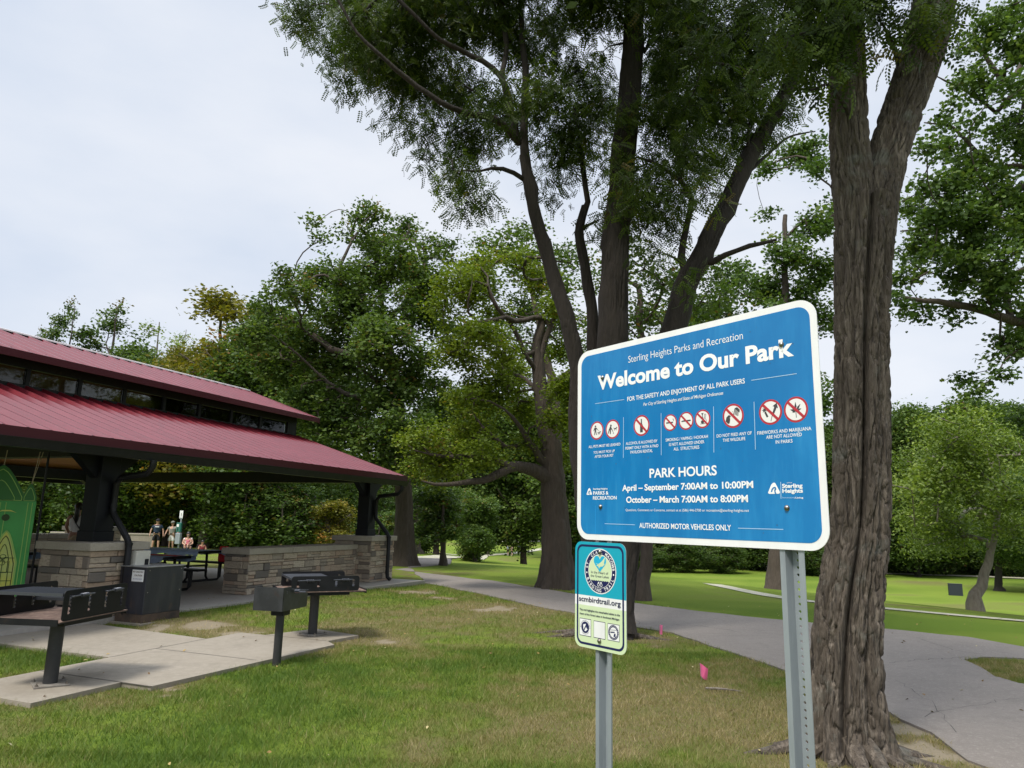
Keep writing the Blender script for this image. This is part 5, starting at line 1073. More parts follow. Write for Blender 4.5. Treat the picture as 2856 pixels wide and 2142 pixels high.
P_ = sk.P[:sk.n]; big = [bark_trunk(main[:8], np.interp(np.arange(8), [0, 2, 4, 6, 7], [.27, .235, .21, .175, .155]), 150, .028, .036, 16, (.30, .9, 5, 1.0), None, 21), bark_trunk(left[:9], np.interp(np.arange(9), [0, 4, 8], [.135, .112, .082]), 80, .028, .024, 17, (.3, .8, 3, .5), None, 22), bark_trunk(mid[:7], np.interp(np.arange(7), [0, 3, 6], [.105, .09, .068]), 70, .028, .022, 17, None, None, 23), bark_trunk(right[:9], np.interp(np.arange(9), [0, 3, 7, 8], [.20, .17, .12, .108]), 110, .028, .032, 16, (.3, .8, 3, .2), None, 24)]
rt = MB()
def root(mb, base, az, L_, r0, seed, sink=.10):
    g = random.Random(seed); p = []; R_ = []; a = az; x, y = base[0] + .18 * math.cos(az), base[1] + .18 * math.sin(az); n = 9
    for i in range(n):
        t = i / (n - 1); rr = r0 * (1 - t) ** .8 + .008; p.append((x, y, base[2] + rr * .35 - sink * t * .5 + .10 * (1 - t) ** 3 * (r0 / .07))); R_.append(rr); a += g.uniform(-.28, .28); x += math.cos(a) * L_ / n; y += math.sin(a) * L_ / n
    mb.tube(p, R_, 9)
for az, L_, r0 in ((185, 1.1, .075), (200, .8, .06), (172, 1.5, .05), (215, .6, .06), (330, .9, .07), (345, 1.3, .045), (300, .5, .07), (15, .7, .06), (250, .4, .06)): root(rt, B2, RAD(az), L_, r0 * .8, int(az), .12)
V, F = join(big); np_mesh('trunk', local(V, B2), F, M['bark_dark'], t2, True)
rt.v = [tuple(np.array(p) - B2) for p in rt.v]; rt.build('root', M['bark'], t2, True)
V, F = loft([c for c in ch], P_, r, 0, .30, seed=3); np_mesh('branches', local(V, B2), F, M['bark_dark'], t2, True)
Lp, lt = scatter(C2, 19, .16, 5, .9); LP2 = leaves(local(Lp, B2), FROND, .80, 6, lt, .8, .4)
leaf_obj('crown', [LP2], M['l_locust'], t2)

# ---------------------------------------------------------------- the forked locust at the right edge of the sign
B1 = gpt(at_z(2362, 2100)); Y1 = B1[1]
t1 = mk_tree('locust_tree', B1, 'near forked locust with thick furrowed grey-brown trunk right of the blue sign')
s7 = lambda x, y: (2100 + x * .5424, y * .5424)
def rp(px, py, Y): return at_y(px, py, Y)
tr = [B1 + (0, 0, -.12), B1 + (0.0, 0, .25)] + [at_y(*p, Y1) for p in ((2356, 1909), (2366, 1706), (2397, 1452), (2403, 1150), (2402, 900), (2408, 700), (2414, 560))]
rd = lambda w, p: w / 2 * ((p - EYEP) @ _f) / FPX * .90
ww = [0, 0, 203, 188, 166, 160, 158, 166, 182]; tr_r = [.262, .255] + [rd(w, p) for w, p in zip(ww[2:], tr[2:])]
lead_l = [tr[-4] + (-.02, 0, 0), tr[-2] + (-.05, 0, 0)] + [at_y(*p, Y1 + .0) for p in ((2378, 520), (2368, 400), (2364, 250), (2358, 100), (2352, -60), (2340, -300), (2300, -700))]; ll_r = [.08, .135] + [rd(w, p) for w, p in zip((120, 112, 106, 102, 98, 90, 60), lead_l[2:])]
lead_r = [tr[-4] + (.02, 0, 0), tr[-2] + (.05, 0, 0)] + [at_y(*p, Y1 + q) for *p, q in ((2450, 540, 0), (2486, 400, .03), (2536, 250, .06), (2580, 120, .1), (2606, 0, .14), (2650, -200, .2), (2720, -600, .3))]; lr_r = [.08, .135] + [rd(w, p) for w, p in zip((118, 116, 118, 122, 122, 100, 60), lead_r[2:])]
parts = [bark_trunk(tr, tr_r, 340, .011, .034, 27, (.20, .75, 5, .6), [(1.08, .10, .115, .07), (.45, .14, .03, -.05), (1.9, .16, .03, .04)], 41, 4.2), bark_trunk(lead_l, ll_r, 220, .015, .027, 27, None, None, 43, 4.2), bark_trunk(lead_r, lr_r, 230, .015, .027, 27, None, [(1.2, .2, .02, .1)], 45, 4.2)]
V, F = join(parts); np_mesh('trunk', local(V, B1), F, M['bark'], t1, True)
rt = MB()
for az, L_, r0 in ((-38, 1.3, .055), (-75, .7, .10), (-105, .6, .11), (-130, .5, .07), (178, 1.0, .10), (196, .7, .06), (-15, .9, .07), (-55, .9, .06), (30, .8, .08), (150, .7, .07)): root(rt, B1, RAD(az), L_ * .8, r0 * .62, int(az) + 400, .11)
rt.v = [tuple(np.array(p) - B1) for p in rt.v]; rt.build('root', M['bark'], t1, True)
sk = Skel(); sk.limb(lead_l, np.array(ll_r) * .7, root=True); sk.limb(lead_r, np.array(lr_r) * .7)
for l, r0 in (([(2370, 200, -.1), (2330, 130, -.3), (2270, 90, -.5), (2200, 100, -.6)], .035), ([(2372, 330, -.1), (2320, 240, -.4), (2260, 250, -.6)], .02), ([(2585, 110, .1), (2640, 60, .0), (2690, 70, -.1)], .03), ([(2530, 260, .06), (2490, 120, .0), (2460, 60, -.1)], .03)): sk.limb(px3(l, Y1), np.linspace(r0, .008, len(l)), .12, jit=.01)
BL1 = [(450, 130, 120), (300, 150, 120), (500, 270, 75), (400, 380, 85), (250, 350, 100), (120, 200, 120), (100, 400, 85), (360, 250, 110), (640, 120, 80), (690, 250, 55), (930, 70, 110), (1000, 190, 50), (850, 30, 90), (200, 40, 120), (420, 0, 140), (560, 40, 90), (780, 120, 50), (330, -120, 220), (700, -150, 200), (1000, -120, 180)]
C1 = blobs([(*s7(a, b), c * .5424) for a, b, c in BL1], Y1 - .25, 420, 5, .9, .30, .42, 2.2)
tips = sk.grow(C1, .16, 5, -.02, .1); r = sk.radii(.0028, .42); ch = sk.chains(r); V, F = loft(ch, sk.P[:sk.n], r, 0, 9, seed=9); np_mesh('branches', local(V, B1), F, M['bark_dark'], t1, True)
Lp, lt = scatter(C1, 9, .12, 7, .9); leaf_obj('crown', [leaves(local(Lp, B1), FROND, .80, 8, lt, 1.1, .35)], M['l_locust'], t1)

def upper(center, rad, n, seed, base, parent, skel_from):  # unseen foliage above the frame, added to shade the trunks and ground
    rg = np.random.default_rng(seed); q = rg.normal(0, 1, (n, 3)); q /= np.linalg.norm(q, axis=1)[:, None]; C = np.array(center) + q * (rg.random(n) ** .4)[:, None] * np.array(rad); C = C[vnoise(C * .7 + seed, seed) > .3]
    d = C - EYEP; z = d @ _f; pv = CY - FPX * (d @ _u) / z; C = C[(z < .3) | (pv < -120)]
    P, lt = scatter(C, 26, .30, seed + 1, .7); leaf_obj('upper_shade_crown', [leaves(local(P, base), QUAD, .13, seed + 2, lt, .3, .4)], M['l_locust'], parent)
    s = Skel(); s.limb(skel_from, [.16, .12, .05], root=True); s.grow(C, .5, seed, .05, .1); r = s.radii(.008, .45); V, F = loft(s.chains(r), s.P[:s.n], r, 0, 9, seed=seed); np_mesh('upper_shade_branches', local(V, base), F, M['bark_dark'], parent, True)
upper(B1 + (-.9, -1.0, 8.6), (3.4, 3.4, 2.2), 620, 301, B1, t1, [lead_l[-1], lead_l[-1] + np.array((-.3, -.3, 1.0)), B1 + (-.8, -.8, 9.4)])
upper(B2 + (-.3, -.8, 11.2), (4.2, 4.0, 2.6), 620, 305, B2, t2, [main[-1], main[-1] + np.array((-.1, -.2, 1.0)), B2 + (-.3, -.6, 12.0)])
# ---------------------------------------------------------------- generic tree from lobes seen in the photo
def lobe_tree(name, base, label, limbs, lobes, Y, leafm, barkm, lsize, per, dens, seed, tmpl=QUAD, trunk_hi=None, crad=.28, dy=1.2, gap=.42, gfreq=.7, tip=.010, group=None, step=.4, droop=.15, extra=None, flatn=.5, ymul=1.0, dmul=1.9, pmul=4.6, lmul=.74):
    base = np.array(base, float); t = mk_tree(name, base, label, 'tree', group); sk = Skel(40000)
    for i, (pts, rads) in enumerate(limbs): sk.limb(pts, rads, .3, i == 0, .02, i)
    C = blobs(lobes, Y, dens * dmul, seed, .8, dy, gap, gfreq, ymul); sk.grow(C, step, seed, .04, .09); r = sk.radii(tip, .45); ch = sk.chains(r)
    big = [bark_trunk(*trunk_hi)] if trunk_hi else []
    V, F = loft(ch, sk.P[:sk.n], r, 0, 9, seed=seed)
    if big: np_mesh('trunk', local(big[0][0], base), big[0][1], barkm, t, True); np_mesh('branches', local(V, base), F, barkm, t, True)
    else: np_mesh('trunk', local(V, base), F, barkm, t, True)
    Lp, lt = scatter(C, int(per * pmul), crad, seed + 1, .6); pp = [leaves(local(Lp, base), tmpl, lsize * lmul, seed + 2, lt, droop, flatn)]
    leaf_obj('crown', pp, leafm, t); return t
# the big oak left of the signs
B3 = gpt(ground(1552, 1640)); Y3 = B3[1]; q3 = lambda x, y, *a: (700 + x * .5123, 550 + y * .5123, *a)
def l3(l, r0, r1): p = px3([q3(*a) for a in l], Y3); return (p, list(np.linspace(r0, r1, len(p))))
tr3 = [B3 + (0, 0, -.15), B3 + (0, 0, .5)] + px3([q3(1650, 1620), q3(1640, 1480), q3(1612, 1260), q3(1585, 1090), q3(1560, 900), q3(1568, 720), q3(1582, 655)], Y3); tr3r = [.40, .35, .30, .265, .225, .19, .15, .115, .08]
limbs3 = [(tr3, tr3r), l3([(1600, 1160), (1640, 1060), (1700, 990), (1760, 940), (1850, 850, -.5)], .15, .05), l3([(1575, 890), (1600, 780), (1640, 690), (1660, 610), (1650, 480), (1620, 350, .3)], .09, .03), l3([(1640, 690), (1600, 660), (1540, 662, -.2), (1450, 675, -.5), (1390, 660, -.7), (1340, 600, -.9), (1290, 480, -1)], .07, .02), l3([(1490, 860, -.3), (1450, 750, -.4), (1390, 660, -.6)], .06, .05), l3([(1560, 940), (1520, 900, -.2), (1490, 860, -.3)], .08, .06),
           l3([(1390, 660, -.7), (1310, 670, -1), (1240, 680, -1.3), (1180, 620, -1.5), (1200, 490, -1.6)], .055, .02), l3([(1610, 1470), (1560, 1390, -.3), (1500, 1310, -.6), (1450, 1230, -.9), (1380, 1150, -1.2)], .11, .03), l3([(1640, 1540), (1570, 1500, -.2), (1490, 1468, -.6), (1420, 1465, -1), (1300, 1535, -1.4), (1150, 1555, -1.8), (1020, 1565, -2.2), (930, 1545, -2.4)], .19, .015), l3([(1430, 1470, -1), (1340, 1440, -1.3), (1200, 1410, -1.6), (1000, 1405, -2), (900, 1380, -2.3)], .10, .02), l3([(1585, 1090), (1500, 1000, .6), (1300, 900, 1), (1130, 850, 1.4)], .08, .02)]
lob3 = [q3(a, b, c * .5123) for a, b, c in ((1150, 500, 140), (1050, 650, 120), (1300, 400, 120), (1130, 850, 130), (1350, 620, 90), (1550, 450, 120), (1300, 1050, 170), (1480, 1150, 120), (1680, 1200, 100), (1650, 620, 90), (1180, 1280, 150), (1700, 850, 100), (1720, 1050, 120), (1350, 850, 100), (1020, 1400, 130), (900, 1300, 110), (1150, 1050, 110), (1430, 960, 110), (1450, 320, 90), (1250, 750, 120), (1750, 1300, 90), (1500, 1350, 80), (1250, 1400, 110), (1800, 1000, 120), (1900, 1100, 120), (1400, 500, 90), (1200, 390, 90), (1690, 1420, 80), (900, 1480, 80), (1040, 1520, 70), (1130, 1490, 60), (980, 1580, 40))]
lobe_tree('oak_tree', B3, 'large oak with a long low limb standing beyond the road left of the signs', limbs3, lob3, Y3 - .2, M['l_lime'], M['bark_oak'], .125, 22, 36, 51, oakleaf(), (tr3[:7], tr3r[:7], 72, .05, .035, 7, (.45, .55, 6, .3), None, 61), .17, 1.3, .38, .8, .011, pmul=2.8, dmul=3.0)
# the tall oak behind the pavilion's right end
B4 = gpt(ground(1124, 1577)); Y4 = B4[1]
def l4(l, r0, r1): p = px3([q3(*a) for a in l], Y4); return (p, list(np.linspace(r0, r1, len(p))))
tr4 = [B4 + (0, 0, -.15), B4 + (0, 0, .5)] + px3([(1128, 1450), (1124, 1330), (1118, 1240), (1108, 1130), (1090, 1000), (1070, 880)], Y4); tr4r = [.42, .36, .30, .28, .26, .22, .17, .12]
limbs4 = [(tr4, tr4r), l4([(750, 850), (650, 700, -.5), (560, 560, -1), (480, 420, -1.2), (520, 300, -1.2), (600, 160, -1)], .14, .03), l4([(780, 950), (640, 880, -1), (450, 830, -1.5), (250, 700, -2)], .13, .03), l4([(730, 700), (850, 560, .5), (950, 420, 1), (900, 250, 1.2)], .12, .03), l4([(800, 1100), (900, 900, -1), (1000, 830, -1.5)], .10, .03), l4([(810, 1150), (680, 1120, -1.5), (480, 1050, -2), (300, 900, -2.3)], .12, .03), l4([(820, 1250), (700, 1260, -1.5), (560, 1200, -2)], .10, .03), l4([(730, 700), (700, 500), (680, 350)], .10, .03), l4([(560, 560, -1), (380, 420, -1.4), (250, 500, -1.6), (180, 520, -1.7)], .06, .02)]
lob4 = [(a, b, c) for a, b, c in ((1028, 601, 48), (985, 650, 50), (960, 720, 60), (1090, 650, 50), (905, 690, 40), (800, 796, 52), (850, 830, 60), (900, 780, 70), (956, 800, 80), (1050, 760, 85), (1150, 720, 70), (1200, 690, 50), (1010, 880, 90), (880, 908, 95), (800, 930, 80), (760, 900, 60), (1110, 850, 80), (1059, 960, 110), (930, 1010, 110), (840, 1030, 90), (980, 1113, 110), (1080, 1100, 100), (1150, 1000, 90), (900, 1120, 90), (1060, 1230, 90), (1130, 1190, 80), (1000, 1230, 70), (1180, 1100, 80), (1180, 1290, 60), (1110, 1320, 60), (880, 620, 22), (730, 850, 40), (1170, 800, 70), (1040, 680, 50), (1230, 700, 70), (1290, 730, 70), (1250, 800, 80), (1190, 880, 80), (1260, 900, 80), (1120, 640, 45), (1180, 630, 40), (1330, 800, 60), (860, 1180, 90), (950, 1180, 90), (760, 1010, 80), (720, 950, 60))]
lobe_tree('oak_tree', B4, 'tall dark oak rising behind the right end of the pavilion roof', limbs4, lob4, Y4 - .5, M['l_oak'], M['bark_oak'], .19, 20, 13, 71, oakleaf(), (tr4[:6], tr4r[:6], 60, .06, .035, 7, (.45, .7, 6, 1.3), None, 63), .21, 1.9, .50, .55, .014, pmul=2.6, dmul=3.6)
# slender young tree and the bushy tree beside it
def simple(name, px, py, label, lobes, leafm, barkm, r0, r1, top, lsize, per, dens, seed, tmpl=QUAD, lean=(0, 0), dyd=.8, crad=.3, group=None, gap=.36, tip=.012, gfreq=.6, mids=None, flatn=.5, ymul=1.0, droop=.15):
    b = gpt(ground(px, py)); Y = b[1]; tp_ = at_y(*top, Y); pts = [b + (0, 0, -.2), b + (0, 0, .35)] + ([at_y(*m_, Y) for m_ in mids] if mids else [b * .5 + tp_ * .5 + np.array([lean[0], lean[1], 0])]) + [tp_]
    rads = np.interp(np.linspace(0, 1, len(pts)), [0, .12, 1], [r0 * 1.5, r0, r1])
    return lobe_tree(name, b, label, [(pts, list(rads))], lobes, Y, leafm, barkm, lsize, per, dens, seed, tmpl, None, crad, dyd, gap, gfreq, tip, group, .5, droop, None, flatn, ymul)
simple('young_tree', 1236, 1577, 'slender young tree with a thin straight trunk between two big oaks', [(1215, 1450, 45), (1190, 1400, 40), (1250, 1420, 45), (1180, 1470, 32), (1240, 1480, 35), (1230, 1370, 40), (1280, 1460, 30)], M['l_oak'], M['bark_oak'], .13, .03, (1236, 1370), .19, 12, 34, 81, gap=.42, crad=.17)
simple('bushy_tree', 1322, 1566, 'bushy dark green tree with foliage down to the grass beside the slender tree', [(1310, 1420, 50), (1345, 1450, 45), (1325, 1500, 45), (1300, 1525, 32), (1350, 1520, 30), (1290, 1400, 45), (1365, 1420, 40), (1280, 1460, 30), (1320, 1550, 28)], M['l_oak'], M['bark_oak'], .16, .04, (1320, 1400), .19, 13, 36, 83, gap=.36, crad=.18)
simple('park_tree', 1360, 1548, 'lawn tree with a leaning dark trunk right behind the bushy tree', [(1390, 1380, 60), (1450, 1370, 55), (1500, 1400, 50), (1420, 1330, 60), (1340, 1340, 60), (1520, 1340, 50), (1480, 1440, 35), (1400, 1440, 32)], M['l_forest'], M['bark_oak'], .36, .1, (1400, 1350), .26, 18, 8, 85, crad=.45, dyd=2.5)
simple('park_tree', 1160, 1543, 'lawn tree with a stout trunk seen just right of the pavilion pier', [(1150, 1420, 60), (1200, 1440, 45), (1110, 1440, 50), (1080, 1400, 60), (1220, 1390, 50), (1180, 1490, 30)], M['l_forest'], M['bark_oak'], .5, .12, (1165, 1400), .26, 18, 8, 87, crad=.45, dyd=2.5)
simple('park_tree', 1427, 1507, 'far lawn tree with a thick pale trunk above the two walkers', [(1427, 1400, 70), (1370, 1420, 60), (1490, 1420, 60), (1330, 1390, 60), (1540, 1400, 60), (1440, 1340, 80), (1420, 1450, 40), (1480, 1460, 35)], M['l_maple'], M['bark_pale'], 1.25, .3, (1430, 1380), .6, 22, 1.2, 89, crad=1.0, dyd=5, tip=.04, gfreq=.2)
# thin-trunked trees seen under the big sign
simple('park_tree', 1793, 1673, 'slim tree with a knobbly trunk beside the road right of the small sign', [(1780, 880, 70), (1850, 790, 70), (1700, 800, 60), (1760, 720, 60), (1830, 900, 60), (1680, 920, 60), (1900, 880, 60), (1640, 980, 50), (1800, 980, 70), (1720, 1060, 60), (1880, 1000, 60), (1960, 960, 60), (2040, 900, 60), (1980, 840, 60), (1900, 780, 50)], M['l_oak'], M['bark_oak'], .15, .07, (1780, 800), .13, 16, 22, 91, mids=[(1800, 1600), (1806, 1500), (1800, 1250), (1790, 1000)], gap=.42, crad=.22)
simple('park_tree', 2168, 1644, 'lawn tree whose flared dark trunk stands behind the right sign post', [(2236, 434, 60), (2280, 542, 50), (2155, 570, 48), (2263, 624, 55), (2290, 760, 60), (2130, 790, 60), (2050, 830, 100), (1960, 900, 90), (2090, 930, 90), (2170, 900, 80), (2230, 850, 70), (2200, 700, 60), (2280, 480, 40), (2030, 760, 55), (2300, 900, 60), (2340, 600, 60), (2150, 480, 40), (2100, 1050, 120), (2250, 1100, 100)], M['l_maple'], M['bark_oak'], .34, .08, (2190, 600), .155, 16, 17, 93, MAPLE, mids=[(2172, 1500), (2180, 1200), (2190, 900)], gap=.5, crad=.24, dyd=1.5)
simple('park_tree', 1556, 1598, 'dark leaved tree standing straight behind the trunk of the large oak', [(1420, 700, 75), (1500, 720, 75), (1400, 800, 75), (1540, 800, 75), (1450, 880, 80), (1380, 930, 70), (1560, 900, 75), (1340, 690, 55), (1480, 640, 50), (1500, 980, 70), (1590, 720, 60), (1560, 1020, 60), (1420, 1010, 60)], M['l_oak'], M['bark_oak'], .30, .08, (1480, 800), .18, 12, 12, 92, oakleaf(), mids=[(1556, 1400), (1548, 1150), (1520, 980)], gap=.44, crad=.25, dyd=1.5)
# right lawn
simple('lawn_tree', 2722, 1703, 'leaning pale trunked tree with drooping light green crown on the right lawn', [(2700, 1330, 110), (2600, 1330, 90), (2560, 1420, 75), (2640, 1450, 95), (2740, 1440, 95), (2560, 1280, 60), (2680, 1230, 85), (2780, 1250, 90), (2830, 1380, 90), (2600, 1510, 55), (2540, 1490, 45), (2840, 1490, 60), (2660, 1500, 50), (2640, 1200, 60), (2720, 1170, 55), (2520, 1360, 40)], M['l_pale'], M['bark_pale'], .17, .06, (2790, 1380), .14, 26, 15, 95, mids=[(2732, 1650), (2748, 1600), (2770, 1520)], gap=.40, crad=.30, dyd=1.8, flatn=.7, droop=.5)
simple('lawn_tree', 2787, 1648, 'dark trunked tree shading the lawn behind the leaning pale tree', [(2800, 1520, 70), (2840, 1480, 80), (2860, 1560, 50), (2760, 1480, 70), (2900, 1450, 100), (2800, 1380, 100), (2900, 1330, 110), (2960, 1520, 80)], M['l_maple'], M['bark_dark'], .42, .1, (2790, 1400), .26, 18, 6, 97, gap=.34, crad=.5, dyd=2.2)
# maple reaching in from beyond the right edge
BM = np.array([11.6, 13.6, float(terrain(11.6, 13.6))]); YM = 13.6
def lm(l, r0, r1): p = px3([s7(*a[:2]) + tuple(a[2:]) for a in l], YM); return (p, list(np.linspace(r0, r1, len(p))))
trm = [BM + (0, 0, -.2), BM + (0, 0, .6), BM + (-.05, 0, 3), BM + (-.1, 0, 6), BM + (-.3, 0, 9), BM + (-.5, 0, 12)]
limbsM = [(trm, [.5, .42, .36, .30, .2, .08]), lm([(1900, 1500), (1600, 1620), (1390, 1660), (1200, 1600, -.3), (1000, 1560, -.6), (820, 1540, -.8), (740, 1520, -.9)], .14, .02), lm([(1900, 900), (1600, 950), (1394, 960), (1290, 1030, -.2), (1240, 1140, -.3), (1000, 1160, -.5), (760, 1190, -.7)], .13, .015), lm([(1900, 600), (1600, 560), (1320, 440), (1200, 300), (1130, 160)], .12, .02), lm([(1320, 440), (1394, 300), (1420, 100)], .07, .02), lm([(1250, 580), (1150, 500), (1000, 420, -.3), (930, 390, -.4)], .05, .01), lm([(1600, 1000), (1400, 850), (1250, 860), (1140, 770), (1020, 650), (880, 630)], .08, .012), lm([(1280, 1440), (1220, 1350), (1180, 1300)], .06, .02), lm([(1600, 1300), (1400, 1380), (1280, 1440), (1100, 1450), (900, 1400)], .09, .015), lm([(1000, 1030, -.2), (880, 990), (760, 1040)], .04, .01)]
lobM = [(*s7(a, b), c * .5424) for a, b, c in ((1250, 150, 110), (1120, 250, 70), (1200, 400, 110), (1330, 500, 120), (1300, 680, 130), (1150, 650, 80), (1050, 560, 60), (900, 760, 75), (1020, 780, 80), (1120, 880, 130), (1300, 900, 140), (930, 960, 90), (830, 1050, 80), (1000, 1120, 150), (1180, 1180, 150), (1330, 1250, 130), (900, 1250, 120), (1100, 1330, 150), (800, 1400, 90), (940, 1460, 130), (1130, 1500, 130), (1300, 1480, 140), (760, 1560, 60), (860, 1600, 70), (1040, 1620, 70), (1370, 1050, 110), (1390, 250, 90), (1330, 60, 100), (1380, 1640, 90), (1250, 1600, 80), (1394, 780, 90), (1060, 980, 100), (1200, 1020, 100), (1260, 1350, 110), (980, 1340, 90), (1080, 430, 40), (960, 640, 40))] + [(2820, 980, 60), (2850, 1080, 50), (2780, 1040, 30), (2720, 1090, 18), (2690, 1060, 16), (2860, 1180, 40)] + [(2950, 300, 140), (3000, 600, 160), (3000, 900, 150), (3200, 500, 220), (3200, 900, 220), (3000, 50, 160), (3150, 1150, 150)]
lobe_tree('maple_tree', BM, 'big maple reaching in from the right with airy green foliage against the sky', limbsM, lobM, YM, M['l_maple'], M['bark_oak'], .105, 16, 40, 101, MAPLE, None, .14, 1.0, .48, 1.0, .008, pmul=3.0, dmul=2.8)
# ================================================================== WOODS: a few kinds of tree, copied one by one
def proto(name, h, cr, low, seed, leafm, barkm, lsize, ncl, per, shape=1.0, lobesn=14, r0=.22, crad=.5, gap=.3, tmpl=QUAD, airy=0.0):
    """a tree of height h, crown radius cr, foliage from `low` upwards, built round the origin"""
    rg = np.random.default_rng(seed); t = thing(name, (0, 0, 0), 0, None, 'tree'); sk = Skel(20000)
    tp = [(0, 0, -.3), (.02, 0, .3), (rg.normal(0, .15), rg.normal(0, .15), h * .4), (rg.normal(0, .3), rg.normal(0, .3), h * .92)]
    sk.limb(tp, [r0 * 1.6, r0, r0 * .7, .04], .5, True, .03, seed)
    for k in range(6):
        a = k * 2.4 + rg.random(); z = h * (.22 + .10 * k); L_ = cr * .7 * (1.1 - .1 * k)
        sk.limb([(0, 0, z), (L_ * .5 * math.cos(a), L_ * .5 * math.sin(a), z + L_ * .35), (L_ * math.cos(a), L_ * math.sin(a), z + L_ * .8)], [r0 * .45, r0 * .3, .03], .5, False, .04, seed + k)
    C = []
    for k in range(lobesn):
        u = (k + .5) / lobesn; z = low + (h - low) * (.06 + .90 * u); env = cr * (math.sin(math.pi * min(1, max(.06, (z - low * .6) / (h - low * .6) * .86 + .10))) ** .75) * shape; a = k * 2.399 + rg.normal(0, .3)
        rr = max(cr * .25, env * (.55 if airy == 0 else .34)); d = max(0, env - rr * .8) * (rg.random() ** .4); c = np.array([d * math.cos(a), d * math.sin(a), z - (rr * .5 if u > .85 else 0)])
        n = int(ncl / lobesn); q = rg.normal(0, 1, (n, 3)); q /= np.linalg.norm(q, axis=1)[:, None]; C.append(c + q * (rg.random(n) ** .4)[:, None] * rr * np.array([1, 1, .8]))
    C = np.concatenate(C); C = C[(C[:, 2] > low * .7) & (vnoise(C * .55 + seed, seed) > gap)]; sk.grow(C, .7, seed, .05, .1); r = sk.radii(.016, .45)
    V, F = loft(sk.chains(r), sk.P[:sk.n], r, 0, 9, seed=seed); np_mesh('trunk', V, F, barkm, t, True)
    P, lt = scatter(C, int(per * 2.1), crad * .7, seed + 1, .6); leaf_obj('crown', [leaves(P, tmpl, lsize * .72, seed + 2, lt, .2, .5)], leafm, t); t['h'] = 0.0; del t['h']; return t
def copy_tree(o, loc, rz, sc, label, group, cat='tree'):
    c = o.copy(); COL.objects.link(c); c.location = loc; c.rotation_euler = (0, 0, rz); c.scale = sc; tag(c, label, cat, group)
    for ch in list(o.children): d = ch.copy(); COL.objects.link(d); d.parent = c
    return c
KINDS = {}
KINDS['dense'] = (proto('woodland_tree', 11, 3.6, .4, 201, M['l_forest'], M['bark_oak'], .30, 760, 26, crad=.55, gap=.24, lobesn=18), 11.0)
KINDS['dense2'] = (proto('woodland_tree', 12, 4.0, 1.0, 207, M['l_oak'], M['bark_oak'], .32, 720, 24, crad=.6, gap=.28, lobesn=18), 12.0)
KINDS['airy'] = (proto('tall_airy_tree', 16, 3.3, 4.0, 211, M['l_forest'], M['bark_oak'], .32, 330, 16, lobesn=16, crad=.42, gap=.42, airy=1), 16.0)
KINDS['pale'] = (proto('tall_airy_tree', 16, 2.9, 4.5, 217, M['l_pale'], M['bark_pale'], .30, 240, 11, lobesn=14, crad=.55, gap=.45, airy=1, r0=.16), 16.0)
KINDS['gold'] = (proto('yellowing_tree', 14, 3.8, 1.5, 221, M['l_gold'], M['bark_oak'], .30, 560, 18, lobesn=16, crad=.5, gap=.34), 14.0)
KINDS['far'] = (proto('distant_tree', 16, 6.2, .3, 231, M['l_forest'], M['bark_dark'], .50, 760, 34, lobesn=18, crad=1.0, gap=.24, r0=.35), 16.0)
KINDS['far2'] = (proto('distant_tree', 17, 6.0, 1.2, 237, M['l_oak'], M['bark_dark'], .50, 700, 32, lobesn=18, crad=1.0, gap=.30, r0=.35), 17.0)
KINDS['shrub'] = (proto('shrub', 3.2, 1.9, .05, 241, M['l_forest'], M['bark_oak'], .17, 420, 22, lobesn=12, crad=.28, gap=.2, r0=.06), 3.2)
KINDS['goldshrub'] = (proto('shrub', 3.2, 1.6, .3, 247, M['l_gold'], M['bark_oak'], .17, 300, 16, lobesn=12, crad=.28, gap=.3, r0=.06), 3.2)
used = set(); PR = random.Random(9)
def plant(kind, px, ptop, Y, wide, label, group=None, cat='tree'):
    o, h0 = KINDS[kind]; top = at_y(px, ptop, Y); x = top[0]; z = float(terrain(x, Y)); h = top[2] - z; s = h / h0; rz = PR.uniform(0, 6.28)
    if kind not in used:
        used.add(kind); o.location = (x, Y, z - .05); o.rotation_euler = (0, 0, rz); o.scale = (s * wide, s * wide, s); tag(o, label, cat, group); return o
    return copy_tree(o, (x, Y, z - .05), rz, (s * wide, s * wide, s), label, group, cat)
for kind, px, pt, Y, w, lab in (('airy', 212, 806, 50, .62, 'tall narrow dark tree standing against the sky above the pavilion ridge'), ('airy', 335, 808, 53, .95, 'broad airy dark tree above the roof right of the narrow one'), ('pale', 466, 850, 56, .9, 'thin pale green tree above the roof between the dark and yellowing trees'), ('pale', 527, 868, 60, .5, 'nearly bare slim tree with sky showing through beside the yellowing tree'),
    ('gold', 640, 795, 45, 1.25, 'tall yellowing tree just above the right part of the upper roof'), ('gold', 575, 925, 46, .9, 'smaller yellowing tree low over the roof ridge'), ('dense2', 735, 880, 43, .9, 'dark green tree between the yellowing tree and the tall oak'), ('airy', 108, 893, 52, .5, 'small airy treetop peeking over the ridge at the left'), ('airy', 165, 950, 47, .6, 'low dark treetop just over the ridge left of the narrow tree'), ('airy', 5, 902, 58, .6, 'treetop at the left edge of the photo just above the roof ridge'), ('dense2', 420, 985, 46, .9, 'rounded dark green tree low behind the roof ridge'), ('dense', 300, 985, 46, .9, 'bushy dark tree showing under the broad airy tree'), ('dense2', 372, 935, 50, .8, 'rounded tree filling the gap right of the broad airy tree'), ('gold', 488, 945, 52, .8, 'yellow green tree below the thin pale treetop'), ('dense2', 245, 950, 52, .7, 'dark tree below the tall narrow treetop'), ('dense', 515, 1000, 47, .8, 'bushy tree low over the roof left of the yellowing trees')):
    plant(kind, px, pt, Y, w, lab)
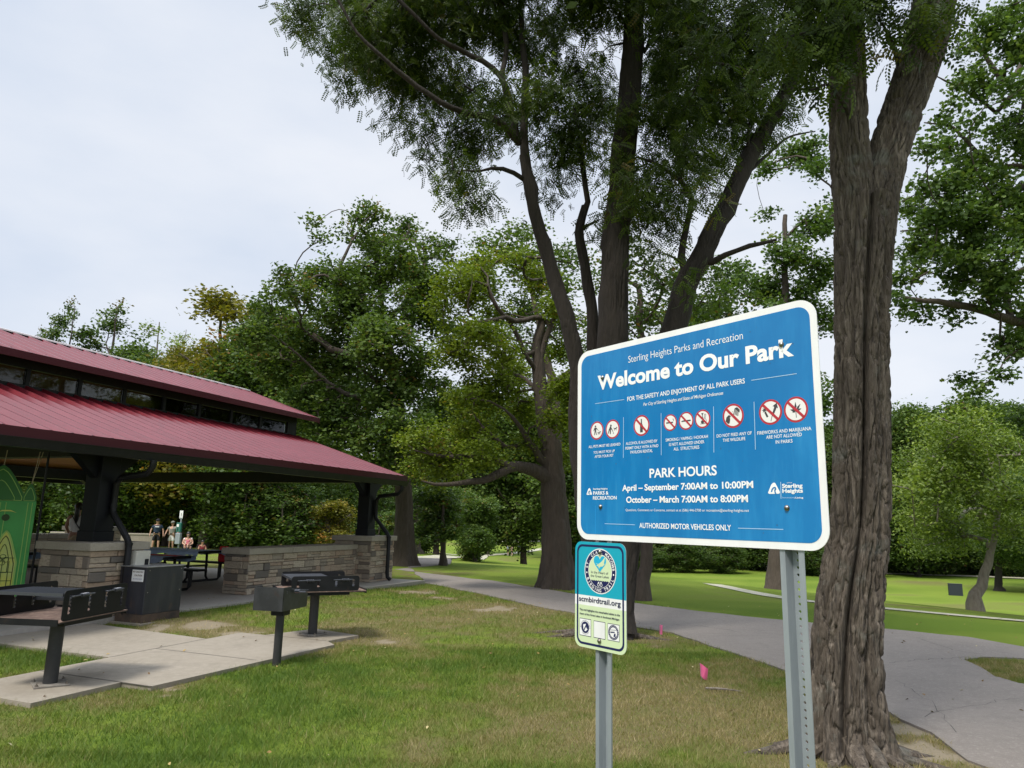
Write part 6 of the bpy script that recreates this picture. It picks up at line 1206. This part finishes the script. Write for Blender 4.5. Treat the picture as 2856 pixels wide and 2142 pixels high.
for px, pt, lab in ((1235, 1090, 'airy tree seen in the gap just right of the tall oak crown'), (1345, 1060, 'airy tree behind the yellow green oak limbs'), (1470, 1090, 'airy tree behind the trunk of the large oak'), (1600, 1050, 'airy tree behind the left edge of the blue sign')): plant('dense2', px, pt, 66, .95, lab)
gL, lL = 'dense trees in the wood behind the pavilion', 'dense dark tree in the wood seen under the pavilion roof'
for k, px in enumerate(range(-160, 900, 78)): plant(('dense', 'dense2')[k % 2], px + PR.randint(-20, 20), 1130 + PR.randint(-30, 60), 48.5 + PR.uniform(-2, 3), 1.15, lL, gL)
for k, px in enumerate(range(-120, 880, 120)): plant(('dense2', 'dense')[k % 2], px + PR.randint(-20, 20), 1000 + PR.randint(-20, 40), 54 + PR.uniform(-2, 3), 1.05, lL, gL)
for px, pt, Y, kd, lab in ((650, 1350, 46, 'shrub', 'rounded green shrub at the wood edge beyond the seated people'), (725, 1300, 43.5, 'shrub', 'large green shrub right of the seated people'), (800, 1340, 42.5, 'shrub', 'green shrub over the middle of the low stone wall'), (865, 1400, 43, 'goldshrub', 'yellowing shrub left of the right pier'), (930, 1390, 42, 'goldshrub', 'straw coloured shrub just left of the right column'), (560, 1390, 47.5, 'shrub', 'green shrub behind the seated woman'), (1085, 1420, 36, 'shrub', 'light green shrub between the right pier and the tall oak')):
    plant(kd, px, pt, Y, 1.25, lab, 'shrubs at the wood edge', 'shrub')
lM, gM = 'tree in the distant wood closing the view between the two oaks', 'trees of the distant wood'
for k, px in enumerate(range(860, 1720, 44)): plant(('far', 'far2')[k % 2], px + PR.randint(-10, 10), 1352 + PR.randint(-26, 20), 178 + PR.uniform(-8, 10), 1.0, lM, gM)
for k, px in enumerate((880, 960, 1040, 1110, 1190)): plant(('far', 'far2')[k % 2], px, 1260 + PR.randint(-20, 20), 84 + PR.uniform(-4, 6), 1.0, 'lawn edge tree behind the tall oak and the right pier', 'trees at the lawn edge')
lR, gR = 'tree in the dark wood edge across the right lawn', 'trees of the right wood edge'
for k, px in enumerate(range(1600, 3150, 92)): plant(('far', 'far2')[k % 2], px + PR.randint(-20, 20), (1250 if px < 2300 else 1225) + PR.randint(-40, 50), 92 + PR.uniform(-2, 4), 1.0, lR, gR)
for k, px in enumerate(range(1640, 3150, 130)): plant(('far2', 'far')[k % 2], px + PR.randint(-20, 20), (1150 if px < 2350 else 1115) + PR.randint(-30, 40), 104 + PR.uniform(-2, 5), 1.0, lR, gR)
for k, px in enumerate((1690, 1790, 1900, 2020, 2250, 2380)): plant('shrub', px, 1500 + PR.randint(-10, 14), 84.5, 1.5, 'low shrub at the foot of the wood edge across the lawn', 'shrubs along the right wood edge', 'shrub')
plant('far2', 2520, 1118, 86, .8, 'rounded bright tree rising behind the drooping crown on the right')

# ================================================================== PEOPLE
SKIN = [mat('skin_light', (.50, .29, .20), .55), mat('skin_tan', (.36, .19, .12), .55)]
def skin_mesh(nodes, edges, rad, sub=2):
    me = bpy.data.meshes.new('s'); names = list(nodes); me.from_pydata([nodes[n] for n in names], [(names.index(a), names.index(b)) for a, b in edges], []); o = bpy.data.objects.new('s', me); COL.objects.link(o)
    m = o.modifiers.new('k', 'SKIN'); m.use_smooth_shade = True; m.branch_smoothing = .6
    for i, n in enumerate(names): sv = me.skin_vertices[0].data[i]; r = rad[n]; sv.radius = r if hasattr(r, '__len__') else (r, r); sv.use_root = (i == 0)
    o.modifiers.new('u', 'SUBSURF').levels = sub; o.modifiers['u'].render_levels = sub
    bpy.context.view_layer.update(); dg = bpy.context.evaluated_depsgraph_get(); ev = bpy.data.meshes.new_from_object(o.evaluated_get(dg)); bpy.data.objects.remove(o); bpy.data.meshes.remove(me)
    v = [tuple(q.co) for q in ev.vertices]; f = [list(p.vertices) for p in ev.polygons]; bpy.data.meshes.remove(ev); return v, f
STAND = dict(pelvis=(0, 0, .97), belly=(0, .01, 1.12), chest=(0, 0, 1.32), neck=(0, -.005, 1.49), jaw=(0, .02, 1.56), head=(0, .015, 1.64), crown=(0, 0, 1.71), sl=(-.18, 0, 1.42), sr=(.18, 0, 1.42), el=(-.25, -.02, 1.15), er=(.25, -.02, 1.15), wl=(-.27, .05, .91), wr=(.27, .05, .91), hl=(-.27, .07, .84), hr=(.27, .07, .84), pl=(-.095, 0, .90), pr=(.095, 0, .90), kl=(-.11, .02, .50), kr=(.11, .02, .50), al=(-.115, -.02, .09), ar=(.115, -.02, .09), tl=(-.13, .12, .035), tr=(.13, .12, .035))
BR = dict(pelvis=(.15, .11), belly=(.14, .11), chest=(.15, .11), neck=.055, jaw=.066, head=.088, crown=.062, sl=.062, sr=.062, el=.042, er=.042, wl=.029, wr=.029, hl=(.036, .018), hr=(.036, .018), pl=.09, pr=.09, kl=.058, kr=.058, al=.038, ar=.038, tl=.034, tr=.034)
BE = [('pelvis', 'belly'), ('belly', 'chest'), ('chest', 'neck'), ('neck', 'jaw'), ('jaw', 'head'), ('head', 'crown'), ('chest', 'sl'), ('chest', 'sr'), ('sl', 'el'), ('sr', 'er'), ('el', 'wl'), ('er', 'wr'), ('wl', 'hl'), ('wr', 'hr'), ('pelvis', 'pl'), ('pelvis', 'pr'), ('pl', 'kl'), ('pr', 'kr'), ('kl', 'al'), ('kr', 'ar'), ('al', 'tl'), ('ar', 'tr')]
def lerp(a, b, t): return tuple(a[i] + (b[i] - a[i]) * t for i in range(3))
def person(loc, rz, sc, label, pose=None, girth=1.0, top=None, bottom=None, hair=None, skin=0, sleeve=.55, leg=.75, shoes=(.05, .05, .055), cap_=None, mark=False, strap=False):
    J = dict(STAND); J.update(pose or {}); o = thing('person', loc, rz, label, 'person'); o.scale = (sc, sc, sc)
    R_ = {k: (tuple(q * (girth if k in ('pelvis', 'belly', 'chest') else 1) for q in v) if hasattr(v, '__len__') else v) for k, v in BR.items()}
    v, f = skin_mesh(J, BE, R_); mb = MB(); mb.add(v, f)
    for s_ in ('l', 'r'):                              # fingers and thumb
        w, h = Vector(J['w' + s_]), Vector(J['h' + s_]); d = (h - w).normalized(); sd = Vector((1, 0, 0)); sd = (sd - d * sd.dot(d)).normalized(); fw = d.cross(sd)
        if fw.y < 0: fw = -fw
        for k, L_ in enumerate((.060, .072, .068, .052)): b = h + fw * (-.024 + .016 * k) ; mb.tube([b, b + d * L_ * .55, b + d * L_ + sd * (-.012 if s_ == 'r' else .012)], [.0085, .008, .006], 6)
        b = w + d * .03 + fw * .024; mb.tube([b, b + fw * .022 + d * .022, b + fw * .028 + d * .052], [.010, .009, .007], 6)
    hd, jw = Vector(J['head']), Vector(J['jaw']); up_ = (hd - jw).normalized(); fwd = Vector((0, 1, 0)); fwd = (fwd - up_ * fwd.dot(up_)).normalized(); rgt = fwd.cross(up_)
    def ball(c, r, sq=(1, 1, 1)): b = MB(); b.lathe([(r * math.sin(a), -r * math.cos(a)) for a in np.linspace(.15, math.pi - .15, 7)], (0, 0, 0), 10); mb.add([Vector(p[0] * sq[0] * rgt + p[1] * sq[1] * fwd + p[2] * sq[2] * up_) + c for p in [Vector(q) for q in b.v]], b.f)
    mb.m = 0; ball(hd + fwd * .088 - up_ * .018, .017, (.8, 1, 1.3)); ball(hd + rgt * .087 - up_ * .01, .022, (.4, .8, 1.3)); ball(hd - rgt * .087 - up_ * .01, .022, (.4, .8, 1.3)); mb.m = 1; ball(hd + fwd * .079 + rgt * .032 + up_ * .008, .010); ball(hd + fwd * .079 - rgt * .032 + up_ * .008, .010); mb.m = 2; ball(hd + fwd * .078 - up_ * .055, .016, (1.4, .6, .4))
    mb.build('body', [SKIN[skin], mat('eye', (.03, .02, .02), .3), mat('lips', (.35, .12, .10), .5)], o, True)
    def cloth_part(name, nd, ed, rr, m): v, f = skin_mesh(nd, ed, rr); b = MB(); b.add(v, f); b.build(name, m, o, True)
    if top:
        nd = {k: J[k] for k in ('belly', 'chest')}; nd['hem'] = lerp(J['pelvis'], J['belly'], .25); nd['col'] = lerp(J['chest'], J['neck'], .55); rr = dict(hem=tuple(q * girth * 1.13 for q in BR['pelvis']), belly=tuple(q * girth * 1.16 for q in BR['belly']), chest=tuple(q * girth * 1.13 for q in BR['chest']), col=.085); ed = [('hem', 'belly'), ('belly', 'chest'), ('chest', 'col')]
        for s_ in ('l', 'r'):
            nd['s' + s_] = J['s' + s_]; rr['s' + s_] = .078; ed.append(('chest', 's' + s_))
            if sleeve > 0: nd['q' + s_] = lerp(J['s' + s_], J['e' + s_], sleeve); rr['q' + s_] = .066; ed.append(('s' + s_, 'q' + s_))
        cloth_part('shirt', nd, ed, rr, top)
        if mark: b = MB(); c = Vector(J['chest']); b.box(c + Vector((0, .125 * girth + .028, .02)), (.20, .004, .045)); b.build('print', M['white'], o)
        if strap: b = MB(); b.tube([Vector(J['sl']) + Vector((.05, -.10, .06)), Vector(J['chest']) + Vector((0, -.145, -.05)), Vector(J['pr']) + Vector((.10, -.10, .06))], .012, 6); b.build('strap', M['black'], o)
    if bottom:
        nd = dict(w=lerp(J['pelvis'], J['belly'], .3), pelvis=J['pelvis']); rr = dict(w=tuple(q * girth * 1.06 for q in BR['belly']), pelvis=tuple(q * girth * 1.12 for q in BR['pelvis'])); ed = [('w', 'pelvis')]
        for s_ in ('l', 'r'): nd['p' + s_] = J['p' + s_]; nd['k' + s_] = lerp(J['p' + s_], J['k' + s_], leg); rr['p' + s_] = .112; rr['k' + s_] = .088; ed += [('pelvis', 'p' + s_), ('p' + s_, 'k' + s_)]
        cloth_part('shorts', nd, ed, rr, bottom)
    b = MB()
    for s_ in ('l', 'r'): a, t = Vector(J['a' + s_]), Vector(J['t' + s_]); d = (t - a); d.z = 0; d.normalize(); b.tube([a - d * .06 + Vector((0, 0, -.035)), a + Vector((0, 0, -.01)), (a + t) / 2 + Vector((0, 0, .0)), t + d * .03], [.035, .05, .046, .03], 8)
    b.build('shoe', mat('shoe', shoes, .6), o, True)
    if hair:
        hm, style = hair; b = MB(); hv = MB(); hv.lathe([(.102 * math.sin(a), -.118 * math.cos(a)) for a in np.linspace(.9, math.pi - .05, 9)], (0, 0, 0), 16); b.add([hd + rgt * q[0] + fwd * (q[1] - .014) + up_ * (q[2] + .022) - (fwd * .035 if q[2] < -.02 and q[1] > 0.02 else Vector((0, 0, 0))) for q in [Vector(p) for p in hv.v]], hv.f)
        if style == 'pony': b.tube([hd - fwd * .09 + up_ * .04, hd - fwd * .15 + up_ * .0, hd - fwd * .15 - up_ * .14, hd - fwd * .145 - up_ * .30, hd - fwd * .13 - up_ * .40], [.045, .055, .06, .05, .012], 10)
        if style == 'long': b.tube([hd - fwd * .05 + up_ * .03, hd - fwd * .085 - up_ * .06, hd - fwd * .09 - up_ * .20, hd - fwd * .085 - up_ * .28], [.085, .10, .085, .03], 10)
        b.build('hair', hm, o, True)
    if cap_: b = MB(); b.add([hd + rgt * q[0] + fwd * q[1] + up_ * (q[2] + .035) for q in [Vector(p) for p in (lambda h_: (h_.lathe([(.106, 0), (.108, .03), (.095, .065), (.05, .09), (.01, .097)], (0, 0, 0), 16), h_.v)[1])(MB())]], (lambda h_: (h_.lathe([(.106, 0), (.108, .03), (.095, .065), (.05, .09), (.01, .097)], (0, 0, 0), 16), h_.f)[1])(MB())); b.add([hd + rgt * x + fwd * y + up_ * z for x, y, z in ((-.08, .06, .04), (.08, .06, .04), (.06, .18, .025), (-.06, .18, .025), (-.08, .06, .05), (.08, .06, .05), (.06, .18, .033), (-.06, .18, .033))], [[0, 1, 2, 3], [7, 6, 5, 4], [0, 4, 5, 1], [1, 5, 6, 2], [2, 6, 7, 3], [3, 7, 4, 0]]); b.add([hd + rgt * x + fwd * y + up_ * z for x, y, z in ((-.075, .093, -.005), (.075, .093, -.005), (.075, .093, .028), (-.075, .093, .028), (-.075, .085, -.005), (.075, .085, -.005), (.075, .085, .028), (-.075, .085, .028))], [[0, 1, 2, 3], [4, 7, 6, 5], [0, 4, 5, 1], [2, 6, 7, 3]]); b.build('cap', cap_, o, True)
    return o
hb = mat('black_hair', (.012, .010, .010), .4); hbr = mat('brown_hair', (.05, .03, .02), .5); c_navy = mat('navy_shirt', (.012, .028, .055), .8); c_blk = mat('black_shorts', (.008, .008, .012), .8); c_gry = mat('grey_shirt', (.22, .22, .19), .8); c_wht = mat('white_cloth', (.70, .69, .67), .8); c_tan = mat('tan_cloth', (.40, .31, .19), .8); c_pnk = mat('pink_cloth', (.60, .16, .22), .8); c_lbl = mat('light_blue_shirt', (.45, .56, .66), .8); c_drd = mat('dark_red_shirt', (.20, .02, .03), .8)
wp_ = at_y(219, 1425, 17.9); person((wp_[0], wp_[1], .09), RAD(18), .955, 'woman with long black ponytail in a white sleeveless top seen from behind inside the pavilion', dict(el=(-.24, .05, 1.16), er=(.25, .07, 1.18), wl=(-.22, .24, 1.02), wr=(.20, .28, 1.06), hl=(-.20, .30, .99), hr=(.17, .34, 1.04)), .92, c_wht, c_tan, (hb, 'pony'), 1, .0, .7, strap=True)
mp_ = at_y(442, 1446, 40.0); gz_ = float(terrain(mp_[0], 40.0)); person((mp_[0], 40.0, gz_), RAD(200), (mp_[2] - gz_) / 1.785, 'man in navy printed T-shirt and black shorts standing on the lawn', dict(el=(-.30, -.02, 1.15), er=(.30, -.02, 1.15), wl=(-.33, .03, .91), wr=(.33, .03, .91), hl=(-.33, .05, .84), hr=(.33, .05, .84), kl=(-.13, .03, .50), kr=(.14, .0, .5), al=(-.14, .0, .09), ar=(.17, -.06, .09), tl=(-.16, .14, .035), tr=(.2, .08, .035)), 1.28, c_navy, c_blk, (hbr, 'short'), 0, .7, .85, cap_=c_blk, mark=True)
mp2 = at_y(484, 1452, 40.6); gz2 = float(terrain(mp2[0], 40.6)); person((mp2[0], 40.6, gz2), RAD(176), (mp2[2] - gz2) / 1.785, 'man in grey T-shirt and white shorts leaning on a cane behind the green dispenser', dict(el=(-.34, .0, 1.18), er=(.32, .04, 1.16), wl=(-.40, .04, .95), wr=(.34, .16, .95), hl=(-.41, .05, .88), hr=(.34, .19, .90)), 1.25, c_gry, c_wht, (hbr, 'short'), 0, .65, .85, (.02, .02, .025), cap_=c_gry)
cn = at_y(467, 1533, 40.3); cz_ = float(terrain(cn[0], 40.3)); mb = MB(); mb.tube([(0, 0, 0), (.02, 0, .86), (.05, 0, .91), (.12, 0, .90)], .014, 7); ob = mb.build('walking_cane', M['black'], None, True); ob.location = (cn[0], 40.3, cz_); tag(ob, 'thin black walking cane held by the man in grey', 'cane')
SIT = lambda s: dict(pelvis=(0, 0, s + .10), belly=(0, .0, s + .27), chest=(0, -.01, s + .47), neck=(0, -.0, s + .64), jaw=(0, .03, s + .71), head=(0, .025, s + .79), crown=(0, .01, s + .86), sl=(-.17, 0, s + .57), sr=(.17, 0, s + .57), el=(-.24, .06, s + .32), er=(.24, .08, s + .32), wl=(-.12, .26, s + .25), wr=(.12, .28, s + .27), hl=(-.05, .30, s + .25), hr=(.05, .32, s + .28), pl=(-.10, .02, s + .09), pr=(.10, .02, s + .09), kl=(-.13, .44, s + .16), kr=(.13, .44, s + .16), al=(-.12, .50, .09), ar=(.12, .50, .09), tl=(-.13, .63, .035), tr=(.13, .63, .035))
sw = at_y(527, 1480, 38.0); sz = float(terrain(sw[0], 38.0))
def low_chair(x, y, z, rz, label):
    o = thing('lawn_chair', (x, y, z), rz, label, 'chair'); mb = MB(); mb.bx(-.26, .26, -.22, .26, .20, .225, .006); mb.build('seat', M['black'], o); mb = MB(); mb.box((0, -.27, .50), (.52, .02, .52), Matrix.Rotation(RAD(12), 3, 'X')); mb.build('backrest', M['black'], o)
    for a in (-1, 1):
        for b in (-.2, .24): mb = MB(); mb.tube([(a * .25, b, 0), (a * .25, b, .205)], .012, 6); mb.build('leg', M['galv'], o)
low_chair(sw[0], 38.0, sz, RAD(205), 'low black folding chair under the woman holding a child')
person((sw[0], 38.0, sz), RAD(205), 1.0, 'seated woman in a white top with a child on her lap', SIT(.225), 1.0, c_wht, c_blk, (hb, 'long'), 0, .35, .8)
person((sw[0] + .17, 37.62, sz + .30), RAD(190), .62, 'small child in pink sitting on the lap of the seated woman', SIT(.20), 1.0, c_pnk, c_pnk, (hbr, 'long'), 0, .5, .7)
sw2 = at_y(565, 1513, 37.6); person((sw2[0], 37.6, float(terrain(sw2[0], 37.6))), RAD(215), .78, 'dark haired child in a dark red top sitting low beside the seated woman', SIT(.02), 1.0, c_drd, c_blk, (hb, 'short'), 1, .5, .8)
WALK = dict(kl=(-.10, .12, .50), al=(-.10, .14, .12), tl=(-.11, .28, .05), kr=(.10, .0, .5), ar=(.10, -.20, .12), tr=(.11, -.08, .04), el=(-.25, -.08, 1.15), wl=(-.26, -.05, .91), hl=(-.26, -.03, .84), er=(.25, .06, 1.16), wr=(.25, .18, .95), hr=(.25, .21, .88))
wk = ground(1416, 1550); person(wk, RAD(-8), 1.0, 'walker in light blue shirt and black shorts on the pale path', WALK, 1.15, c_lbl, c_blk, (hbr, 'short'), 0, .6, .85, (.6, .6, .6)); wk2 = ground(1427, 1552)
person(wk2, RAD(-8), .95, 'walker in a pale pink top and dark shorts beside the one in light blue', WALK, 1.0, mat('pale_pink_top', (.62, .47, .48), .8), c_blk, (hb, 'short'), 0, .5, .8, (.6, .6, .6))
s1_ = ground(1219, 1545); person(s1_, RAD(120), 1.0, 'dark haired person in black sitting on the far grass behind the slender tree', SIT(.02), 1.0, c_blk, c_blk, (hb, 'long'), 1, .6, .9)
s2_ = ground(1230, 1546); person(s2_, RAD(100), .95, 'person in a white top sitting on the far grass beside the one in black', SIT(.02), 1.0, c_wht, c_blk, (hb, 'short'), 1, .6, .9)

# ================================================================== SMALL THINGS
dp = at_y(497, 1531, 39.2); dz = float(terrain(dp[0], 39.2)); ds = thing('dispenser_post', (dp[0], 39.2, dz), RAD(-12), 'green bag dispenser on a grey post with a small white sign on top', 'dispenser'); dh = at_y(500, 1425, 39.2)[2] - dz
M['dgreen'] = mat('dispenser_green', (.02, .13, .10), .45); mb = MB(); mb.bx(-.03, .03, -.03, .03, 0, dh - .05); mb.build('post', M['galv'], ds); mb = MB(); mb.bx(-.10, .10, -.055, -.035, dh - .40, dh + .02, .004); mb.m = 1; mb.flat([(-.012, dh - .30), (.02, dh - .30), (.02, dh - .10), (-.02, dh - .12), (-.012, dh - .15)], .0565, bf); mb.m = 2; mb.flat([(-.09, dh - .39), (.09, dh - .39), (.09, dh - .35), (-.09, dh - .35)], .0565, bf); mb.build('sign_plate', [M['white'], M['black'], M['galv']], ds)
mb = MB(); mb.bx(-.15, .13, -.17, -.035, dh - 1.12, dh - .62, .02); mb.m = 1; mb.bx(-.11, .02, -.178, -.1705, dh - .84, dh - .70); mb.m = 2; mb.bx(-.06, -.02, -.178, -.1705, dh - 1.05, dh - .90); mb.build('box', [M['dgreen'], M['white'], M['black']], ds); mb = MB(); mb.bx(-.13, .17, -.20, -.035, dh - 1.75, dh - 1.16, .02); mb.build('waste_box', M['galv'], ds)
wl0, wl1 = at_y(150, 1512, 43.5), at_y(424, 1512, 43.5); mb = MB(); a, b = Vector((wl0[0], 43.2)), Vector((wl1[0], 43.8)); ang = math.atan2(b.y - a.y, b.x - a.x); L_ = (b - a).length; zb_ = float(terrain(b.x, 43.5)); ob = thing('concrete_wall', (a.x, a.y, zb_), ang, 'low tan concrete wall on the lawn behind the navy shirted man', 'wall'); mb.bx(0, L_, -.12, .12, -.3, .78); mb.build('wall_body', M['concrete'], ob); mb = MB(); mb.bx(-.03, L_ + .03, -.16, .16, .782, .86, .01); mb.build('coping', M['cap'], ob)
bx = ground(2666, 1661); w_ = 31 / FPX * bx[1] * 1.05; bo = thing('utility_box', bx, RAD(-20), 'small dark rectangular box standing alone on the right lawn', 'utility box'); mb = MB(); mb.bx(-w_ / 2, w_ / 2, -.16, .16, -.05, w_ * .93, .012); mb.build('body', mat('dark_slate_paint', (.018, .024, .034), .5), bo); mb = MB(); mb.bx(-w_ / 2 - .02, w_ / 2 + .02, -.18, .18, w_ * .93 + .001, w_ * .93 + .03, .008); mb.build('lid', mat('slate_lid', (.03, .036, .045), .5), bo)
lp = ground(1447, 1547); lo = thing('lectern_sign', lp, RAD(-30), 'thin dark lectern sign beside the walkers on the pale path', 'sign'); mb = MB(); mb.tube([(0, 0, -.1), (0, 0, 1.25)], .05, 8); mb.build('post', M['black'], lo); mb = MB(); mb.box((0, .02, 1.32), (.75, .5, .05), Matrix.Rotation(RAD(35), 3, 'X'), .01); mb.build('panel', M['black'], lo)
M['pink'] = mat('flag_pink', (.92, .17, .36), .5, trans=.3)
def flag(px, py, rz, hgt, lean, label, w=.11, h=.085, droop=.0):
    p = ground(px, py); o = thing('marker_flag', p, rz, label, 'flag', 'pink marker flags by the road'); mb = MB(); tp_ = Vector((lean, 0, hgt)); mb.tube([(0, 0, -.05), tp_ * .6, tp_], .0018, 5); mb.build('stake', M['galv'], o); v = []; n = 6
    for i in range(n + 1):
        t = i / n
        for j in range(4): k = j / 3; v.append((lean * (1 - .35 * k) + w * t * (1 - .25 * k), .018 * math.sin(t * 6 + k * 2), hgt - h * k - droop * t))
    np_mesh('flag', np.array(v), np.array([[i * 4 + j, (i + 1) * 4 + j, (i + 1) * 4 + j + 1, i * 4 + j + 1] for i in range(n) for j in range(3)]), M['pink'], o, True)
flag(1843, 1775, RAD(70), .16, .01, 'crumpled pink marker flag at the edge of the road', .10, .13, .02); flag(1958, 1896, RAD(-15), .165, -.02, 'pink marker flag leaning in the dry grass nearer the blue sign', .085, .13, .05)
st = ground(2015, 1926); mb = MB(); mb.tube([(-.16, .01, .012), (-.05, -.01, .018), (.07, .0, .012), (.17, -.02, .008)], [.012, .013, .010, .004], 6); ob = mb.build('stick', M['bark_pale'], None, True); ob.location = st; ob.rotation_euler = (0, 0, RAD(-8)); tag(ob, 'short pale stick lying in the dry grass below the pink flag', 'stick')
rg = np.random.default_rng(77); n = 260; y_ = 2.2 + 13 * rg.random(n) ** .8; x_ = (rg.random(n) * 2 - 1) * (.74 * y_ + .3); P = np.stack([x_, y_, terrain(x_, y_) + near_lift(x_, y_) + .022 + .02 * rg.random(n)], 1)
for q in KEEPOUT: s_ = poly_inside(q, x_, y_); P[s_, 2] = .014 if q is ROADP else .04 if q is not SLABP else .098
V, F, T = leaves(P, oakleaf(), .040, 78, rg.random(n), 0, 1.6); M['litter'] = mat('fallen_leaf', (.3, .2, .06), .8, tint=('tint', [(0, (.14, .08, .04)), (.35, (.30, .19, .06)), (.7, (.40, .32, .12)), (1, (.46, .42, .26))])); tag(np_mesh('fallen_leaves', V, F, M['litter'], None, False, T), 'scattered small dry leaves and litter lying on the grass and concrete', 'leaves', kind='stuff')
